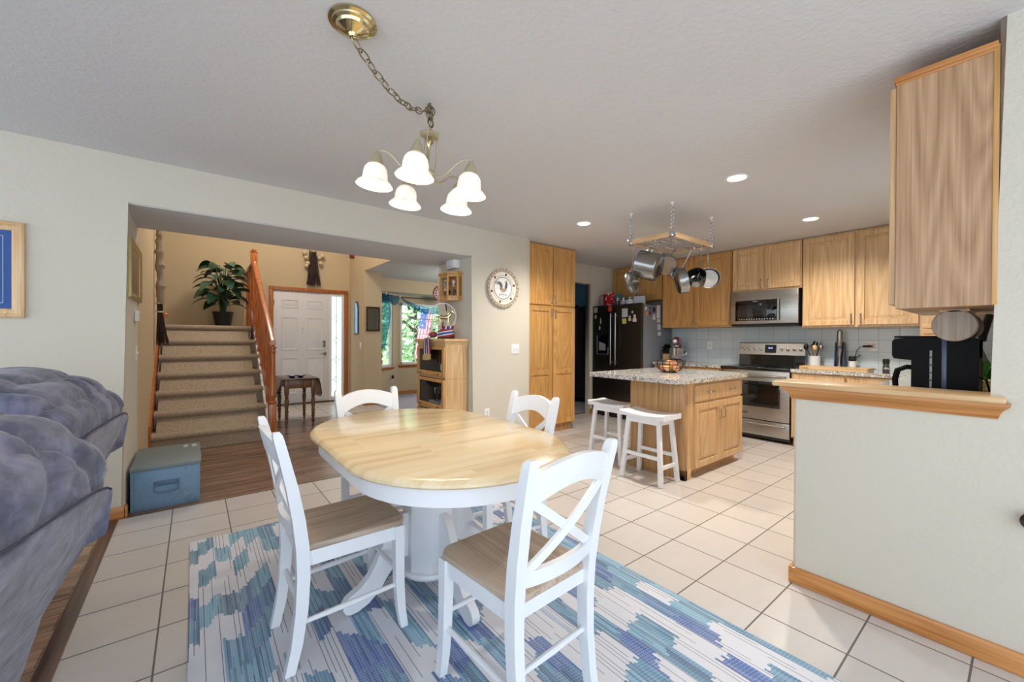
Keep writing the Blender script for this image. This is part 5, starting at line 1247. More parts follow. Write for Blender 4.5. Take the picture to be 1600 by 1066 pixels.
# ------------------------------------------------------------------ refrigerator
fr = thing('refrigerator', 'black stainless side-by-side refrigerator with grey side covered in magnets', 'refrigerator', (5.56, 3.97, 0.0))
FY0, FY1, FXF = 3.525, 4.43, 5.15
bm = nb(); box(bm, FXF+0.075, 5.98, FY0+0.005, FY1-0.005, 0.05, 1.745, 0.004); part('body', bm, MAT['greymetal'], fr, True)
bm = nb(); box(bm, FXF+0.09, 5.9, FY0+0.02, FY1-0.02, 0.0, 0.06); box(bm, FXF+0.03, FXF+0.08, FY0+0.01, FY1-0.01, 0.02, 0.07, 0.004); part('kick_grille', bm, MAT['iron'], fr, True)
YS = 3.985
for y0, y1, z0, z1, nm in ((YS+0.003, FY1, 0.735, 1.765, 'upper_door'), (FY0, YS-0.003, 0.735, 1.765, 'upper_door'), (FY0, FY1, 0.075, 0.728, 'freezer_drawer')):
    bm = nb(); n = 8; rg2 = []
    for i in range(n+1):
        y = y0+(y1-y0)*i/n; s = (y-(FY0+FY1)/2)/((FY1-FY0)/2); xf = FXF+0.006*s*s
        rg2.append([(xf+0.004, y, z0), (FXF+0.072, y, z0), (FXF+0.072, y, z1), (xf+0.004, y, z1), (xf, y, z1-0.006), (xf, y, z0+0.006)])
    loft(bm, rg2); dr = part(nm, bm, MAT['blksteel'], fr, True)
    if nm == 'upper_door':
        yh = YS+0.045 if y0 > YS else YS-0.045
        bm = nb(); tube(bm, [(FXF-0.048, yh, 0.83), (FXF-0.05, yh, 0.86), (FXF-0.05, yh, 1.60), (FXF-0.048, yh, 1.63)], 0.013, 12)
        for z in (0.87, 1.59): cyl(bm, (FXF-0.05, yh, z), (FXF+0.004, yh, z), 0.009)
        part('door_handle', bm, MAT['steelz'], dr, True)
        if y0 > YS:
            bm = nb(); box(bm, FXF-0.006, FXF+0.006, 4.105, 4.335, 0.985, 1.30, 0.004); part('dispenser', bm, MAT['blkglass'], dr, True)
            bm = nb(); box(bm, FXF-0.009, FXF-0.004, 4.325, 4.335, 0.99, 1.29); box(bm, FXF-0.009, FXF-0.004, 4.105, 4.115, 0.99, 1.10); box(bm, FXF-0.009, FXF-0.004, 4.105, 4.335, 0.985, 0.993)
            prism(bm, [(4.16, 1.05), (4.29, 1.05), (4.29, 1.19), (4.16, 1.15)], FXF-0.008, FXF-0.005, 'yz'); part('dispenser_trim', bm, plain('dispenser_silver', (168, 170, 176), 0.35, 0.3), dr, True)
        else:
            bm = nb(); box(bm, FXF-0.002, FXF+0.008, 3.55, 3.64, 1.708, 1.713); box(bm, FXF-0.002, FXF+0.008, 3.55, 3.555, 1.708, 1.73); part('badge', bm, MAT['chrome'], dr, True)
    else:
        bm = nb(); tube(bm, [(FXF-0.04, FY0+0.08, 0.685), (FXF-0.04, FY1-0.08, 0.685)], 0.012, 12)
        for y in (FY0+0.12, FY1-0.12): cyl(bm, (FXF-0.04, y, 0.685), (FXF+0.006, y, 0.685), 0.008)
        part('drawer_handle', bm, MAT['steelz'], dr, True)
def magnet(label, y, z, w, h, rgb, shape='card', side=False, detail=None):
    bm = nb()
    if shape == 'card': pg = [(-w/2, -h/2), (w/2, -h/2), (w/2, h/2), (-w/2, h/2)]
    elif shape == 'rabbit': pg = [(-0.5*w, -0.5*h), (0.5*w, -0.5*h), (0.5*w, -0.1*h), (0.25*w, 0.05*h), (0.3*w, 0.5*h), (0.12*w, 0.5*h), (0.02*w, 0.15*h), (-0.1*w, 0.48*h), (-0.28*w, 0.42*h), (-0.25*w, 0.0), (-0.5*w, -0.2*h)]
    elif shape == 'star': pg = [(math.cos(PI/2+PI*k/5)*(w/2 if k % 2 == 0 else w/4), math.sin(PI/2+PI*k/5)*(h/2 if k % 2 == 0 else h/4)) for k in range(10)]
    elif shape == 'round': pg = [(w/2*math.cos(2*PI*k/14), h/2*math.sin(2*PI*k/14)) for k in range(14)]
    else: pg = [(-0.5*w, 0), (-0.2*w, 0.2*h), (-0.3*w, 0.5*h), (0.1*w, 0.3*h), (0.45*w, 0.45*h), (0.25*w, 0.1*h), (0.5*w, -0.2*h), (0.05*w, -0.15*h), (-0.1*w, -0.5*h), (-0.2*w, -0.1*h)]
    if side: prism(bm, [(y+a, z+b_) for a, b_ in pg], FY0-0.0005, FY0+0.0045, 'xz')
    else: prism(bm, [(y+a, z+b_) for a, b_ in pg], FXF-0.005, FXF+0.0055, 'yz')
    single('fridge_magnet', bm, plain('magnet_%s' % len(bpy.data.objects), rgb, 0.6), label, 'magnet', 'magnets on the refrigerator')
magnet('square grey magnet at the top left corner of the refrigerator door', 4.37, 1.70, 0.07, 0.085, (176, 178, 180))
magnet('cream angel-shaped magnet below the grey square one', 4.37, 1.59, 0.05, 0.08, (214, 186, 150), 'star')
magnet('slim white magnet above the water dispenser', 4.265, 1.52, 0.016, 0.09, (196, 200, 210))
magnet('pale pink figure magnet just above the water dispenser', 4.285, 1.41, 0.038, 0.08, (222, 190, 180), 'star')
magnet('large pale picture card on the right refrigerator door', 3.80, 1.63, 0.10, 0.13, (190, 198, 192))
magnet('square yellow note on the right refrigerator door', 3.81, 1.505, 0.068, 0.078, (206, 196, 112))
magnet('white rabbit magnet on the right refrigerator door, the one beside the yellow note', 3.71, 1.545, 0.05, 0.08, (214, 204, 190), 'rabbit')
magnet('larger white rabbit magnet by the right edge of the refrigerator door', 3.625, 1.545, 0.06, 0.11, (222, 212, 200), 'rabbit')
magnet('white house-shaped magnet above the two rabbits', 3.665, 1.635, 0.045, 0.045, (216, 206, 198), 'star')
magnet('red and white snowman magnet at the top of the door gap', 4.08, 1.71, 0.08, 0.10, (206, 70, 50), 'round')
for lab, x, z, w, h, rgb, sh in (('long white list pad on the grey side of the refrigerator', 5.62, 1.655, 0.085, 0.20, (214, 218, 226), 'card'), ('small white card under the list pad', 5.63, 1.515, 0.08, 0.055, (206, 212, 222), 'card'),
        ('white card third from the top on the refrigerator side', 5.635, 1.42, 0.08, 0.09, (202, 208, 220), 'card'), ('lowest white card on the refrigerator side', 5.645, 1.315, 0.08, 0.055, (206, 212, 224), 'card'),
        ('white round magnet near the front edge of the refrigerator side', 5.29, 1.69, 0.05, 0.055, (226, 222, 220), 'round'), ('green magnet on the refrigerator side', 5.40, 1.70, 0.06, 0.05, (34, 120, 84), 'round'), ('yellow magnet on the refrigerator side', 5.31, 1.615, 0.05, 0.06, (214, 160, 50), 'round'),
        ('dark red bird magnet on the refrigerator side', 5.40, 1.62, 0.075, 0.09, (104, 30, 32), 'bird'), ('dark blue bird magnet on the refrigerator side', 5.50, 1.67, 0.11, 0.12, (32, 34, 74), 'bird'), ('white ghost-shaped magnet on the refrigerator side', 5.50, 1.575, 0.07, 0.09, (216, 220, 228), 'rabbit')):
    magnet(lab, x, z, w, h, rgb, sh, True)
# on top of the refrigerator
FT = 1.765
def dotted(name, base, dot):
    m, nt, b = new_mat(name); v = N(nt, 'ShaderNodeTexVoronoi'); nt.links.new(coords(nt), v.inputs['Vector']); v.inputs['Scale'].default_value = 22
    nt.links.new(mix(nt, math_(nt, 'LESS_THAN', v.outputs['Distance'], 0.42), srgb(base), srgb(dot)), b.inputs['Base Color']); b.inputs['Roughness'].default_value = 0.5; return m
bm = nb(); box(bm, 5.19, 5.30, 4.11, 4.21, FT-0.018, FT+0.205, 0.008); single('gift_box', bm, dotted('red_dotted_paper', (190, 26, 34), (236, 226, 226)), 'tall red box with white dots on top of the refrigerator', 'box')
bm = nb(); box(bm, 5.22, 5.30, 4.225, 4.275, FT-0.018, FT+0.185, 0.004); single('gift_box', bm, dotted('red_paper', (150, 20, 34), (216, 90, 90)), 'narrow dark red box left of the dotted red one', 'box')
t = thing('photo_frame', 'thin black frame standing at the left end of the refrigerator top', 'picture', (5.30, 4.34, FT-0.018))
bm = nb(); box(bm, 5.295, 5.31, 4.27, 4.405, FT-0.018, FT+0.18); box(bm, 5.290, 5.295, 4.27, 4.276, FT-0.018, FT+0.18); box(bm, 5.290, 5.295, 4.399, 4.405, FT-0.018, FT+0.18); box(bm, 5.290, 5.295, 4.27, 4.405, FT+0.174, FT+0.18); part('frame', bm, MAT['iron'], t, True)
bm = nb(); box(bm, 5.291, 5.296, 4.277, 4.398, FT-0.01, FT+0.172); part('print', bm, plain('grey_print', (170, 176, 172), 0.5), t, True)
bm = nb(); box(bm, 5.34, 5.46, 4.06, 4.18, FT-0.018, FT+0.19, 0.01); single('gift_box', bm, plain('teal_tin', (70, 124, 128), 0.4), 'teal tin behind the dotted red box on the refrigerator', 'tin')
for i, (y, lab) in enumerate(((4.02, 'clear steel canister on the refrigerator next to the red boxes'), (3.905, 'middle canister of the three on the refrigerator, patterned'), (3.79, 'canister on the refrigerator under the hanging pan lid'))):
    t = thing('canister', lab, 'canister', (5.26, y, FT-0.018), 0, 'canisters on the refrigerator')
    bm = nb(); lathe(bm, [(0.05, 0), (0.052, 0.004), (0.052, 0.10), (0.046, 0.108)], (0, 0, 0), 20); part('jar', bm, MAT['pot'], t)
    bm = nb(); lathe(bm, [(0.046, 0.108), (0.05, 0.112), (0.05, 0.126), (0.01, 0.13)], (0, 0, 0), 20); part('lid', bm, MAT['nickel'], t)
    bm = nb(); lathe(bm, [(0.0525, 0.025), (0.0527, 0.026), (0.0527, 0.085), (0.0525, 0.086)], (0, 0, 0), 20); part('label', bm, plain('canister_label_%d' % i, ((70, 72, 80), (176, 176, 186), (214, 214, 216))[i], 0.5), t)
t = thing('tray', 'white enamel tray standing on its edge on top of the refrigerator', 'tray', (5.30, 3.63, FT-0.018))
bm = nb(); box(bm, 5.27, 5.285, 3.53, 3.735, FT-0.018, FT+0.118, 0.006); part('tray_body', bm, plain('tray_white', (206, 212, 222), 0.35), t, True)
bm = nb()
tube(bm, [(5.268, 3.53, FT-0.01), (5.268, 3.53, FT+0.118), (5.268, 3.735, FT+0.118), (5.268, 3.735, FT-0.01)], 0.004, 6, True); part('rim', bm, MAT['iron'], t, True)

# ------------------------------------------------------------------ things on the counters
GT = 0.895
BWL = Vector((3.865, 2.29, 0.887))
fb = thing('wire_fruit_bowl', 'black wire fruit bowl of apples on the island', 'bowl', BWL)
bm = nb(); Rb = 0.145
def bowl_r(q): return 0.055+(Rb-0.055)*math.sin(q*PI/2)**0.9
for q in (0.0, 0.55, 0.8, 1.0):
    r_, z = bowl_r(q), 0.006+0.112*q**1.4; tube(bm, [(r_*math.cos(2*PI*k/40), r_*math.sin(2*PI*k/40), z) for k in range(40)], 0.0035 if q < 1 else 0.0055, 6, True)
part('ring_wire', bm, MAT['iron'], fb)
for k in range(12):
    bm = nb(); a = 2*PI*k/12; tube(bm, [(bowl_r(j/8)*math.cos(a), bowl_r(j/8)*math.sin(a), 0.006+0.112*(j/8)**1.4) for j in range(9)], 0.0035, 6); part('rib_wire', bm, MAT['iron'], fb)
bm = nb(); lathe(bm, [(0.055, 0), (0.058, 0.004), (0.05, 0.008), (0.01, 0.008)], (0, 0, 0), 24); part('base', bm, MAT['iron'], fb)
def apple_m(name, a, b_):
    m, nt, b = new_mat(name); f = noise(nt, coords(nt, (14, 14, 40)), 1.0, 3)
    nt.links.new(ramp(nt, f, [(0.35, srgb(a)), (0.6, srgb(b_))]), b.inputs['Base Color']); b.inputs['Roughness'].default_value = 0.3; return m
ap = [apple_m('apple_red', (190, 60, 60), (214, 150, 110)), apple_m('apple_yellow', (222, 190, 130), (214, 150, 100)), apple_m('apple_pink', (206, 110, 84), (226, 178, 116))]
for i, (dx, dy, z, k, lab) in enumerate(((-0.02, 0.065, 0.012, 0, 'red apple at the refrigerator side of the wire bowl'), (-0.045, 0.0, 0.012, 1, 'yellow apple at the front of the wire bowl'), (0.02, -0.005, 0.012, 1, 'yellow apple in the middle of the wire bowl'),
                                         (0.0, -0.068, 0.012, 2, 'pink apple at the range side of the wire bowl'), (0.06, 0.05, 0.014, 0, 'red apple at the back of the wire bowl'), (-0.005, -0.045, 0.062, 2, 'pink apple lying on top of the others in the wire bowl'), (0.03, 0.03, 0.064, 1, 'yellow apple lying on top of the others in the wire bowl'))):
    t = thing('apple', lab, 'apple', BWL+Vector((dx, dy, z)), i*1.1, 'apples in the wire bowl')
    bm = nb(); lathe(bm, [(0.004, 0.006), (0.014, 0.0), (0.028, 0.012), (0.034, 0.032), (0.030, 0.050), (0.016, 0.058), (0.004, 0.052)], (0, 0, 0), 18); part('fruit', bm, ap[k], t)
    bm = nb(); tube(bm, [(0, 0, 0.052), (0.003, 0, 0.068)], 0.0015, 5); part('stem', bm, MAT['brown'], t)

mx = thing('stand_mixer', 'dark red stand mixer with steel bowl beside the refrigerator', 'mixer', (5.74, 3.29, GT))
mred = plain('mixer_red', (112, 18, 44), 0.15, coat=0.8)
Mm = Matrix.Translation((5.74, 3.29, GT)) @ Matrix.Rotation(R(200), 4, 'Z')
bm = nb(); prism(bm, rrect(-0.10, 0.15, -0.075, 0.075, 0.05), 0, 0.035, 'xy', 0.008); loft(bm, [[Vector((-0.09+0.05*math.cos(2*PI*k/16)-0.0*z, 0.05*math.sin(2*PI*k/16), z)) for k in range(16)] for z in (0.03, 0.12, 0.22, 0.26)]); bm.transform(Mm); part('base', bm, mred, mx, True)
bm = nb(); rg3 = []
for x, ry, rz_, z in ((-0.16, 0.03, 0.035, 0.30), (-0.14, 0.055, 0.058, 0.30), (-0.05, 0.066, 0.07, 0.305), (0.06, 0.062, 0.066, 0.308), (0.13, 0.052, 0.056, 0.308), (0.165, 0.035, 0.038, 0.306)):
    rg3.append([Vector((x, ry*math.cos(2*PI*k/20), z+rz_*math.sin(2*PI*k/20))) for k in range(20)])
loft(bm, rg3); bm.transform(Mm); part('head', bm, mred, mx, True)
bm = nb(); lathe(bm, [(0.05, 0.04), (0.075, 0.05), (0.100, 0.12), (0.105, 0.20), (0.108, 0.205), (0.10, 0.205), (0.09, 0.12), (0.03, 0.055)], (0.06, 0, 0), 28); tube(bm, [(0.06, 0.105, 0.18), (0.06, 0.145, 0.17), (0.06, 0.145, 0.12), (0.06, 0.095, 0.10)], 0.007, 8); bm.transform(Mm); part('bowl', bm, MAT['chrome'], mx, True)
bm = nb(); lathe(bm, [(0.03, 0.215), (0.034, 0.23), (0.034, 0.25), (0.012, 0.21)], (0.06, 0, 0), 16); box(bm, 0.16, 0.172, -0.02, 0.02, 0.29, 0.325, 0.005); bm.transform(Mm); part('hub', bm, MAT['chrome'], mx, True)
kb = thing('knife_block', 'pale wooden knife block with black handles left of the mixer', 'knife block', (5.72, 3.42, GT))
bm = nb(); prism(bm, [(5.66, GT), (5.80, GT), (5.80, GT+0.19), (5.765, GT+0.215), (5.66, GT+0.10)], 3.37, 3.475, 'xz', 0.003); part('block', bm, wood('pale_block', (214, 184, 140), (180, 144, 100), 2), kb, True)
for i in range(4):
    for j in range(3):
        bm = nb(); y = 3.385+0.025*i; p0 = Vector((5.68+0.03*j, y, GT+0.118+0.037*j)); d_ = Vector((-0.72, 0, 0.69)); bar(bm, p0, p0+d_*(0.10-0.015*((i+j) % 2)), 0.014, 0.022, (0, 1, 0), 0.003); part('knife_handle', bm, MAT['blk'], kb, True)

uc = thing('utensil_crock', 'white crock full of cooking utensils right of the range', 'crock', (5.88, 1.60, GT))
bm = nb(); lathe(bm, [(0.05, 0), (0.056, 0.004), (0.06, 0.13), (0.062, 0.145), (0.055, 0.145), (0.05, 0.01), (0.01, 0.008)], (0, 0, 0), 24); part('crock', bm, MAT['shell'], uc)
for i, (a, tilt, L, kind, m) in enumerate(((0.5, 0.30, 0.29, 'ladle', 'steelz'), (1.6, 0.45, 0.29, 'spoon', 'blk'), (2.4, 0.25, 0.30, 'spatula', 'steelz'), (3.4, 0.30, 0.27, 'wood', 'wood'), (4.6, 0.35, 0.28, 'spoon', 'steelz'), (5.6, 0.30, 0.29, 'spatula', 'blk'), (0.0, 0.15, 0.31, 'spoon', 'blk'), (4.0, 0.14, 0.31, 'spatula', 'steelz'))):
    t = thing('cooking_utensil', ['steel ladle in the white crock', 'black spoon leaning left out of the white crock', 'steel spatula in the white crock, head flat and upright', 'wooden spoon in the white crock', 'steel serving spoon in the white crock', 'black spatula leaning right out of the white crock', 'black slotted spoon upright at the back of the crock', 'steel turner at the back of the crock'][i], 'utensil', (5.88, 1.60, GT+0.012), 0, 'utensils in the white crock')
    d_ = Vector((math.cos(a)*tilt, math.sin(a)*tilt, 1)).normalized(); p0 = Vector((0.02*math.cos(a+PI), 0.02*math.sin(a+PI), 0.0)); mm = MAT['steelz'] if m == 'steelz' else (MAT['blk'] if m == 'blk' else MAT['oak'])
    bm = nb(); tube(bm, [p0, p0+d_*(L-0.06)], 0.0045, 8); part('handle', bm, mm, t)
    bm = nb(); e = p0+d_*(L-0.03)
    if kind == 'spatula': bar(bm, e-d_*0.035, e+d_*0.045, 0.006, 0.05, (1, 0.3, 0), 0.002)
    else: ball(bm, e, 0.030, 12, (0.9, 0.9, 1.25) if kind != 'ladle' else (1.15, 1.15, 0.9))
    part('head', bm, mm, t)
ib = thing('immersion_blender', 'steel immersion blender upright in its dark stand on the counter', 'blender', (5.90, 1.365, GT))
bm = nb(); lathe(bm, [(0.024, 0.01), (0.026, 0.03), (0.013, 0.06), (0.014, 0.12), (0.026, 0.20), (0.026, 0.24), (0.028, 0.245), (0.028, 0.36), (0.024, 0.44), (0.012, 0.452), (0.002, 0.454)], (0, 0, 0), 22); part('wand', bm, MAT['steelz'], ib)
bm = nb(); lathe(bm, [(0.0285, 0.235), (0.0295, 0.24), (0.0295, 0.262), (0.0285, 0.266)], (0, 0, 0), 22); part('collar', bm, plain('blue_grey_plastic', (58, 72, 94), 0.3), ib)
bm = nb(); prism(bm, [(-0.06, 0.0), (0.06, 0.0), (0.05, 0.04), (0.045, 0.31), (-0.045, 0.31), (-0.05, 0.04)], 0.03, 0.055, 'yz', 0.004); prism(bm, rrect(-0.055, 0.055, -0.07, 0.07, 0.03), 0, 0.012, 'xy', 0.003)
for s in (-1, 1): prism(bm, [(-0.03, 0.01), (0.035, 0.01), (0.035, 0.31), (0.01, 0.31)], s*0.042-0.004, s*0.042+0.004, 'xz')
part('stand', bm, plain('stand_slate', (52, 62, 84), 0.35), ib)
pc = thing('milk_frother', 'small white cup with black lid and a cord to the outlet', 'cup', (5.90, 1.245, GT))
bm = nb(); lathe(bm, [(0.03, 0), (0.033, 0.004), (0.034, 0.10), (0.03, 0.103)], (0, 0, 0), 20); part('cup', bm, MAT['shell'], pc)
bm = nb(); lathe(bm, [(0.035, 0.098), (0.036, 0.10), (0.036, 0.15), (0.02, 0.156), (0.002, 0.157)], (0, 0, 0), 20); tube(bm, [(0, -0.03, 0.14), (0, -0.07, 0.165)], 0.006, 8); part('lid', bm, MAT['blk'], pc)
bm = nb(); tube(bm, [(0.02, -0.02, 0.15), (0.03, -0.03, 0.22), (0.05, -0.06, 0.262), (0.075, -0.085, 0.266)], 0.004, 6); part('cord', bm, MAT['blk'], pc)
bm = nb(); tube(bm, [(0.076, -0.075, 0.266), (0.076, -0.158, 0.268)], 0.013, 10, flat=0.8); part('plug', bm, MAT['blk'], pc)
cb_ = thing('cutting_board', 'thick pale wooden cutting board lying on the counter right of the range', 'cutting board', (5.55, 1.30, GT))
bm = nb(); prism(bm, rrect(5.435, 5.70, 1.02, 1.63, 0.02), GT+0.001, GT+0.040, 'xy', 0.004); part('board', bm, wood('board_wood', (224, 194, 150), (190, 150, 104), 1), cb_, True)
bm = nb()
for k in range(6): box(bm, 5.4335, 5.4355, 1.595-k*0.011, 1.601-k*0.011, GT+0.014, GT+0.024)
part('brand_mark', bm, MAT['dark'], cb_, True)
bm = nb(); tube(bm, [(5.60, 1.02, GT+0.03), (5.58, 0.985, GT+0.034), (5.52, 0.975, GT+0.034), (5.47, 0.985, GT+0.034), (5.455, 1.02, GT+0.03)], 0.004, 6); part('handle', bm, MAT['nickel'], cb_, True)
for i, (x, y, lab) in enumerate(((5.50, 0.895, 'pepper mill with black top on the counter corner near the coffee maker'),)):
    t = thing('pepper_mill', lab, 'pepper mill', (x, y, GT))
    bm = nb(); lathe(bm, [(0.026, 0), (0.028, 0.004), (0.028, 0.06), (0.024, 0.08), (0.024, 0.098)], (0, 0, 0), 20); part('jar', bm, plain('peppercorns', (58, 56, 58), 0.15, coat=0.6), t)
    bm = nb(); lathe(bm, [(0.0285, 0.042), (0.029, 0.043), (0.029, 0.058), (0.0285, 0.06)], (0, 0, 0), 20); part('band', bm, MAT['chrome'], t)
    bm = nb(); lathe(bm, [(0.026, 0.098), (0.028, 0.10), (0.028, 0.142), (0.024, 0.147), (0.002, 0.148)], (0, 0, 0), 20); part('cap', bm, MAT['blk'], t)
dr_ = thing('dish_rack', 'steel wire dish rack on the counter behind the coffee maker carafe', 'dish rack', (5.2, 0.42, GT))
bm = nb(); tube(bm, [(5.0, 0.25, GT+0.02), (5.4, 0.25, GT+0.02), (5.4, 0.60, GT+0.02), (5.0, 0.60, GT+0.02)], 0.004, 6, True); tube(bm, [(5.0, 0.25, GT+0.11), (5.4, 0.25, GT+0.11), (5.4, 0.60, GT+0.11), (5.0, 0.60, GT+0.11)], 0.004, 6, True)
for x in (5.0, 5.4):
    for y in (0.25, 0.60): cyl(bm, (x, y, GT), (x, y, GT+0.11), 0.004, seg=6)
part('frame', bm, MAT['chrome'], dr_, True)
for k in range(9):
    bm = nb(); x = 5.03+0.043*k; tube(bm, [(x, 0.25, GT+0.02), (x, 0.42, GT+0.02), (x, 0.43, GT+0.12), (x, 0.44, GT+0.02), (x, 0.60, GT+0.02)], 0.003, 5); part('prong', bm, MAT['chrome'], dr_, True)

# coffee maker seen from its side, carafe under the brew head
CMX0, CMX1 = 2.655, 2.875
cm = thing('coffee_maker', 'black drip coffee maker behind the oak ledge', 'coffee maker', (2.76, 0.27, GT))
MAT['maker'] = plain('matte_black_plastic', (10, 10, 11), 0.5, spec=0.12)
bm = nb(); sd_ = [(0.135, GT), (0.345, GT), (0.345, GT+0.238), (0.405, GT+0.244), (0.412, GT+0.26), (0.412, GT+0.325), (0.402, GT+0.340), (0.30, GT+0.345), (0.20, GT+0.345), (0.135, GT+0.342)]
for x in (CMX0, CMX1-0.012): prism(bm, sd_, x, x+0.012, 'yz', 0.003)
box(bm, CMX0+0.012, CMX1-0.012, 0.137, 0.195, GT, GT+0.34); box(bm, CMX0+0.012, CMX1-0.012, 0.137, 0.343, GT, GT+0.028); box(bm, CMX0+0.012, CMX1-0.012, 0.137, 0.408, GT+0.25, GT+0.338, 0.003)
part('housing', bm, MAT['maker'], cm, True)
bm = nb(); box(bm, CMX0-0.003, CMX0+0.001, 0.230, 0.246, GT+0.02, GT+0.335, 0.001); part('side_strip', bm, plain('slate_strip', (62, 76, 100), 0.25), cm, True, 'slate blue side strip')
bm = nb(); box(bm, CMX0-0.003, CMX0+0.001, 0.276, 0.284, GT+0.06, GT+0.285, 0.001)
part('water_gauge', bm, plain('gauge_grey', (150, 152, 156), 0.3), cm, True)
bm = nb()
for k in range(6): box(bm, CMX0-0.0045, CMX0-0.0028, 0.277, 0.283, GT+0.075+0.035*k, GT+0.082+0.035*k)
part('gauge_marks', bm, MAT['iron'], cm, True)
bm = nb(); box(bm, CMX0-0.002, CMX1+0.002, 0.25, 0.405, GT+0.343, GT+0.352, 0.003); part('lid', bm, MAT['maker'], cm, True)
bm = nb(); tube(bm, [(2.70, 0.136, GT+0.17), (2.69, 0.115, GT+0.16), (2.685, 0.105, GT+0.11), (2.69, 0.112, GT+0.06), (2.70, 0.13, GT+0.03)], 0.004, 6); part('cord', bm, MAT['blk'], cm, True)
cf = thing('carafe', 'glass coffee carafe inside the coffee maker, its black loop handle sticking out', 'carafe', (2.765, 0.272, GT+0.030))
def realglass(name):
    m, nt, b = new_mat(name); b.inputs['Base Color'].default_value = (0.95, 0.97, 0.98, 1); b.inputs['Transmission Weight'].default_value = 0.0; b.inputs['Roughness'].default_value = 0.08; b.inputs['Alpha'].default_value = 0.35; return m
MAT['carafe'] = realglass('carafe_glass')
bm = nb(); lathe(bm, [(0.05, 0), (0.060, 0.006), (0.068, 0.05), (0.064, 0.10), (0.05, 0.14), (0.046, 0.155)], (0, 0, 0), 28); part('pot', bm, MAT['carafe'], cf)
bm = nb(); lathe(bm, [(0.047, 0.15), (0.05, 0.155), (0.05, 0.172), (0.02, 0.18), (0.002, 0.18)], (0, 0, 0), 24); part('lid', bm, MAT['blk'], cf)
bm = nb(); tube(bm, [(-0.02, 0.045, 0.168), (-0.02, 0.10, 0.172), (-0.02, 0.132, 0.155), (-0.02, 0.142, 0.11), (-0.02, 0.138, 0.05), (-0.02, 0.118, 0.012), (-0.02, 0.062, 0.03)], [0.010, 0.012, 0.013, 0.012, 0.011, 0.009, 0.006], 10); part('handle', bm, MAT['maker'], cf)
# towel holder under the cabinet, pot handle, plant and basket in the corner
th = thing('paper_towel_holder', 'round wooden ends of a paper towel holder under the upper cabinet', 'towel holder', (2.80, 0.20, 1.21))
My = Matrix.Rotation(PI/2, 4, 'Y')
for x, w in ((2.60, 0.02), (2.90, 0.02)):
    bm = nb(); lathe(bm, [(0.066, 0), (0.070, 0.004), (0.070, w-0.004), (0.066, w)], (x, 0.205, 1.292), 36, My); part('end_disc', bm, wood('grey_oak_disc', (186, 172, 156), (140, 122, 106), 2, 0.5), th, True)
bm = nb(); lathe(bm, [(0.05, 0), (0.05, 0.27)], (2.625, 0.205, 1.292), 24, My); part('towel_roll', bm, plain('paper_white', (236, 236, 234), 0.9), th, True)
bm = nb(); box(bm, 2.60, 2.92, 0.16, 0.25, 1.352, 1.361); part('mount', bm, MAT['oak'], th, True)
bl = thing('skillet', 'black skillet with its handle up leaning behind the coffee maker', 'pan', (3.36, 0.17, GT))
bm = nb(); Ms = Matrix.Translation((3.37, 0.165, GT+0.19)) @ Matrix.Rotation(R(72), 4, 'X')
lathe(bm, [(0.13, 0), (0.165, 0.03), (0.168, 0.03), (0.135, -0.006), (0.002, -0.006)], (0, 0, 0), 32); bm.transform(Ms); part('pan', bm, MAT['blk'], bl, True)
bm = nb(); tube(bm, [(3.40, 0.160, GT+0.33), (3.41, 0.162, GT+0.36), (3.43, 0.138, GT+0.475)], [0.014, 0.019, 0.017], 10); part('handle', bm, MAT['maker'], bl, True)
cp_ = thing('potted_herb', 'small bright green plant in a woven yellow pot in the corner behind the coffee maker', 'plant', (3.02, 0.16, GT))
bm = nb(); lathe(bm, [(0.05, 0), (0.055, 0.004), (0.072, 0.14), (0.066, 0.142), (0.05, 0.12), (0.01, 0.12)], (0, -0.01, 0), 20); part('pot', bm, speckle('woven_yellow', (206, 190, 120), [((150, 134, 74), 0.5, 1.0)], 70, 0.8), cp_)
bm = nb()
for k in range(16):
    a = k*2.4; tp = Vector((0.055*math.cos(a), -0.01+0.055*math.sin(a), 0.19+0.05*math.sin(k*1.7))); sd = Vector((-math.sin(a), math.cos(a), 0))*0.022; rt_ = Vector((0.012*math.cos(a), -0.01+0.012*math.sin(a), 0.13))
    vs = [bm.verts.new(p) for p in (rt_, (rt_+tp)/2+sd+Vector((0, 0, 0.03)), tp, (rt_+tp)/2-sd+Vector((0, 0, 0.03)))]; bm.faces.new(vs)
part('foliage', bm, plain('herb_green', (64, 150, 62), 0.4), cp_)

# ------------------------------------------------------------------ chandelier over the table
hook = Vector((0.958, 1.918, HZ))
CH = thing('chandelier', 'five-shade cream and brass chandelier swagged on a chain over the table', 'chandelier', (hook.x, hook.y, 1.95))
can_ = Vector((0.478, 1.612, HZ))
bm = nb(); lathe(bm, [(0.072, 0), (0.086, -0.002), (0.088, -0.010), (0.076, -0.014), (0.074, -0.020), (0.062, -0.024), (0.058, -0.034), (0.036, -0.046), (0.018, -0.052), (0.012, -0.062), (0.002, -0.064)], can_, 40); part('ceiling_canopy', bm, MAT['brass'], CH, True)
bm = nb(); p0 = can_+Vector((0, 0, -0.064)); p1 = hook+Vector((0, 0, -0.035)); n = 13
def link(bm, c, t_, s_, L=0.040, w=0.0145, r_=0.0029):
    t_ = t_.normalized(); s_ = (s_-t_*s_.dot(t_)).normalized(); pts = []
    for k in range(14):
        a = 2*PI*k/14; pts.append(c+t_*(L/2*math.cos(a))+s_*(w*math.sin(a)*(1.0)))
    tube(bm, pts, r_, 6, True)
cur = []
for i in range(n+1):
    q = i/n; p = p0.lerp(p1, q); p.z -= 0.085*4*q*(1-q)*(1.0-0.35*(0.5-q)); cur.append(p)
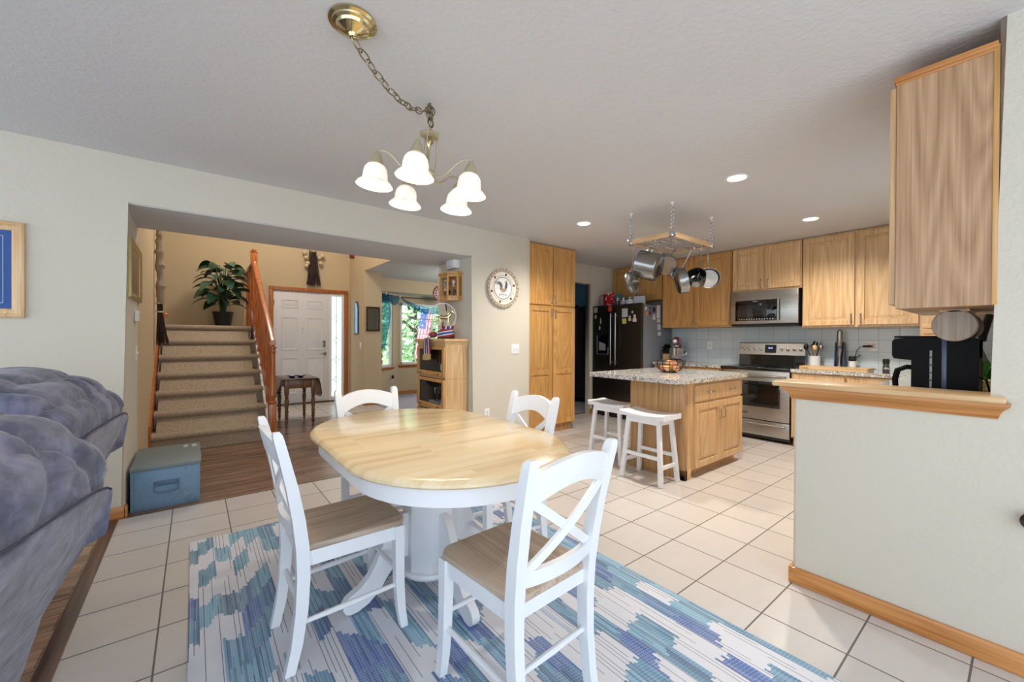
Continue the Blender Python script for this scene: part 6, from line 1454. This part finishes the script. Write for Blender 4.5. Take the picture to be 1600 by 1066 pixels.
for i in range(n):
    c = (cur[i]+cur[i+1])/2; t_ = cur[i+1]-cur[i]; sd = t_.cross(Vector((0, 0, 1))).normalized(); s_ = sd if i % 2 else sd.cross(t_.normalized())
    link(bm, c, t_, s_, max(0.05, t_.length*1.34))
for dx, ph in ((-0.012, 0), (0.012, 1), (0.0, 1)):
    for i in range(3):
        z = 2.405-0.033*i; a = (i+ph) % 2; link(bm, Vector((hook.x+dx*(1.2-0.3*i), hook.y+dx*0.6, z)), Vector((dx*0.3, 0.0, -1)), Vector((1, 0, 0)) if a else Vector((0, 1, 0)), 0.044)
tube(bm, [hook+Vector((0, 0, 0.0)), hook+Vector((0, 0, -0.02)), hook+Vector((0.012, -0.005, -0.034)), hook+Vector((0.002, 0, -0.044)), hook+Vector((-0.010, 0.004, -0.034))], 0.003, 6)
part('chain', bm, metal('antique_chain', (150, 140, 112), 0.3), CH, True)
Mt = Matrix.Translation(Vector((0, 0, -0.012))) @ Matrix.Translation(hook+Vector((0, 0, -0.13))) @ Matrix.Rotation(R(5), 4, Vector((fw.x, fw.y, 0))) @ Matrix.Translation(-(hook+Vector((0, 0, -0.13))))
def cpart(nm, bm, m, par=None, **kw): bm.transform(Mt); return part(nm, bm, m, par or CH, True, **kw)
hx, hy = hook.x, hook.y
bm = nb(); lathe(bm, [(0.003, 2.318), (0.012, 2.312), (0.016, 2.304), (0.036, 2.298), (0.050, 2.288), (0.052, 2.280), (0.034, 2.274), (0.004, 2.274)], (hx, hy, 0), 24); cpart('top_plate', bm, MAT['antique'])
bm = nb(); lathe(bm, [(0.008, 2.27), (0.018, 2.262), (0.022, 2.25), (0.012, 2.235), (0.006, 2.22), (0.010, 2.16), (0.006, 2.10)], (hx, hy, 0), 20); cpart('finial', bm, MAT['brass'])
bm = nb(); lathe(bm, [(0.004, 2.035), (0.014, 2.04), (0.018, 2.055), (0.044, 2.068), (0.048, 2.085), (0.040, 2.10), (0.02, 2.108), (0.004, 2.11)], (hx, hy, 0), 24); cpart('hub', bm, MAT['antique'])
A0 = math.atan2(-fw.y, -fw.x)+R(2)
def glow_shade(name):
    m, nt, b = new_mat(name)
    f = noise(nt, coords(nt), 30, 4, 0.6)
    nt.links.new(mix(nt, f, srgb(255, 252, 244), srgb(226, 220, 206)), b.inputs['Base Color'])
    b.inputs['Roughness'].default_value = 0.35
    b.inputs['Emission Color'].default_value = (1.0, 0.92, 0.78, 1)
    nt.links.new(math_(nt, 'MULTIPLY_ADD', f, -0.45, 0.46), b.inputs['Emission Strength']); return m
MAT['shade'] = glow_shade('lit_alabaster_glass'); MAT['bulb'] = emitter('bulb_glow', (255, 236, 200), 6)
for k in range(5):
    a = A0+2*PI*k/5; d_ = Vector((math.cos(a), math.sin(a), 0)); o = Vector((hx, hy, 0))
    P = lambda r_, z: o+d_*r_+Vector((0, 0, z))
    bm = nb(); tube(bm, [P(0.035, 2.085), P(0.065, 2.066), P(0.10, 2.072), P(0.135, 2.100), P(0.165, 2.128), P(0.195, 2.146), P(0.225, 2.150), P(0.245, 2.140)], [0.0065, 0.0065, 0.006, 0.0055, 0.0055, 0.005, 0.005, 0.004], 8); cpart('arm', bm, MAT['antique'])
    bm = nb(); tube(bm, [P(0.050, 2.285), P(0.056, 2.20), P(0.050, 2.09)], 0.003, 6); ball(bm, P(0.053, 2.288), 0.0075, 8); cpart('cage_rod', bm, MAT['antique'])
    S0 = o+d_*0.245
    bm = nb(); lathe(bm, [(0.004, 2.146), (0.009, 2.143), (0.011, 2.134), (0.022, 2.116), (0.030, 2.094), (0.035, 2.079), (0.030, 2.077), (0.004, 2.077)], S0, 20); cpart('socket_cup', bm, MAT['antique'])
    bm = nb(); rg4 = []
    for r_, z in ((0.026, 2.078), (0.042, 2.070), (0.053, 2.054), (0.058, 2.030), (0.059, 2.008), (0.063, 1.997), (0.079, 1.984), (0.089, 1.970), (0.086, 1.970), (0.060, 1.991), (0.055, 2.008), (0.054, 2.030), (0.049, 2.050), (0.038, 2.066), (0.024, 2.074)):
        rg4.append([S0+Vector((r_*(1+0.012*math.cos(24*2*PI*j/96))*math.cos(2*PI*j/96), r_*(1+0.012*math.cos(24*2*PI*j/96))*math.sin(2*PI*j/96), z)) for j in range(96)])
    loft(bm, rg4, False); sh = cpart('lamp_shade', bm, MAT['shade'])
    bm = nb(); ball(bm, S0+Vector((0, 0, 2.035)), 0.024, 12); bm.transform(Mt); part('light_bulb', bm, MAT['bulb'], sh, True)
    lp = Mt @ (S0+Vector((0, 0, 1.99)))
    lamp('chandelier_bulb', 'POINT', lp, 2.6, (1.0, 0.86, 0.66), shadow_soft_size=0.03)

# ------------------------------------------------------------------ recessed ceiling lights
for i, (x, y, lab) in enumerate(((3.19, 1.36, 'recessed ceiling light nearest the ledge, in front of the pot rack'), (3.21, 2.89, 'recessed ceiling light near the pantry'), (4.84, 1.36, 'recessed ceiling light in front of the range cabinets'))):
    t = thing('recessed_light', lab, 'ceiling light', (x, y, HZ-0.008), 0, 'recessed kitchen lights')
    bm = nb(); lathe(bm, [(0.080, HZ-0.0005), (0.082, HZ-0.006), (0.066, HZ-0.009), (0.062, HZ-0.005), (0.060, HZ-0.0008)], (x, y, 0), 36); part('trim_ring', bm, MAT['white'], t, True)
    bm = nb(); lathe(bm, [(0.062, HZ-0.004), (0.058, HZ-0.0055), (0.001, HZ-0.0058)], (x, y, 0), 30); part('lens', bm, emitter('can_glow', (255, 236, 205), 6), t, True)
    lamp('recessed_bulb', 'SPOT', (x, y, HZ-0.02), 76, (1.0, 0.92, 0.80), (0, 0, 0), spot_size=R(150), spot_blend=0.8, shadow_soft_size=0.06)

# ------------------------------------------------------------------ pot rack
pr_ = thing('pot_rack', 'hanging pot rack with oak frame and steel grid above the island', 'pot rack', (3.68, 2.17, 2.14))
PX0, PX1, PY0, PY1, PZ = 3.32, 4.03, 1.955, 2.385, 2.14
for y in (PY0, PY1):
    bm = nb(); box(bm, PX0+0.02, PX1-0.02, y-0.010, y+0.010, PZ, PZ+0.042, 0.002); part('frame_rail', bm, MAT['oakx'], pr_, True)
for x in (PX0, PX1):
    bm = nb(); box(bm, x-0.010, x+0.010, PY0+0.02, PY1-0.02, PZ, PZ+0.042, 0.002); part('frame_rail', bm, MAT['oaky'], pr_, True)
bm = nb()
for x in (PX0, PX1):
    for y in (PY0, PY1): cbox(bm, (x, y, PZ+0.022), (0.045, 0.045, 0.052), 0.006)
part('corner_bracket', bm, MAT['chrome'], pr_, True)
bm = nb()
for k in range(15): x = PX0+0.04+(PX1-PX0-0.08)*k/14; tube(bm, [(x, PY0, PZ+0.012), (x, PY1, PZ+0.012)], 0.0032, 6)
for k in range(5): y = PY0+0.05+(PY1-PY0-0.1)*k/4; tube(bm, [(PX0, y, PZ+0.005), (PX1, y, PZ+0.005)], 0.0032, 6)
part('grid', bm, MAT['chrome'], pr_, True)
for x in (PX0, PX1):
    for y in (PY0, PY1):
        bm = nb(); n = 12
        for i in range(n):
            z = PZ+0.05+(HZ-0.035-PZ-0.05)*(i+0.5)/n; link(bm, Vector((x, y, z)), Vector((0, 0, 1)), Vector((1, 0, 0)) if i % 2 else Vector((0, 1, 0)), 0.032, 0.012, 0.0036)
        part('chain', bm, MAT['chrome'], pr_, True)
        bm = nb(); lathe(bm, [(0.018, HZ-0.0005), (0.018, HZ-0.008), (0.007, HZ-0.014), (0.007, HZ-0.04), (0.002, HZ-0.042)], (x, y, 0), 14); part('ceiling_hook', bm, MAT['shell'], pr_, True)
def hookp(bm, x, y):
    tube(bm, [(x, y, PZ+0.05), (x+0.012, y, PZ+0.062), (x+0.016, y, PZ+0.04), (x+0.004, y, PZ-0.01), (x, y, PZ-0.04), (x-0.010, y, PZ-0.055), (x-0.016, y, PZ-0.045)], 0.0035, 6)
HK = [(3.33, 2.36), (3.40, 2.30), (3.55, 2.25), (3.66, 2.10), (3.72, 1.96), (3.84, 1.957), (3.95, 1.957), (3.86, 2.30)]
for x, y in HK:
    bm = nb(); hookp(bm, x, y); part('hook', bm, MAT['chrome'], pr_, True)
def vessel(label, name, cat, c, axis, r_, dep, handle, m=None, lidlike=False):
    """open cylinder; axis points from the base to the mouth; handle = hanging end of the long handle, or None"""
    t = thing(name, label, cat, Vector(c)+Vector((0, 0, -r_)), 0, 'pans hanging from the pot rack')
    ax = Vector(axis).normalized(); q = Vector((0, 0, 1)).rotation_difference(ax).to_matrix().to_4x4(); Mv = Matrix.Translation(c) @ q
    bm = nb()
    if lidlike: lathe(bm, [(0.001, 0.022), (r_*0.5, 0.018), (r_*0.85, 0.006), (r_*0.97, 0.0), (r_, 0.0), (r_, -0.006), (r_*0.96, -0.006), (r_*0.8, 0.001), (0.001, 0.014)], (0, 0, 0), 40)
    else: lathe(bm, [(0.001, -dep/2), (r_*0.86, -dep/2), (r_*0.95, -dep/2+0.008), (r_*0.985, -dep/2+0.03), (r_, dep/2-0.006), (r_*1.025, dep/2), (r_*1.0, dep/2), (r_*0.97, dep/2-0.008), (r_*0.95, -dep/2+0.03), (r_*0.86, -dep/2+0.012), (0.001, -dep/2+0.008)], (0, 0, 0), 44)
    bm.transform(Mv); part('lid' if lidlike else 'pan_body', bm, m or MAT['pot'], t, True)
    if lidlike:
        bm = nb(); tube(bm, [(-0.035, 0, 0.018), (-0.03, 0, 0.045), (0, 0, 0.052), (0.03, 0, 0.045), (0.035, 0, 0.018)], 0.006, 8); bm.transform(Mv); part('knob', bm, MAT['chrome'], t, True)
    if handle:
        h0 = Vector(handle); d_ = (h0-Vector(c)); d_ -= ax*d_.dot(ax); st_ = Vector(c)+d_.normalized()*r_*0.98+ax*(dep*0.22)
        bm = nb(); tube(bm, [st_, st_.lerp(h0, 0.35)+ax*0.01, st_.lerp(h0, 0.75)+ax*0.006, h0], [0.008, 0.010, 0.011, 0.009], 8, flat=0.55); part('long_handle', bm, MAT['steelz'], t, True)
    elif not lidlike:
        for s in (1,):
            bm = nb(); upd = Vector((0, 0, 1)); upd -= ax*upd.dot(ax); upd.normalize(); sd = ax.cross(upd); b0 = Vector(c)+upd*r_+ax*dep*0.2
            tube(bm, [b0-sd*0.05, b0-sd*0.05+upd*0.03, b0-sd*0.02+upd*0.045, b0+sd*0.02+upd*0.045, b0+sd*0.05+upd*0.03, b0+sd*0.05], 0.006, 8); part('loop_handle', bm, MAT['chrome'], t, True)
    return t
vdir = Vector((0.83, 0.55, 0))
vessel('large steel stockpot hanging bottom outwards at the left of the pot rack', 'stockpot', 'pot', (3.475, 2.285, 1.940), (-0.24, 0.93, 0.28), 0.135, 0.20, None)
vessel('round steel lid hanging lowest at the left end of the pot rack', 'pan_lid', 'lid', (3.34, 2.375, 1.775), (0.0, -0.95, 0.22), 0.112, 0.02, (3.335, 2.362, 2.08), None, True)
vessel('steel saucepan hanging behind the stockpot, half hidden', 'saucepan', 'pot', (3.66, 2.22, 1.97), (0.55, 0.6, 0.35), 0.098, 0.11, (3.66, 2.11, 2.10))
vessel('deep steel pan hanging edge-on in the middle of the rack', 'saute_pan', 'pan', (3.745, 2.105, 1.80), (0.62, -0.75, 0.22), 0.128, 0.085, (3.715, 1.99, 2.09))
vessel('steel saucepan with black inside, mouth turned to the dining room', 'saucepan', 'pot', (3.87, 2.02, 1.83), (-0.72, -0.35, 0.52), 0.088, 0.095, (3.845, 1.965, 2.085), None)
vessel('shallow steel frying pan hanging at the right end of the rack', 'frying_pan', 'pan', (3.985, 1.955, 1.83), (-0.85, -0.5, 0.05), 0.098, 0.045, (3.955, 1.957, 2.085))
vessel('steel pan hanging behind the saucepans at the back of the rack', 'saucepan', 'pot', (3.88, 2.28, 1.93), (0.3, -0.5, 0.5), 0.10, 0.10, (3.86, 2.295, 2.09))
"""inner coating of the open saucepan"""
t_ = [o for o in bpy.data.objects if o.get('label', '').startswith('steel saucepan with black inside')][0]
bm = nb(); Mv = Matrix.Translation((3.87, 2.02, 1.83)) @ Vector((0, 0, 1)).rotation_difference(Vector((-0.72, -0.35, 0.52)).normalized()).to_matrix().to_4x4()
lathe(bm, [(0.001, -0.038), (0.072, -0.038), (0.082, -0.02), (0.0845, 0.040), (0.0835, 0.040), (0.081, -0.019), (0.071, -0.037), (0.001, -0.037)], (0, 0, 0), 36); bm.transform(Mv); part('nonstick_lining', bm, MAT['blk'], t_, True)

# ------------------------------------------------------------------ bay windows, curtain, outdoors
def window_grid(name, W_, Hh, M, cols, rows, label):
    b = nb(); f_ = 0.045
    box(b, 0, W_, 0.0, 0.05, 0, f_, 0.004, M=M); box(b, 0, W_, 0.0, 0.05, Hh-f_, Hh, 0.004, M=M); box(b, 0, f_, 0.0, 0.05, 0, Hh, 0.004, M=M); box(b, W_-f_, W_, 0.0, 0.05, 0, Hh, 0.004, M=M)
    w = struct(name, b, MAT['white'], label)
    b = nb()
    for i in range(1, cols): box(b, W_*i/cols-0.006, W_*i/cols+0.006, 0.018, 0.028, f_, Hh-f_, M=M)
    for j in range(1, rows): box(b, f_, W_-f_, 0.018, 0.028, Hh*j/rows-0.006, Hh*j/rows+0.006, M=M)
    struct('window_muntin', b, plain('grey_muntin', (150, 160, 164), 0.4), None, w)
    b = nb(); box(b, f_, W_-f_, 0.030, 0.034, f_, Hh-f_, M=M); struct('window_pane', b, MAT['glass'], None, w)
    return w
window_grid('window_2', 1.33, 1.33, Matrix.Translation((3.53, 8.46, 0.66)), 4, 4, 'gridded centre window of the living room bay')
window_grid('window_3', 0.46, 1.36, MA @ Matrix.Translation((0.28, 0.02, 0.64)), 1, 3, 'narrow side window of the living room bay behind the teal scarf')
b = nb(); box(b, 3.49, 4.90, 8.395, 8.47, 0.625, 0.655, 0.006); box(b, 3.50, 4.88, 8.425, 8.442, 0.585, 0.626, 0.004); struct('window_sill', b, MAT['trimx'], 'oak window sill of the centre bay window')
b = nb(); box(b, 0.24, 0.78, -0.05, 0.03, 0.61, 0.638, 0.006, M=MA); box(b, 0.25, 0.77, -0.016, 0.002, 0.57, 0.611, 0.004, M=MA); struct('window_sill', b, MAT['trimx'], 'oak window sill of the narrow bay window')
window_grid('window_4', 1.2, 1.0, Matrix.Translation((3.55, -0.04, 1.05)), 2, 1, 'kitchen window over the sink')
switch('wall_outlet', 'outlet with a black plug under the narrow bay window', 'y', (3.28, 8.278, 0.36), 0.07, 0.11, 1, -1, 'outlet', False).rotation_euler = (0, 0, math.atan2(0.62, 0.77))
ns = plain('black_plug', (26, 24, 24), 0.5)
bm = nb(); box(bm, 3.262, 3.30, 8.225, 8.262, 0.375, 0.45, 0.006); single('plug_in_freshener', bm, ns, 'small black plug-in on the outlet under the narrow bay window', 'plug-in')

def sheer(name):
    m = bpy.data.materials.new(name); m.use_nodes = True; nt = m.node_tree; nt.nodes.clear()
    o = N(nt, 'ShaderNodeOutputMaterial'); d_ = N(nt, 'ShaderNodeBsdfDiffuse'); d_.inputs[0].default_value = srgb(24, 84, 130)
    l_ = N(nt, 'ShaderNodeBsdfTranslucent'); l_.inputs[0].default_value = srgb(50, 120, 175); t = N(nt, 'ShaderNodeBsdfTransparent'); t.inputs[0].default_value = (0.45, 0.75, 0.85, 1)
    a = N(nt, 'ShaderNodeMixShader'); a.inputs[0].default_value = 0.35; nt.links.new(d_.outputs[0], a.inputs[1]); nt.links.new(l_.outputs[0], a.inputs[2])
    x = N(nt, 'ShaderNodeMixShader'); x.inputs[0].default_value = 0.42; nt.links.new(a.outputs[0], x.inputs[1]); nt.links.new(t.outputs[0], x.inputs[2]); nt.links.new(x.outputs[0], o.inputs[0]); return m
MAT['sheer'] = sheer('teal_sheer')
cu_ = thing('curtain_scarf', 'sheer teal curtain scarf swagged over the bay windows', 'curtain', (3.4, 8.2, 1.0))
bm = nb(); tube(bm, [(2.80, 7.82, 2.11), (3.46, 8.33, 2.11), (4.92, 8.36, 2.11)], 0.008, 8); part('rod', bm, MAT['iron'], cu_, True)
def cloth(rows):
    bm = nb(); prev = None
    for r_ in rows:
        row = [bm.verts.new(p) for p in r_]
        if prev:
            for a, b_, c_, d2 in zip(prev, prev[1:], row[1:], row): bm.faces.new((a, b_, c_, d2))
        prev = row
    return bm
rows = []
for i in range(16):
    z = 2.12-1.12*i/15; rows.append([(2.89+0.30*j/12*(0.8+0.2*math.sin(i*0.3)), 7.90+0.22*j/12+0.02*math.sin(j*2.2+i*0.15), z+0.02*math.sin(j*1.3)) for j in range(13)])
part('tail', cloth(rows), MAT['sheer'], cu_, True, smooth=80)
def swag(p0, p1, dz0, dz1, off):
    rows = []
    for i in range(19):
        q = i/18; row = []
        for j in range(9):
            s = j/8; sag = (dz0+(dz1-dz0)*s)*4*q*(1-q); p = Vector(p0).lerp(Vector(p1), q); row.append((p.x, p.y-off*math.sin(PI*q)-0.01*math.sin(j*2.0), p.z-sag-0.012*s))
        rows.append(row)
    return cloth(rows)
part('swag', swag((2.98, 7.88, 2.13), (3.42, 8.22, 2.09), 0.03, 0.20, 0.04), MAT['sheer'], cu_, True, smooth=80)
part('swag', swag((3.42, 8.24, 2.11), (4.85, 8.30, 2.11), 0.20, 0.34, 0.05), MAT['sheer'], cu_, True, smooth=80)
for p in ((3.0, 7.90, 2.12), (3.43, 8.24, 2.10)):
    bm = nb(); tube(bm, [Vector(p)+Vector((0, 0, 0.03)), Vector(p), Vector(p)+Vector((0.0, 0, -0.035))], 0.016, 8); part('knot', bm, MAT['shell'], cu_, True)

ck = thing('wall_clock', 'round red-spotted clock on the living room wall, half hidden by the wall of the opening', 'clock', (4.13, 7.99, 2.1))
Mc = Matrix.Rotation(PI/2, 4, 'X')
bm = nb(); lathe(bm, [(0.155, 0), (0.165, 0.01), (0.16, 0.022), (0.14, 0.024), (0.135, 0.012), (0.135, 0)], (4.24, 7.998, 2.215), 40, Mc); part('rim', bm, plain('clock_rim', (112, 40, 34), 0.4), ck, True)
bm = nb(); lathe(bm, [(0.136, 0.002), (0.136, 0.010), (0.001, 0.010)], (4.24, 7.998, 2.215), 40, Mc); part('face', bm, plain('clock_face', (206, 176, 168), 0.5), ck, True)
bm = nb()
for k in range(12): ball(bm, (4.24+0.105*math.cos(PI/6*k), 7.987, 2.215+0.105*math.sin(PI/6*k)), 0.020, 8, (1, 0.2, 1))
part('spots', bm, plain('clock_red', (140, 26, 34), 0.4), ck, True)
bm = nb(); bar(bm, (4.24, 7.985, 2.215), (4.24, 7.985, 2.30), 0.006, 0.003); bar(bm, (4.24, 7.985, 2.215), (4.29, 7.985, 2.24), 0.006, 0.003); part('hand', bm, MAT['iron'], ck, True)

# outdoors
bm = nb(); box(bm, -30, 40, 8.7, 40, -0.7, -0.5); struct('ground_front', bm, MAT['grass'], 'front lawn seen through the bay window')
bm = nb(); box(bm, -30, 40, 15.0, 17.2, -0.5, -0.47); struct('sidewalk', bm, plain('pale_concrete', (206, 202, 200), 0.9), 'pale sidewalk crossing the lawn')
leafA = speckle('tree_leaves', (186, 212, 168), [((150, 188, 134), 0.5, 0.3), ((222, 236, 206), 0.58, 0.5)], 14, 0.7)
def tree(label, x, y, h_, r_, seed):
    t = thing('tree', label, 'tree', (x, y, -0.5), 0, 'trees in the front yard'); q = random.Random(seed)
    bm = nb(); tube(bm, [(0, 0, 0), (0.05, 0.02, h_*0.3), (0.0, 0.0, h_*0.75)], [0.16, 0.12, 0.05], 8)
    for k in range(5): a = k*1.3; tube(bm, [(0, 0, h_*(0.3+0.07*k)), (r_*0.6*math.cos(a), r_*0.6*math.sin(a), h_*(0.5+0.07*k))], [0.06, 0.02], 6)
    part('trunk', bm, plain('tree_bark', (104, 88, 74), 0.9), t)
    bm = nb()
    for k in range(1500):
        a = q.uniform(0, 2*PI); ph = math.acos(q.uniform(-1, 1)); rr_ = r_*q.uniform(0.55, 1.0)
        c = Vector((rr_*math.sin(ph)*math.cos(a), rr_*math.sin(ph)*math.sin(a), h_*0.55+rr_*1.15*math.cos(ph)))
        s_ = q.uniform(0.10, 0.2); u_ = Vector((q.uniform(-1, 1), q.uniform(-1, 1), q.uniform(-1, 1))).normalized(); v_ = u_.orthogonal().normalized()
        bm.faces.new([bm.verts.new(c+p) for p in (u_*s_, v_*s_*0.6, -u_*s_, -v_*s_*0.6)])
    part('crown', bm, leafA, t, smooth=0); return t
tree('leafy tree in the front yard showing through the left part of the centre bay window', 6.4, 14.0, 4.6, 1.8, 1)
tree('leafy tree farther off across the front yard behind the flag', 10.2, 16.5, 5.0, 2.2, 2)
tree('leafy tree in the front yard beside the narrow bay window', 6.9, 19.0, 5.0, 1.6, 3)
def flag_mat(name):
    m, nt, b = new_mat(name); u = N(nt, 'ShaderNodeUVMap'); sp = N(nt, 'ShaderNodeSeparateXYZ'); nt.links.new(u.outputs[0], sp.inputs[0]); x, y = sp.outputs[0], sp.outputs[1]
    st = math_(nt, 'GREATER_THAN', math_(nt, 'FRACT', math_(nt, 'MULTIPLY', x, 6.5)), 0.5)
    col = mix(nt, st, srgb(214, 120, 140), srgb(240, 236, 240))
    cn = math_(nt, 'MULTIPLY', math_(nt, 'GREATER_THAN', y, 0.6), math_(nt, 'LESS_THAN', x, 0.54))
    v = N(nt, 'ShaderNodeTexVoronoi'); v.inputs['Scale'].default_value = 12; nt.links.new(u.outputs[0], v.inputs['Vector'])
    col = mix(nt, cn, col, mix(nt, math_(nt, 'LESS_THAN', v.outputs['Distance'], 0.22), srgb(96, 116, 176), srgb(235, 235, 245)))
    nt.links.new(col, b.inputs['Base Color']); b.inputs['Roughness'].default_value = 0.8
    return m
fl = thing('flag', 'striped flag hanging outside the bay window', 'flag', (4.9, 9.7, 1.0))
bm = nb(); uv = bm.loops.layers.uv.new('u'); G = []
for i in range(13):
    row = []
    for j in range(15):
        a, b_ = i/12, j/14; row.append((bm.verts.new((4.45+0.30*a+0.22*b_, 9.75+0.06*math.sin(a*9+b_*2), 0.72+1.28*b_-0.05*a)), (a, b_)))
    G.append(row)
for i in range(12):
    for j in range(14):
        q = [G[i][j], G[i+1][j], G[i+1][j+1], G[i][j+1]]; f = bm.faces.new([z[0] for z in q])
        for lp, z in zip(f.loops, q): lp[uv].uv = z[1]
part('cloth', bm, flag_mat('flag_cloth'), fl, True, smooth=80)
bm = nb(); tube(bm, [(4.64, 9.78, 2.02), (4.98, 9.1, 1.9), (5.12, 8.42, 1.55)], 0.014, 8); part('pole', bm, MAT['shell'], fl, True)

bm = nb(); lathe(bm, [(0.012, 0), (0.012, 0.012), (0.030, 0.02), (0.032, 0.032), (0.022, 0.042), (0.001, 0.044)], (2.385, -0.012, 0.577), 24, Matrix.Rotation(-PI/2, 4, 'Y')); single('wall_bumper', bm, MAT['blk'], 'small round black bumper on the wall below the ledge, at the right edge', 'bumper')

# laundry beyond the kitchen doorway
t = thing('dark_coat', 'long dark coat hanging in the room beyond the kitchen doorway', 'coat', (5.93, 5.56, 0.1))
bm = nb(); rg5 = []
for z, w, d_ in ((0.12, 0.14, 0.34), (0.6, 0.13, 0.31), (1.2, 0.13, 0.28), (1.72, 0.11, 0.26), (1.86, 0.06, 0.12), (1.90, 0.03, 0.04)):
    rg5.append([(5.93+w*math.cos(2*PI*k/18)*(1+0.06*math.sin(k*3)), 5.56+d_*math.sin(2*PI*k/18), z) for k in range(18)])
loft(bm, rg5); part('coat_body', bm, plain('black_wool', (18, 18, 22), 0.9), t, True)
bm = nb(); tube(bm, [(5.93, 5.56, 1.89), (5.95, 5.56, 1.96), (6.09, 5.56, 1.98)], 0.006, 6); part('hanger_hook', bm, MAT['chrome'], t, True)
